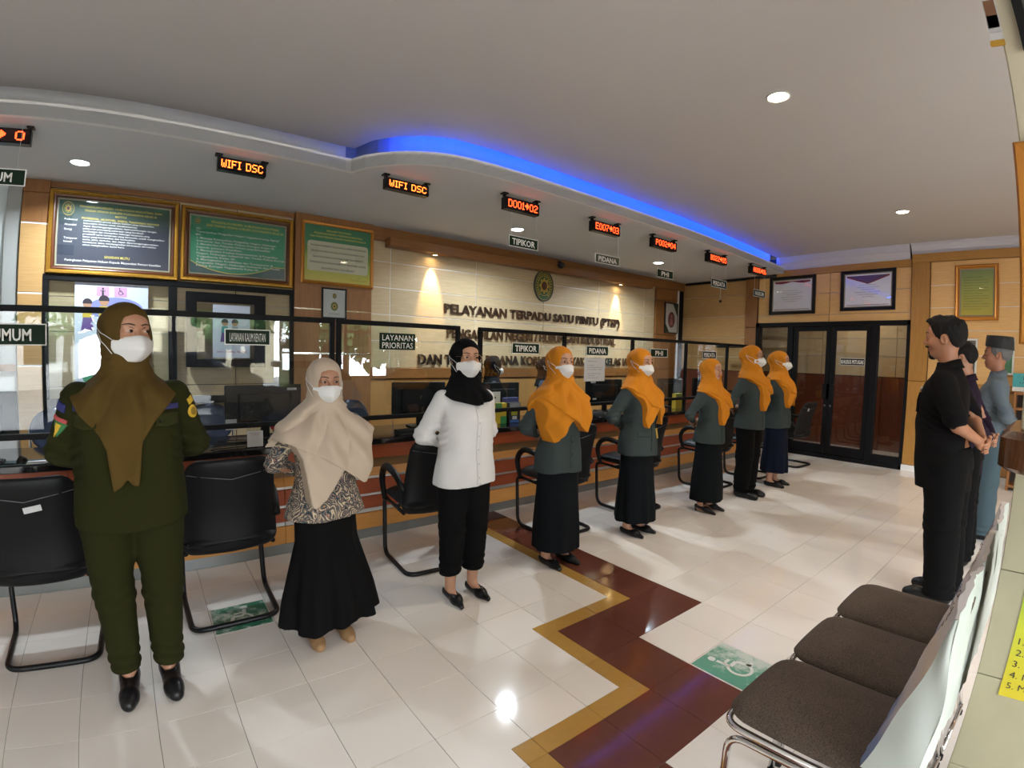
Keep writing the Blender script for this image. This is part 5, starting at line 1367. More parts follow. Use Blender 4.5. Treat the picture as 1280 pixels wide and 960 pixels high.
# --- woman in the olive uniform
h1 = hijab('olive', [(-.4, 1.32), (-.215, 1.285), (-.16, 1.20), (-.085, 1.11), (-.06, 1.05), (-.055, .90), (-.02, .925), (.0, .955), (.012, .93), (.04, .92), (.052, 1.08), (.10, 1.16), (.17, 1.245), (.215, 1.285), (.4, 1.32)], back=1.18, seed=3, wide=1.06, fold=.009, neck=.90)
j1 = jacket(11, .745, 1.13, .012, fit=-.012)
t = person('woman in olive uniform and olive headscarf with white mask, nearest the left edge', (-.081, 2.375), 1.61, 0, ('shirt', j1, M['olive']), ('trousers', trousers(4, .90, .105, .060, .078, 1.10, .105), M['olive']), (h1, M['olive2']), head=.46, gaze=1.0, skin=SK1, shoe='loafer')
M['flap'] = cloth('olive_flap', (.030, .032, .009))
for s in (-1, 1):
    p = patch(t, 'pocket_flap', j1, 1.61, M['flap'], (s * .140, 0, 1.160), .085, .050, off=.006, shape=lambda a, b: (a, b * (1 - .25 * abs(a) * 2) if b < 0 else b))
    patch(t, 'blue_tape', j1, 1.61, mat('blue_tape', (.018, .020, .11), .7), (s * .158, 0, 1.208), .05, .020, off=.005)
    mb = sph((s * .118, -.155, 1.15), .0055, 6); 
    bt = patch(t, 'button', j1, 1.61, M['blackmetal'], (s * .118, 0, 1.155), .011, .011, off=.009, nx=4, nz=4, shape=disc_shape)
d_r = (.75, .65, 0); d_l = (-.75, .65, 0)
patch(t, 'blue_badge', j1, 1.61, mat('blue_badge', (.012, .018, .12), .6), (-.215, 0, 1.215), .055, .034, d_r, -.4, off=.005)
patch(t, 'red_badge', j1, 1.61, mat('red_badge', (.42, .06, .06), .6), (-.232, 0, 1.165), .062, .016, d_r, -.4, off=.005)
patch(t, 'shield_badge', j1, 1.61, mat('green_badge', (.03, .17, .05), .6), (-.245, 0, 1.125), .055, .062, d_r, -.4, off=.004, shape=lambda a, b: (a * (b + .52), b))
patch(t, 'shield_stripe', j1, 1.61, mat('yellow_badge', (.58, .36, .02), .6), (-.256, 0, 1.122), .022, .058, d_r, -.5, off=.0055, shape=lambda a, b: (a * (b + .55), b))
patch(t, 'yellow_bar', j1, 1.61, D.materials['yellow_badge'], (.215, 0, 1.225), .032, .026, d_l, .5, off=.005)
patch(t, 'round_badge', j1, 1.61, D.materials['yellow_badge'], (.236, 0, 1.178), .046, .056, d_l, .3, off=.005, shape=disc_shape)
patch(t, 'badge_centre', j1, 1.61, mat('badge_centre', (.22, .13, .01), .6), (.236, 0, 1.178), .026, .034, d_l, .3, off=.0065, shape=disc_shape)
# --- woman in the beige scarf
h2 = hijab('beige', [(-.4, 1.3), (-.235, 1.25), (-.16, 1.08), (-.135, .85), (-.115, .835), (-.05, .87), (.05, 1.03), (.2, 1.2), (.4, 1.3)], back=1.12, seed=9, layer2=[(-.4, 1.21), (-.28, 1.19), (-.22, 1.17), (-.06, 1.09), (.06, 1.01), (.15, .94), (.175, .935), (.20, 1.0), (.24, 1.2), (.4, 1.25)], wide=1.13, loose=.02, fold=.010)
person('short woman in long beige headscarf, patterned blouse and long black skirt', (.724, 2.405), 1.40, .02, ('blouse', jacket(12, .745, 1.04, .01, flare=.03), M['batik']), ('skirt', skirt(5, hem=.15, rx=.27, ry=.22, flutes=9, amp=.022, cy=-.01), M['blk']), (h2, M['beige']), head=.0, tilt=.12, skin=SK3, shoe='round', shoe_m=M['tanshoe'])
# --- woman in the white blouse
h3 = hijab('black', [(-.4, 1.33), (-.20, 1.30), (-.12, 1.245), (.0, 1.215), (.10, 1.235), (.17, 1.28), (.4, 1.33)], back=1.22, seed=14, fold=.008, neck=.92)
j3 = jacket(13, .735, 1.0, .008, flare=.012, fit=-.004)
t = person('woman in white blouse, black headscarf and round glasses beside a visitor chair', (1.531, 2.41), 1.52, -.04, ('blouse', j3, M['shirtw']), ('trousers', trousers(6, .90, .165, .066, .080, 1.0, .100), M['blk']), (h3, M['blkscarf']), head=-.14, gaze=.3, skin=SK2, shoe='flat')
spectacles(t, 1.52, -.14, 0, mat('gold_wire', (.45, .24, .12), .3, .9))
patch(t, 'placket', j3, 1.52, M['shirtw'], (.012, 0, .985), .026, .47, off=.004, nx=3, nz=26)
for k in range(6): patch(t, 'button', j3, 1.52, mat('pearl_button', (.5, .5, .48), .25) if 'pearl_button' not in D.materials else D.materials['pearl_button'], (.012, 0, 1.20 - k * .082), .009, .009, off=.0065, nx=4, nz=4, shape=disc_shape)
# --- five women in grey green jackets and orange headscarves
oA = hijab('orangeA', [(-.4, 1.28), (-.24, 1.255), (-.215, 1.05), (-.18, .935), (-.15, .945), (-.03, 1.09), (.03, 1.12), (.3, 1.22)], back=1.13, seed=21, layer2=[(-.4, 1.27), (-.23, 1.245), (-.10, 1.14), (.0, 1.075), (.09, 1.0), (.12, .995), (.15, 1.06), (.21, 1.21), (.4, 1.27)], wide=1.07, fold=.009)
oB = hijab('orangeB', [(-.4, 1.29), (-.20, 1.275), (-.14, 1.18), (-.105, .97), (-.085, .94), (-.01, 1.06), (.05, 1.11), (.12, .985), (.145, .95), (.16, 1.05), (.22, 1.26), (.4, 1.29)], back=1.26, seed=25, layer2=[(-.4, 1.31), (-.21, 1.285), (-.13, 1.22), (-.05, 1.13), (.06, 1.105), (.15, 1.14), (.22, 1.25), (.4, 1.28)])
oC = hijab('orangeC', [(-.4, 1.30), (-.20, 1.27), (-.10, 1.19), (-.065, 1.0), (-.045, .925), (-.01, .955), (.06, 1.07), (.13, 1.12), (.20, 1.25), (.4, 1.29)], back=1.27, seed=33, layer2=[(-.4, 1.31), (-.2, 1.285), (-.08, 1.22), (.03, 1.16), (.12, 1.10), (.15, 1.115), (.2, 1.23), (.4, 1.28)])
jA = jacket(15, .70, 1.0, .0); jB = jacket(16, .70, 1.02, .006); jC = jacket(17, .735, 1.0, .0)
skA = skirt(7, hem=.125, rx=.178, ry=.160, flutes=7, amp=.006); skB = skirt(8, hem=.125, rx=.185, ry=.168, flutes=9, amp=.010)
person('first woman from the left in orange headscarf, fully masked, standing beside the zigzag tiles', (2.328, 2.46), 1.50, .0, ('jacket', jA, M['jack']), ('skirt', skA, M['skirtd']), (oA, M['orange']), head=-.14, skin=SK2)
t = person('woman in orange headscarf with a flap pocket and lanyard, second of the five', (3.265, 2.515), 1.51, .06, ('jacket', jB, M['jack']), ('skirt', skB, M['skirtd']), (oB, M['orange']), head=-.10, tilt=.06, gaze=.0, skin=SK2)
patch(t, 'pocket_flap', jB, 1.51, cloth('jacket_flap', (.042, .056, .052)), (-.085, 0, .895), .115, .045, off=.006)
patch(t, 'lanyard', jB, 1.51, M['blackmetal'], (.095, 0, .985), .012, .16, off=.008, nx=2, nz=8); patch(t, 'name_card', jB, 1.51, M['goldflat'], (.098, 0, .885), .03, .085, off=.011, nx=2, nz=4)
person('smiling woman in orange headscarf without a mask, third of the five', (4.299, 2.475), 1.445, .04, ('jacket', jC, M['jack']), ('skirt', skA, M['skirtd']), (oC, M['orange']), head=-.14, mask=False, skin=SK2, lips=(.36, .10, .09), shoe='heel', z=.0)
t = person('tall woman in orange headscarf and black trousers, fourth of the five', (5.115, 2.485), 1.595, .05, ('jacket', jC, M['jack']), ('trousers', trousers(9, .90, .075, .078, .088, 1.0, .102), M['blk']), (oC, M['orange']), head=.06, skin=SK1, shoe='loafer')
spectacles(t, 1.595, .06, 0, M['blackmetal'])
t = person('woman in orange headscarf and navy skirt nearest the glass door, last of the five', (5.857, 2.515), 1.555, .08, ('jacket', jA, M['jack']), ('skirt', skirt(10, hem=.17, rx=.160, ry=.15, flutes=7, amp=.010), M['navy']), (oB, M['orange']), head=.10, skin=SK2)
spectacles(t, 1.555, .10, 0, M['blackmetal'])

for o in [o for o in COL.objects if o.get('category') == 'person' and 'orange headscarf' in o['label']]:
    H_ = o.children[0].scale[0] * 1.6; g_ = jB if 'lanyard' in o['label'] else (jA if ('first' in o['label'] or 'last' in o['label']) else jC)
    patch(o, 'placket', g_, H_, M['jack'], (.0, 0, .86), .024, .23, off=.0045, nx=2, nz=14)
    for z_ in (.93, .84): patch(o, 'button', g_, H_, M['blackmetal'], (.002, 0, z_), .013, .013, off=.0075, nx=4, nz=4, shape=disc_shape)

# --- staff behind the counter
hS = hijab('staff', [(-.4, 1.30), (-.22, 1.27), (-.10, 1.20), (.0, 1.17), (.1, 1.20), (.22, 1.27), (.4, 1.30)], back=1.10, seed=41, fold=.006)
person('staff woman in black headscarf and slate jacket behind the counter, left of two', (3.25, 4.55), 1.41, 1.15, ('jacket', jC, M['slate']), ('skirt', skA, M['skirtd']), (hS, M['blkscarf']), head=.15, tilt=.15, skin=SK2)
person('staff woman in slate jacket behind the counter, half hidden by the first orange headscarf', (4.03, 4.55), 1.40, .75, ('jacket', jC, M['slate']), ('skirt', skA, M['skirtd']), (h3, M['blkscarf']), head=.15, tilt=.12, skin=SK2)

# --- three men on the right
def lean(t, d):
    """lets a figure lean forward from the ankles"""
    for o in t.children_recursive:
        if o.type != 'MESH': continue
        n = len(o.data.vertices); co = np.zeros(n * 3, np.float32); o.data.vertices.foreach_get('co', co); co = co.reshape(-1, 3)
        co[:, 1] -= d * np.clip((co[:, 2] - .12) / 1.45, 0, 1.1) ** 1.25; o.data.vertices.foreach_set('co', co.ravel()); o.data.update()
def hair(key, top=.0, low=1.43, seed=1):
    def make():
        xs = axis(-.10, .0045, .10); ys = axis(-.13, .0045, .14); zs = axis(1.38, .0045, 1.66); v = Vol(xs, ys, zs)
        v.ell((0, .020, 1.518), (.0800, .0985, .0905), .01)
        if top: v.ell((0, -.020, 1.568), (.062, .078, .042 + top), .03); v.ell((0, .04, 1.56), (.066, .07, .05), .03)
        f = fold_field(seed, .0016, 5.0, .3); g = fold_field(seed + 1, .0012, 9, .5)
        v.disp(lambda X, Y, Z: f(X, Y, Z) * (1 + 1.2 * (Z > 1.56)) + g(X, Y, Z))
        v.cut(lambda X, Y, Z: np.interp(Y, [-.12, -.078, -.062, -.048, -.03, .0, .012, .03, .045, .08, .12], [1.60, 1.578, 1.562, 1.520, 1.487, 1.480, 1.515, 1.512, 1.455, low, low - .005]).astype(np.float32) - Z); return v.surf()
    return cached(('hair', key), make)
def beard():
    def make():
        v = Vol(axis(-.05, .003, .05), axis(-.125, .003, -.03), axis(1.355, .003, 1.46))
        v.ell((0, -.070, 1.392), (.022, .021, .022), .01); v.ell((0, -.082, 1.410), (.010, .012, .012), .01)
        v.path([(-.026, -.086, 1.437), (-.012, -.099, 1.4445), (0, -.102, 1.4435), (.012, -.099, 1.4445), (.026, -.086, 1.437)], [.003, .0048, .004, .0048, .003], .004)
        f = fold_field(5, .0012, 8, 1); v.disp(f); return v.surf()
    return cached('beard', make)
def collar(t, H, m, z=1.325, open_=.0):
    P = []
    for i, (dz, r) in enumerate(((0, .0), (.030, -.006), (.034, -.003), (.0, .008), (-.012, .016))):
        P.append([((.068 + r) * math.sin(a), .012 - (.066 + r) * math.cos(a), z + dz - .022 * math.cos(a)) for a in np.linspace(.22, 2 * PI - .22, 30)])
    mb = MB(); mb.grid(P); fix(t, 'collar', mb.mesh('collar', m, True), H)
M['blkshirt'] = cloth('black_shirt', (.0038, .0034, .0038))
j = jacket(18, .655, 1.10, .030, male=True, short=True)
t = person('man in black short sleeved shirt with goatee, facing the row of women', (3.78, .475), 1.735, PI - .05, ('shirt', j, M['blkshirt']), ('trousers', trousers(12, .90, .05, .085, .094, 1.08, .108), M['blk']), None, head=-.03, male=True, mask=False, skin=(.33, .145, .075), lips=(.24, .09, .07), shoe='loafer')
hv = hair('short', .012, 1.42); fix(t, 'hair', mesh_np('hair', turn(hv[0], -.03), hv[1], M['hair']), 1.735)
bv_ = beard(); fix(t, 'beard', mesh_np('beard', turn(bv_[0], -.03), bv_[1], M['hair']), 1.735); collar(t, 1.735, M['blkshirt'])
patch(t, 'chest_pocket', j, 1.735, M['blkshirt'], (.085, 0, 1.13), .10, .11, off=.008); patch(t, 'name_pin', j, 1.735, mat('pin_white', (.5, .45, .42), .5), (.10, 0, 1.205), .04, .018, off=.010, nx=3, nz=2, rotz=.3)
lean(t, .11)
t = person('man in dark purple long sleeved shirt standing behind the man in black', (4.62, .49), 1.63, PI, ('shirt', jacket(19, .66, 1.16, .015, male=True), M['purple']), ('trousers', trousers(12, .90, .05, .085, .094, 1.08, .108), M['blk']), None, head=.0, tilt=.12, male=True, mask=False, skin=SK3, shoe='loafer')
fix(t, 'hair', mesh_np('hair', turn(hair('plain', 0, 1.41, 4)[0], 0, tilt=.12), hair('plain', 0, 1.41, 4)[1], M['hair']), 1.63); collar(t, 1.63, M['purple'])
lean(t, .10)
t = person('older man in grey blue shirt with black cap, farthest of the three men', (5.47, .43), 1.675, PI + .05, ('shirt', jacket(20, .70, 1.05, .018, male=True), M['blueshirt']), ('trousers', trousers(13, .90, .05, .085, .094, 1.05, .106), M['bluetrous']), None, head=.02, male=True, mask=False, skin=(.29, .12, .065), shoe='loafer')
hg = hair('grey', 0, 1.43, 7); fix(t, 'hair', mesh_np('hair', turn(hg[0], .02), hg[1], mat('grey_hair', (.10, .10, .10), .6)), 1.675); collar(t, 1.675, M['blueshirt'])
mb = MB(); P = []
for z, k in ((1.545, 1.0), (1.55, 1.02), (1.60, 1.0), (1.640, .96), (1.643, .93), (1.636, .88), (1.634, .0)):
    P.append([(.0855 * k * math.cos(a), .018 + .108 * k * math.sin(a), z - .016 * math.sin(a) * (1 if z < 1.56 else .4)) for a in np.linspace(0, 2 * PI, 32, endpoint=False)])
mb.grid(P, True); fix(t, 'cap', smooth_by_angle(mb.mesh('cap', mat('velvet_black', (.006, .006, .007), .7, sheen=.1)), .8), 1.675)

# ================================================================== BLACK VISITOR CHAIRS
M['vinyl'] = mat('black_vinyl', (.007, .007, .008), .45, bump=.15, bscale=300, spec=.2)
M['armplastic'] = mat('black_plastic', (.007, .007, .007), .5, spec=.25)
M['piping'] = mat('grey_piping', (.12, .12, .125), .5)
M['label'] = mat('white_label', (.55, .55, .55), .6)
def fillet(pts, r, n=5):
    """polyline with rounded corners"""
    P = [Vector(p) for p in pts]; out = [P[0]]
    for a, b, c in zip(P[:-2], P[1:-1], P[2:]):
        u, v = (a - b), (c - b); d = min(r, u.length * .49, v.length * .49); p0 = b + u.normalized() * d; p1 = b + v.normalized() * d
        for k in range(n + 1):
            t = k / n; out.append((1 - t) ** 2 * p0 + 2 * t * (1 - t) * b + t * t * p1)
    return out + [P[-1]]
def cushion(w0, w1, z0, z1, yf, th, n=9, m=11, crown=.012, er=.05):
    """padded panel: width w0 (bottom) to w1 (top), centre line y = yf(t, u); returns MB"""
    mb = MB(); F_, B_ = [], []
    for i in range(m):
        t = .5 - .5 * math.cos(PI * i / (m - 1)); z = z0 + (z1 - z0) * t; e = min(t, 1 - t) * (z1 - z0); sh = 0 if e > er else er - math.sqrt(max(0, er * er - (er - e) ** 2))
        w = w0 + (w1 - w0) * t - 2 * sh; fr, bk = [], []
        for j in range(n):
            u = math.sin(PI / 2 * (-1 + 2 * j / (n - 1))); q = max(0, 1 - abs(u) ** 4) ** .5 * max(.0, 1 - (2 * t - 1) ** 8) ** .5; y = yf(t, u)
            fr.append((u * w / 2, y - th / 2 * q - crown * q * (1 - u * u), z)); bk.append((u * w / 2, y + th / 2 * q, z))
        F_.append(fr); B_.append(bk)
    mb.grid(F_); k = len(mb.v); mb.grid([r[::-1] for r in B_]); return mb
def visitor_chair(x, y, rz, lab, tags=()):
    t = thing('visitor_chair', lab, 'chair', (x, y, 0), rz, 'black visitor chairs along the counter')
    r = .0145; W_ = .215
    loop = fillet([(-W_, -.17, .415), (-W_, -.235, .40), (-W_ - .01, -.20, r), (-W_, .245, r), (W_, .245, r), (W_ + .01, -.20, r), (W_, -.235, .40), (W_, -.17, .415)], .075, 6)
    link('frame', MB().tube(loop, r, 10).mesh('frame', M['blackmetal'], True), t)
    link('frame', MB().tube([(-W_, -.17, .415), (-W_, .17, .405)], .012, 8).tube([(W_, -.17, .415), (W_, .17, .405)], .012, 8).tube([(-W_, .0, .41), (W_, .0, .41)], .012, 8).mesh('frame', M['blackmetal'], True), t)
    mb = cushion(.46, .46, -.23, .235, lambda a, u: .0, .075, 9, 11, .015, .06)
    mb.v = [(a, c, .462 - b) for a, b, c in mb.v]; link('seat', mb.mesh('seat', M['vinyl'], True), t)
    yf = lambda a, u: .205 + .105 * a - .03 * math.sin(a * PI) - .030 * u * u * (1 - .3 * a)
    b = link('backrest', cushion(.475, .415, .395, .905, yf, .055, 13, 19, .012, .07).mesh('backrest', M['vinyl'], True), t)
    mb = MB(); mb.tube([(u * .20, yf(.80, u) + .031, .80 + .035 * abs(u)) for u in np.linspace(-1, 1, 13)], .0022, 5); link('piping', mb.mesh('piping', M['piping'], True), b)
    for s in (-1, 1):
        pts = fillet([(s * .235, -.165, .42), (s * .245, -.215, .57), (s * .247, -.12, .675), (s * .245, .08, .655), (s * .232, .205, .565)], .09, 5)
        mb = MB(); n = len(pts); mb.tube(pts, [.019 + .006 * math.sin(PI * k / (n - 1)) for k in range(n)], 8); link('armrest', mb.mesh('armrest', M['armplastic'], True), t)
    for (u, z, w, h) in tags:
        tt = (z - .395) / .51; mb = MB(); mb.box(-w / 2, 0, -h / 2, w / 2, .0015, h / 2); o = mb.build('label', M['label'], b, loc=(u, yf(tt, u / .21) + .0305, z)); o.rotation_euler = (-.2, .15, 0)
    return t
CH = [(-.515, 2.93, PI, 'black visitor chair at the left edge with a torn tape mark on its back', ((-.03, .765, .075, .028),)),
      (.345, 2.995, PI, 'black visitor chair between the olive uniform and the beige headscarf', ()),
      (1.60, 3.02, PI - .10, 'black visitor chair partly behind the white blouse', ()),
      (2.80, 3.0, PI - .03, 'black visitor chair partly behind the first orange headscarf', ()),
      (3.81, 3.02, PI - .03, 'black visitor chair behind the woman with the lanyard, white label on its back', ((.12, .72, .07, .035),)),
      (5.24, 3.04, PI, 'black visitor chair behind the smiling woman without a mask', ()),
      (6.15, 2.97, PI, 'black visitor chair behind the tall woman in black trousers', ()),
      (7.25, 2.93, PI - .06, 'black visitor chair by the glass door, at the end of the counter', ((.10, .80, .045, .04),))]
for a in CH: visitor_chair(*a)

# ================================================================== WAITING CHAIRS (lower right)
def fabric_brown():
    m, nt, b = new_mat('brown_fabric'); tc = nt.nodes.new('ShaderNodeTexCoord'); no = nt.nodes.new('ShaderNodeTexNoise'); no.inputs['Scale'].default_value = 260; no.inputs['Detail'].default_value = 2
    n2 = nt.nodes.new('ShaderNodeTexNoise'); n2.inputs['Scale'].default_value = 7
    ra = nt.nodes.new('ShaderNodeValToRGB'); e = ra.color_ramp.elements; e[0].position = .35; e[0].color = (.048, .032, .022, 1); e[1].position = .7; e[1].color = (.115, .083, .060, 1)
    ad = nt.nodes.new('ShaderNodeMath'); ad.operation = 'MULTIPLY_ADD'; ad.inputs[1].default_value = .25; nt.links.new(tc.outputs['Object'], no.inputs['Vector']); nt.links.new(tc.outputs['Object'], n2.inputs['Vector'])
    nt.links.new(n2.outputs[0], ad.inputs[0]); nt.links.new(no.outputs[0], ad.inputs[2]); s = nt.nodes.new('ShaderNodeMath'); s.operation = 'SUBTRACT'; s.inputs[1].default_value = .12
    nt.links.new(ad.outputs[0], s.inputs[0]); nt.links.new(s.outputs[0], ra.inputs[0]); nt.links.new(ra.outputs[0], b.inputs['Base Color'])
    bu = nt.nodes.new('ShaderNodeBump'); bu.inputs['Strength'].default_value = .5; bu.inputs['Distance'].default_value = .0015; nt.links.new(no.outputs[0], bu.inputs['Height']); nt.links.new(bu.outputs[0], b.inputs['Normal'])
    b.inputs['Roughness'].default_value = .9; return m
M['brownfab'] = fabric_brown()
def cover_mat():
    m, nt, b = new_mat('printed_cover'); tc = nt.nodes.new('ShaderNodeTexCoord'); sp = nt.nodes.new('ShaderNodeSeparateXYZ'); nt.links.new(tc.outputs['Object'], sp.inputs[0])
    no = nt.nodes.new('ShaderNodeTexNoise'); no.inputs['Scale'].default_value = 5; nt.links.new(tc.outputs['Object'], no.inputs['Vector'])
    ad = nt.nodes.new('ShaderNodeMath'); ad.operation = 'MULTIPLY_ADD'; ad.inputs[1].default_value = .16; nt.links.new(no.outputs[0], ad.inputs[0]); nt.links.new(sp.outputs[2], ad.inputs[2])
    ra = nt.nodes.new('ShaderNodeValToRGB'); e = ra.color_ramp.elements
    for k, (p, c) in enumerate(((.46, (.10, .15, .30)), (.64, (.20, .24, .38)), (.76, (.55, .48, .46)), (.88, (.66, .54, .42)), (1.0, (.58, .54, .52)))):
        q = e[k] if k < 2 else e.new(p); q.position = p; q.color = c + (1,)
    nt.links.new(ad.outputs[0], ra.inputs[0]); nt.links.new(ra.outputs[0], b.inputs['Base Color']); b.inputs['Roughness'].default_value = .7; return m
M['cover'] = cover_mat(); M['coverback'] = mat('cover_back', (.46, .50, .46), .75, var=.05, vscale=6)
M['coverside'] = mat('cover_lining', (.20, .20, .32), .75)
def waiting_chair(x, lab, seed):
    t = thing('waiting_chair', lab, 'chair', (x, .40, 0), PI, 'chrome framed waiting chairs'); rr = random.Random(seed)
    mb = cushion(.415, .415, -.225, .215, lambda a, u: 0, .052, 15, 21, .014, .075); mb.v = [(a, c, .452 - b) for a, b, c in mb.v]
    link('seat', mb.mesh('seat', M['brownfab'], True), t)
    r = .011; w = .196
    link('seat_rail', MB().tube(fillet([(-w, .21, .418), (-w, -.222, .412), (w, -.222, .412), (w, .21, .418)], .06, 6), r, 10).mesh('seat_rail', M['chrome'], True), t)
    for s in (-1, 1):
        link('leg', MB().tube(fillet([(s * .185, -.20, r), (s * .185, -.205, .375), (s * .185, .16, .385), (s * .185, .245, .56), (s * .185, .285, .80)], .06, 6), r, 10).mesh('leg', M['chrome'], True), t)
        link('leg', MB().tube(fillet([(s * .185, .10, .385), (s * .185, .235, .20), (s * .185, .275, r)], .05, 6), r, 10).mesh('leg', M['chrome'], True), t)
        MB().cyl((s * .185, -.20, 0), (s * .185, -.20, .02), .014, n=12).build('rubber_foot', M['armplastic'], t); MB().cyl((s * .185, .275, 0), (s * .185, .275, .02), .014, n=12).build('rubber_foot', M['armplastic'], t)
    link('cross_bar', MB().tube([(-.185, .275, .045), (.185, .275, .045)], r * .9, 8).mesh('cross_bar', M['chrome'], True), t)
    link('backrest', cushion(.34, .32, .50, .88, lambda a, u: .215 + .075 * a, .025, 7, 9, .006, .05).mesh('backrest', M['brownfab'], True), t)
    # loose printed cloth cover pulled over the backrest, hanging straight behind
    def wob(a, b, k): return .006 * math.sin(a * 5.1 + k + seed) * math.sin(b * 7.3 + 1.7 * k + seed) + .0035 * math.sin(a * 17 + b * 11 + seed * 2 + k)
    nu, nt_ = 15, 15; fr, bk = [], []
    for i in range(nt_):
        a = i / (nt_ - 1); z = .485 + .445 * a; row, row2 = [], []
        for j in range(nu):
            u = -1 + 2 * j / (nu - 1); top = .018 * (1 - u * u) * a + .010 * math.sin(u * 4 + seed) * a
            row.append((u * (.200 - .006 * a), .158 + .128 * a + wob(u, a, 0) - .010 * (1 - u * u), z + top)); row2.append((u * (.202 - .004 * a), .296 - .004 * a ** 6 + wob(u, a, 2) * .7, z + top - .0))
        fr.append(row); bk.append(row2)
    c = link('seat_cover', MB().grid(fr).mesh('seat_cover', M['cover'], True), t)
    link('cover_back', MB().grid([r_[::-1] for r_ in bk]).mesh('cover_back', M['coverback'], True), c)
    for j, fl in ((0, 1), (nu - 1, 0)):
        rows = []
        for i in range(nt_):
            p, q = Vector(fr[i][j]), Vector(bk[i][j]); s = -1 if j == 0 else 1
            rows.append([tuple(p + (q - p) * k / 5 + Vector((s * .008 * math.sin(PI * k / 5) * (1 - .6 * i / nt_) + s * .003 * math.sin(i * .9 + k + seed), 0, 0))) for k in range(6)])
        if not fl: rows = [r_[::-1] for r_ in rows]
        link('cover_side', MB().grid(rows).mesh('cover_side', M['coverback'], True), c)
    link('cover_top', MB().grid([fr[-1], bk[-1]]).mesh('cover_top', M['cover'], True), c)
    mb = MB()
    for k, (s_, w_c) in enumerate((('PENGADILAN NEGERI', .23), ('YOGYAKARTA', .16), ('KELAS IA', .10))):
        z = .875 - k * .034; co0 = len(mb.v); text_into(mb, s_, 0, 0, w_c, .020, 0, 'c', .01)
        mb.v[co0:] = [(x_, .158 + .128 * ((z + zz) - .485) / .445 - .014 + wob(x_ / .21, ((z + zz) - .485) / .445, 0) - .002, z + zz) for x_, y_, zz in mb.v[co0:]]
    mb.build('lettering', mat('cover_ink', (.06, .04, .07), .7) if 'cover_ink' not in D.materials else D.materials['cover_ink'], c)
for k, lab in enumerate(('brown fabric waiting chair nearest the camera, printed cloth cover on its back', 'brown fabric waiting chair in the middle of the three, printed cloth cover', 'brown fabric waiting chair beside the man in black, printed cloth cover')): waiting_chair(1.475 + .428 * k, lab, k + 1)

# ================================================================== TILED COLUMN AT THE RIGHT EDGE
col = sempty('column')
PX, PYE = 1.685, .066
MB().box(PX + .012, -.55, 0, 1.95, PYE - .012, 1.186).build('column_core', M['white'], col)
zj = [0, .006, .312, .618, .924, 1.186]
for a, b in zip(zj[:-1], zj[1:]):
    if b - a < .02: continue
    for y0, y1 in ((-.55, -.245), (-.245, PYE)): MB().box(PX, y0 + .001, a + .001, PX + .012, y1 - .001, b - .001, .0015).build('tile', M['pillar_tile'], col)
    for x0, x1 in ((PX + .012, 1.95),): MB().box(x0 + .001, PYE - .012, a + .001, x1 - .001, PYE, b - .001, .0015).build('tile', M['pillar_tile'], col)
M['paintcream'] = mat('column_paint', (.52, .46, .33), .8, var=.05, vscale=4)
MB().box(PX + .004, -.55, 1.294, 1.95, PYE - .002, ZC, .004).build('plaster', M['paintcream'], col)
sl = thing('wooden_ledge', 'thick glossy brown wooden ledge on the tiled column at the right edge', 'ledge', (0, 0, 0))
mb = MB(); poly = fillet([(1.585, -.60, 0), (1.585, .055, 0), (1.63, .11, 0), (2.05, .11, 0), (2.05, -.60, 0)], .05, 5)
q = [(p.x, p.y) for p in poly]; q2 = [(x + (.02 if x < 1.7 else 0), y - (.02 if y > 0 else 0)) for x, y in q]; mb.grid([[(x, y, z) for x, y in p_] for p_, z in ((q2, 1.190), (q, 1.204), (q, 1.276), (q2, 1.292))], True); nq = len(q); mb.add([(x, y, 1.292) for x, y in q2], [tuple(range(nq))[::-1]]); mb.add([(x, y, 1.190) for x, y in q2], [tuple(range(nq))])
mb.build('ledge_board', wood('dark_glossy_wood', (.055, .020, .008), (.13, .050, .018), .2, (2, 14, 2)), sl)
W90 = -PI / 2
t = thing('rules_poster', 'green and yellow list poster on the tiled column, lower right corner', 'poster', (PX - .002, -.24, .86), W90)
pg = gradient_print('poster_green_yellow', [(0, (.62, .50, .02)), (.35, (.50, .52, .03)), (.75, (.12, .36, .03)), (1, (.06, .25, .03))], z0=-.29, z1=.29)
MB().box(-.233, -.002, -.287, .233, 0, .287).build('sheet', pg, t)
mb = MB()
for k, s in enumerate(('1. MEMBAWA IDENTITAS', '2. BERPAKAIAN RAPI', '3. MEMATUHI TATA TERTIB', '4. MENJAGA KEBERSIHAN', '5. MENGAMBIL ANTRIAN')): text_into(mb, s, -.218, -.128 - k * .033 - .0, .030 * len(s) * .62, .019, -.0035, 'l', .0)
text_into(mb, 'TATA TERTIB', 0, .18, .30, .04, -.0035, 'c', .01); mb.build('lettering', M['ink'], t)
t, a, b = framed('timber_picture', 'orange wood frame on the column at the right edge, upright', (PX - .012, -.12, 1.767), W90, .40, .515, [[(0, 0), (0, -.022), (.006, -.028), (.040, -.024), (.044, -.012)]], ('forange',), mat('framed_sheet', (.30, .30, .24), .5), inset=.042)
t, a, b = framed('picture_frame', 'black picture frame high on the column in the upper right corner', (PX - .004, -.25, 2.53), W90, .52, .48, [[(0, 0), (0, -.02), (.03, -.018), (.034, -.010)]], ('blackmetal',), mat('framed_dark', (.10, .09, .08), .4), inset=.032)
t = thing('wall_calendar', 'narrow picture calendar with gold bottom strip hanging at the column edge, top right', 'calendar', (PX - .006, .078, 2.56), W90)
MB().box(-.019, -.003, -.23, .0205, .0, .26).build('sheet', mat('calendar_sheet', (.50, .48, .46), .5), t)
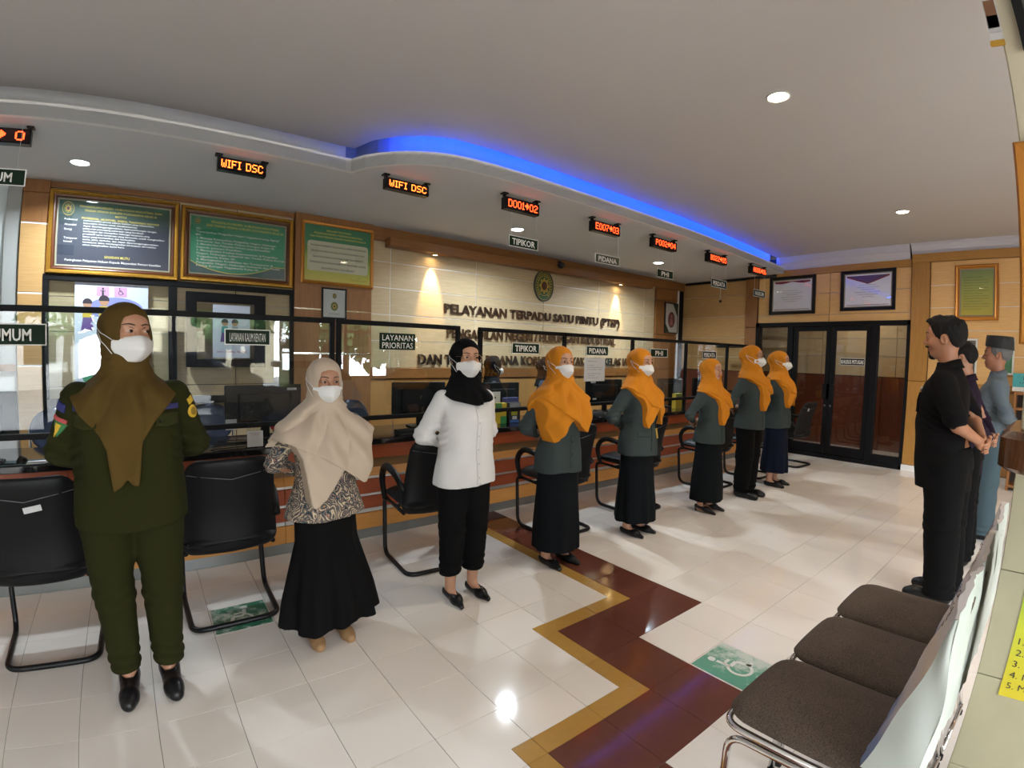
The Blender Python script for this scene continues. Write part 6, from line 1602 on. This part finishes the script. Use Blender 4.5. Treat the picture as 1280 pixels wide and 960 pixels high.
for k, (z0, z1, c) in enumerate(((-.205, -.15, (.42, .40, .40)), (-.19, -.10, (.16, .07, .03)), (-.09, -.03, (.50, .50, .52)), (-.03, .05, (.10, .11, .20)), (.06, .14, (.40, .38, .40)))): MB().box(-.016, -.0045, z0, .017, -.003, z1).build('printed_block', mat('calendar_ink_%d' % k, c, .5), t)
MB().box(-.021, -.006, -.246, .022, .003, -.228, .002).build('bottom_strip', M['gold'], t)

# ================================================================== BOOKCASE AND SIGN BEHIND THE MEN
t = thing('bookcase', 'brown wooden bookcase against the right wall behind the men', 'bookcase', (0, 0, 0))
BX0, BX1, BY0, BY1 = 7.82, XR - .06, -.75, .40
for z0, z1 in ((1.15, 1.19), (.97, 1.0), (.64, .67), (.33, .36), (.04, .07)): MB().box(BX0, BY0 + .03, z0, BX1, BY1 - .03, z1, .003).build('shelf', M['brownh'], t)
for y0 in (BY0, BY1 - .03): MB().box(BX0, y0, 0, BX1, y0 + .03, 1.19, .003).build('side_panel', M['brown'], t)
MB().box(BX1 - .01, BY0, 0, BX1, BY1, 1.19).build('back_panel', M['darkgap'], t)
t = thing('corner_sign', 'turquoise POJOK sign standing on the bookcase at the right edge', 'sign', (7.90, .29, 1.191), W90)
MB().box(-.14, -.004, 0, .30, .004, .215, .002).build('board', mat('turquoise_print', (.05, .30, .30), .4), t)
mb = MB(); text_into(mb, 'POJOK', -.02, .135, .24, .045, -.005, 'l', .02); text_into(mb, 'LAYANAN', -.06, .095, .30, .020, -.005, 'l', .01); mb.build('lettering', M['ink'], t)
MB().box(-.14, -.0045, .0, .30, -.004, .05).build('printed_band', M['wht'], t)

# ================================================================== THINGS ON AND BEHIND THE COUNTER
ZT = .790
def monitor(x, y, rz, w, h, lab, tags=(), z=ZT):
    t = thing('monitor', lab, 'monitor', (x, y, z), rz, 'counter monitors')          # its screen faces the staff (local +y)
    MB().box(-.10, -.07, 0, .10, .09, .012, .005).build('foot', M['armplastic'], t)
    mb = MB(); mb.box(-.03, -.015, .012, .03, .015, .14, .004); mb.box(-.045, -.012, .12, .045, .012, .20, .006); mb.build('stand', M['armplastic'], t)
    z0 = .085; mb = MB(); mb.box(-w / 2, .012, z0, w / 2, .035, z0 + h, .006); mb.box(-w * .34, -.012, z0 + .04, w * .34, .013, z0 + h - .06, .012); mb.build('housing', M['ledcase'], t)
    MB().box(-w / 2 + .012, .035, z0 + .015, w / 2 - .012, .037, z0 + h - .012).build('screen', M['screen'], t)
    for (u, v, a, b) in tags: MB().box(u - a / 2, -.0135 if abs(u) < w * .3 and v < z0 + h - .07 else .0105, v - b / 2, u + a / 2, -.0115 if abs(u) < w * .3 and v < z0 + h - .07 else .0125, v + b / 2).build('label', M['label'], t)
M['screen'] = emit('lit_screen', (.10, .16, .30), .5)
monitor(-1.02, 3.90, .0, .52, .30, 'black monitor seen from behind at the left edge of the counter')
monitor(.74, 3.92, .05, .54, .31, 'black monitor seen from behind, with a small white card at its lower corner', ((-.23, .115, .075, .075), (.20, .36, .07, .018)))
monitor(2.02, 3.93, -.10, .50, .31, 'black monitor seen from behind beside the white blouse')
monitor(2.99, 4.00, .0, .44, .285, 'dark monitor behind the brochure boxes')
monitor(4.52, 4.0, -.25, .52, .30, 'black monitor with two white labels, right of the first orange headscarf', ((-.16, .355, .07, .035), (-.15, .15, .05, .02)))
monitor(5.78, 3.93, -.1, .50, .30, 'black monitor right of the woman with the lanyard')
monitor(6.62, 3.93, -.1, .50, .30, 'black monitor behind the tall woman in black trousers')
def keyboard(x, y, rz, lab):
    t = thing('keyboard', lab, 'keyboard', (x, y, ZT), rz, 'keyboards on the counter'); MB().box(-.21, -.065, 0, .21, .065, .018, .005).build('case', M['armplastic'], t)
    mb = MB()
    for i in range(14):
        for j in range(5): mb.box(-.20 + i * .0285, -.056 + j * .0225, .018, -.20 + i * .0285 + .024, -.056 + j * .0225 + .018, .023)
    mb.build('keys', M['ledcase'], t)['kind'] = 'stuff'
keyboard(-1.0, 3.60, .05, 'black keyboard on the counter at the left edge'); keyboard(4.13, 3.60, .1, 'black keyboard on the counter right of the first orange headscarf')
t = thing('mouse_pad', 'dark green mouse pad on the counter at the far left', 'mouse pad', (-.76, 3.60, ZT)); MB().box(-.16, -.075, 0, .20, .085, .003, .001).build('pad', mat('pad_green', (.012, .030, .032), .8), t)
def mouse(x, y, z, lab):
    t = thing('computer_mouse', lab, 'mouse', (x, y, z)); mb = MB(); P = []
    for i in range(9):
        a = i / 8 * PI; P.append([(.031 * math.sin(a) * math.cos(q), -.055 * math.cos(a), max(0, .036 * math.sin(a) * math.sin(q)) * (1.1 - .3 * i / 8)) for q in np.linspace(0, PI, 9)])
    mb.grid(P); link('shell', mb.mesh('shell', M['vinyl'], True), t); MB().cyl((-.004, -.03, .034), (.004, -.03, .034), .008, n=10).build('wheel', M['armplastic'], t)
    link('lead', MB().tube([(0, -.055, .008), (.01, -.075, .005), (-.04, -.085, .004), (-.10, -.075, .004)], .0022, 5).mesh('lead', M['armplastic'], True), t)
mouse(-.695, 3.615, ZT + .003, 'black computer mouse on the dark green pad')
t = thing('paper_note', 'white sheet of paper lying on the counter beside the olive uniform', 'paper', (-.60, 3.585, ZT + .0031), .12); MB().box(-.065, -.045, 0, .065, .045, .0015).build('sheet', M['label'], t)
def card_stand(x, y, lab):
    t = thing('card_stand', lab, 'stand', (x, y, ZT), .03)
    MB().box(-.052, -.012, 0, .052, .045, .004, .001).build('base', M['glass'], t); MB().box(-.052, -.003, .004, .052, -.001, .165).build('back_plate', M['glass'], t)
    MB().box(-.05, -.0045, .006, .05, -.003, .112).build('card', M['label'], t); mb = MB()
    for k, s in enumerate(('SURVEI KEPUASAN', 'MASYARAKAT')): text_into(mb, s, 0, .094 - k * .012, .07 - .02 * k, .007, -.005, 'c')
    mb.build('lettering', mat('red_ink', (.30, .05, .03), .6), t)
card_stand(.61, 3.575, 'white card in a clear stand on the counter, in front of the monitor')
t = thing('desk_lamp_button', 'small red round button on the counter beside the beige headscarf', 'button', (.765, 3.74, ZT)) if False else thing('red_stopper', 'small round red ornament on a stem, beside the beige headscarf', 'ornament', (.765, 3.74, ZT))
link('stem', MB().cyl((0, 0, 0), (0, 0, .09), .006, n=10).mesh('stem', M['armplastic'], True), t); MB().cyl((0, 0, 0), (0, 0, .006), .03, n=16).build('base', M['armplastic'], t)
link('ball', sph((0, 0, .112), .027, 10).mesh('ball', mat('red_plastic', (.45, .02, .03), .35), True), t)
def box_thing(name, cat, lab, x0, x1, y0, y1, z1, m, prints=(), z0=ZT):
    t = thing(name, lab, cat, ((x0 + x1) / 2, (y0 + y1) / 2, z0)); w, d, h = (x1 - x0) / 2, (y1 - y0) / 2, z1 - z0
    MB().box(-w, -d, 0, w, d, h, .002).build('box', m, t)
    for k, (a, b, c, e, col_) in enumerate(prints): MB().box(-w + 2 * w * a, -d - .0012, h * c, -w + 2 * w * b, -d, h * e).build('print', mat('box_print_%s_%d' % (name, k), col_, .45), t)
    return t
box_thing('brochure_box', 'box', 'yellow and green brochure box on the counter right of the white blouse', 2.705, 2.835, 3.73, 3.78, .985, mat('box_yellow', (.55, .38, .02), .45), ((0, .55, .55, 1, (.03, .20, .05)), (.45, 1, 0, .35, (.03, .22, .06))))
box_thing('brochure_stand', 'stand', 'dark brochure box with yellow label and blue foot on the counter', 2.85, 2.985, 3.71, 3.77, .985, mat('box_dark', (.02, .02, .025), .4), ((.05, .95, .70, .98, (.32, .32, .34)), (.2, .75, .38, .56, (.35, .36, .03)), (.3, .7, .18, .34, (.45, .47, .5)), (.1, .9, .02, .16, (.03, .10, .32))))
box_thing('yellow_box', 'box', 'yellow box with dark leaf print on the counter left of the smiling woman', 5.62, 5.80, 3.74, 3.80, .985, mat('box_yellow2', (.50, .36, .03), .45), ((.15, .75, .62, .80, (.03, .06, .02)), (.0, 1, .84, 1, (.22, .30, .06))))
box_thing('white_document', 'paper', 'white framed document leaning behind the brochure boxes', 2.70, 2.82, 3.815, 3.825, 1.085, M['label'], ((.15, .55, .78, .84, (.1, .1, .1)), (.15, .85, .60, .63, (.25, .25, .25))))
box_thing('blue_folder', 'folder', 'blue folder standing behind the dark brochure box', 2.86, 3.03, 3.80, 3.84, 1.025, mat('folder_blue', (.06, .07, .22), .5))
box_thing('card_printer', 'printer', 'small black device on the counter beside the visitor chair and white blouse', 1.64, 1.84, 3.55, 3.63, .832, M['armplastic'], ((.1, .9, .2, .3, (.05, .05, .05)),))
box_thing('document_tray', 'tray', 'dark tray with teal papers on the counter right of the first orange headscarf', 3.93, 4.28, 3.68, 3.86, .82, M['ledcase'], ((.0, .6, .35, .75, (.03, .14, .15)), (.65, .9, .2, .9, (.35, .33, .3))))
t = thing('crumpled_cables', 'coil of dark cables on the counter in front of the second monitor', 'cable', (.50, 3.66, ZT)); mb = MB()
mb.tube([(.16 * math.cos(q) * (1 - q / 60), .045 * math.sin(q) * (1 + .2 * math.sin(q * 2.3)), .008 + .002 * q) for q in np.linspace(0, 16, 70)], .0035, 5); link('cable', mb.mesh('cable', M['armplastic'], True), t)
# blue staff chairs behind the counter
M['bluevinyl'] = mat('blue_vinyl', (.018, .030, .060), .25)
def staff_chair(x, y, rz, lab):
    t = thing('staff_chair', lab, 'chair', (x, y, 0), rz, 'blue staff chairs behind the counter'); r = .011
    mb = cushion(.44, .44, -.21, .21, lambda a, u: 0, .06, 9, 11, .012, .09); mb.v = [(a, c, .455 - b) for a, b, c in mb.v]; link('seat', mb.mesh('seat', M['bluevinyl'], True), t)
    link('backrest', cushion(.40, .38, .66, .98, lambda a, u: .20 + .06 * a - .05 * u * u, .04, 11, 11, .006, .16).mesh('backrest', M['bluevinyl'], True), t)
    for s in (-1, 1):
        link('leg', MB().tube(fillet([(s * .20, -.20, r), (s * .19, -.17, .42), (s * .19, .17, .42), (s * .19, .235, .84)], .05), r, 8).mesh('leg', M['chrome'], True), t)
        link('leg', MB().tube([(s * .19, .10, .42), (s * .20, .22, r)], r, 8).mesh('leg', M['chrome'], True), t)
staff_chair(1.72, 4.45, PI - 2.8, 'blue padded chair behind the counter between the beige headscarf and the white blouse'); staff_chair(-.62, 4.60, .2, 'blue padded chair behind the counter, half hidden by the olive uniform'); staff_chair(.42, 4.55, -.1, 'blue padded chair behind the counter beside the second monitor')

# ================================================================== WALL POSTERS
def poster(x, z0, z1, w, y, lab, kind):
    h = z1 - z0; t = thing('wall_poster', lab, 'poster', (x, y, (z0 + z1) / 2)); H2 = h / 2
    MB().box(-w / 2, -.002, -H2, w / 2, 0, H2).build('sheet', mat('poster_white_%d' % kind, (.50, .54, .62), .5), t)
    ell_ = lambda mb, cx, cz, rx, rz, yy, n=24: mb.add([(cx + rx * math.cos(q), yy, cz + rz * math.sin(q)) for q in np.linspace(0, 2 * PI, n, endpoint=False)], [tuple(range(n))])
    ink = lambda n, c: D.materials[n] if n in D.materials else mat(n, c, .5)
    def kid(cx, cz, s, shirt, skirt_):
        mb = MB(); ell_(mb, cx, cz + .075 * s, .034 * s, .036 * s, -.0040); mb.build('printed_face', ink('p_skin', (.40, .22, .13)), t)
        mb = MB(); mb.add([(cx + .038 * s * math.cos(q), -.0044, cz + (.085 + .038 * math.sin(q)) * s) for q in np.linspace(-.2, PI + .2, 12)], [tuple(range(12))]); mb.build('printed_hair', ink('p_hair', (.03, .02, .03)), t)
        mb = MB(); mb.add([(cx - .04 * s, -.0041, cz - .04 * s), (cx + .04 * s, -.0041, cz - .04 * s), (cx + .032 * s, -.0041, cz + .036 * s), (cx - .032 * s, -.0041, cz + .036 * s)], [(0, 1, 2, 3)]); mb.build('printed_shirt', ink('p_' + shirt, dict(yellow=(.50, .36, .03), teal=(.06, .28, .28), grey=(.25, .27, .3))[shirt]), t)
        mb = MB(); mb.add([(cx - .05 * s, -.0042, cz - .15 * s), (cx + .05 * s, -.0042, cz - .15 * s), (cx + .034 * s, -.0042, cz - .04 * s), (cx - .034 * s, -.0042, cz - .04 * s)], [(0, 1, 2, 3)]); mb.build('printed_skirt', ink('p_' + skirt_, dict(violet=(.10, .04, .20), red=(.35, .05, .08), navy=(.03, .05, .16))[skirt_]), t)
    if kind == 0:
        mb = MB(); ell_(mb, .03, H2 - .22, .22, .10, -.0025); mb.build('printed_blob', ink('p_lilac', (.20, .22, .48)), t)
        mb = MB(); ell_(mb, .12, H2 - .48, .16, .20, -.0026); mb.build('printed_blob', ink('p_pale', (.60, .63, .68)), t)
        for cx, k in ((-.07, 0), (.07, 1)):
            MB().box(cx - .05, -.0034, H2 - .115, cx + .05, -.0024, H2 - .03).build('printed_icon', ink('p_pink', (.48, .26, .42)), t)
            mb = MB()
            if k: sym_wheelchair(mb, 0, .075, cx, H2 - .07, f=lambda a, b: (a, -.0038, b))
            else:
                ell_(mb, cx, H2 - .048, .009, .009, -.0038, 10); mb.add([(cx - .018, -.0038, H2 - .06), (cx - .008, -.0038, H2 - .06), (cx - .008, -.0038, H2 - .108), (cx + .008, -.0038, H2 - .108), (cx + .008, -.0038, H2 - .06), (cx + .018, -.0038, H2 - .06), (cx + .018, -.0038, H2 - .085), (cx + .010, -.0038, H2 - .058), (cx - .010, -.0038, H2 - .058), (cx - .018, -.0038, H2 - .085)], [(1, 2, 3, 4), (5, 6, 7), (0, 8, 9), (0, 1, 4, 5)])
            mb.build('printed_symbol', M['ink'], t)
        kid(-.19, H2 - .26, 1.0, 'yellow', 'violet'); kid(-.06, H2 - .24, 1.1, 'yellow', 'navy'); kid(.14, H2 - .30, 1.0, 'teal', 'red'); kid(-.10, H2 - .66, 1.1, 'grey', 'navy')
        mb = MB(); ell_(mb, -.17, H2 - .82, .06, .06, -.0035); mb.build('printed_dot', ink('p_green', (.04, .26, .12)), t)
        mb = MB(); text_into(mb, 'SARANA BAGI PENYANDANG DISABILITAS', 0, H2 - .022, .40, .010, -.003, 'c'); mb.build('lettering', M['ink'], t)
    else:
        kid(-.06, .02, .8, 'teal', 'violet'); kid(.03, .02, .8, 'grey', 'red'); mb = MB(); ell_(mb, .10, .10, .05, .045, -.003); mb.build('printed_blob', ink('p_pale', (.60, .63, .68)), t)
        mb = MB(); text_into(mb, 'Lansia   Disabilitas   Ibu hamil', 0, -H2 + .05, .26, .020, -.003, 'c', .01); mb.build('lettering', ink('p_red', (.35, .04, .06)), t)
poster(-.29, 1.02, 2.00, .58, YB - .052, 'tall white poster with cartoon children behind the olive headscarf', 0)
poster(.70, 1.36, 1.86, .33, YB - .105, 'small white poster with two cartoon figures, behind the KAUM RENTAN sign', 1)

# ================================================================== STREET SIDE (seen mirrored in the glass)
def facade(x0, x1, y, h, lab, c, cols, rows):
    t = thing('street_building', lab, 'building', ((x0 + x1) / 2, y, -.06)); w = (x1 - x0) / 2
    MB().box(-w, -2, 0, w, 0, h).build('wall', mat('facade_%d' % int(abs(x0)), c, .8), t); MB().box(-w - .2, -2.2, h, w + .2, .3, h + .25).build('roof', M['brown'], t)
    for i in range(cols):
        for j in range(rows): MB().box(-w + (i + .25) * 2 * w / cols, -.05, .9 + j * 2.6, -w + (i + .75) * 2 * w / cols, .03, 2.2 + j * 2.6).build('window', M['ledface'] if False else M['blackal'], t)
facade(-13, -2.5, -15, 5.5, 'pale two storey building across the street behind the camera', (.55, .54, .52), 5, 2)
facade(-1.5, 5.0, -17, 3.6, 'low cream building across the street behind the camera', (.48, .42, .30), 4, 1)
M['leaf'] = mat('leaf_green', (.045, .12, .025), .7, var=.35, vscale=5)
def tree(x, y, h, r, seed, lab):
    t = thing('street_tree', lab, 'tree', (x, y, -.06)); rg = random.Random(seed)
    MB().tube([(0, 0, 0), (.05, 0, h * .4), (0, .05, h * .7)], [.16, .12, .06], 8).build('trunk', mat('bark', (.09, .06, .04), .9) if 'bark' not in D.materials else D.materials['bark'], t)
    mb = MB()
    for k in range(520):
        u, v, q = rg.uniform(-1, 1), rg.uniform(0, 2 * PI), rg.random() ** .4; s = math.sqrt(1 - u * u); c = Vector((r * q * s * math.cos(v), r * q * s * math.sin(v), h * .72 + r * .8 * q * u)); a = Vector((rg.uniform(-1, 1), rg.uniform(-1, 1), rg.uniform(-1, 1))).normalized(); b = a.orthogonal().normalized(); L_ = rg.uniform(.14, .3)
        mb.add([c - a * L_, c + b * L_ * .5, c + a * L_, c - b * L_ * .5], [(0, 1, 2, 3)])
    mb.build('foliage', M['leaf'], t)['kind'] = 'stuff'
for k, (x, y, h, r) in enumerate(((6.1, -6.6, 3.0, 1.6), (9.4, -6.8, 3.0, 1.5), (6.8, -12.5, 3.4, 1.7), (-2.2, -11.0, 4.2, 1.8), (2.6, -11.5, 3.6, 1.3))): tree(x, y, h, r, k, ('leafy tree outside the middle window behind the camera', 'leafy tree outside between the windows behind the camera', 'leafy tree across the street, past the middle window behind the camera', 'tall tree across the street in line with the entrance', 'slim tree across the street behind the camera')[k])
t = thing('parked_car', 'dark parked car outside the entrance behind the camera', 'car', (.6, -7.6, -.06), .1)
side = [(-2.1, .35), (-2.15, .75), (-1.5, .92), (-.9, 1.40), (.7, 1.42), (1.35, .95), (2.05, .80), (2.12, .35)]
MB().prism(side, -.85, .85, lambda a, b, c: (a, c, b)).build('body', mat('car_paint', (.03, .035, .045), .15, coat=.5), t)
for s in (-1.3, 1.3):
    for e in (-.80, .80): MB().cyl((s, e - .09, .32), (s, e + .09, .32), .32, n=20).build('wheel', M['armplastic'], t)
for s in (-.86, .855): MB().prism([(-.85, .95), (-.72, 1.32), (.6, 1.34), (1.1, .97)], 0, .01, lambda a, b, c: (a, s + c, b)).build('side_window', M['screen'] if False else M['blackal'], t)

for o in COL.objects:      # small print stays joined, one part per sheet
    if o.name.split('.')[0] == 'lettering' and o.type == 'MESH': o['kind'] = 'stuff'
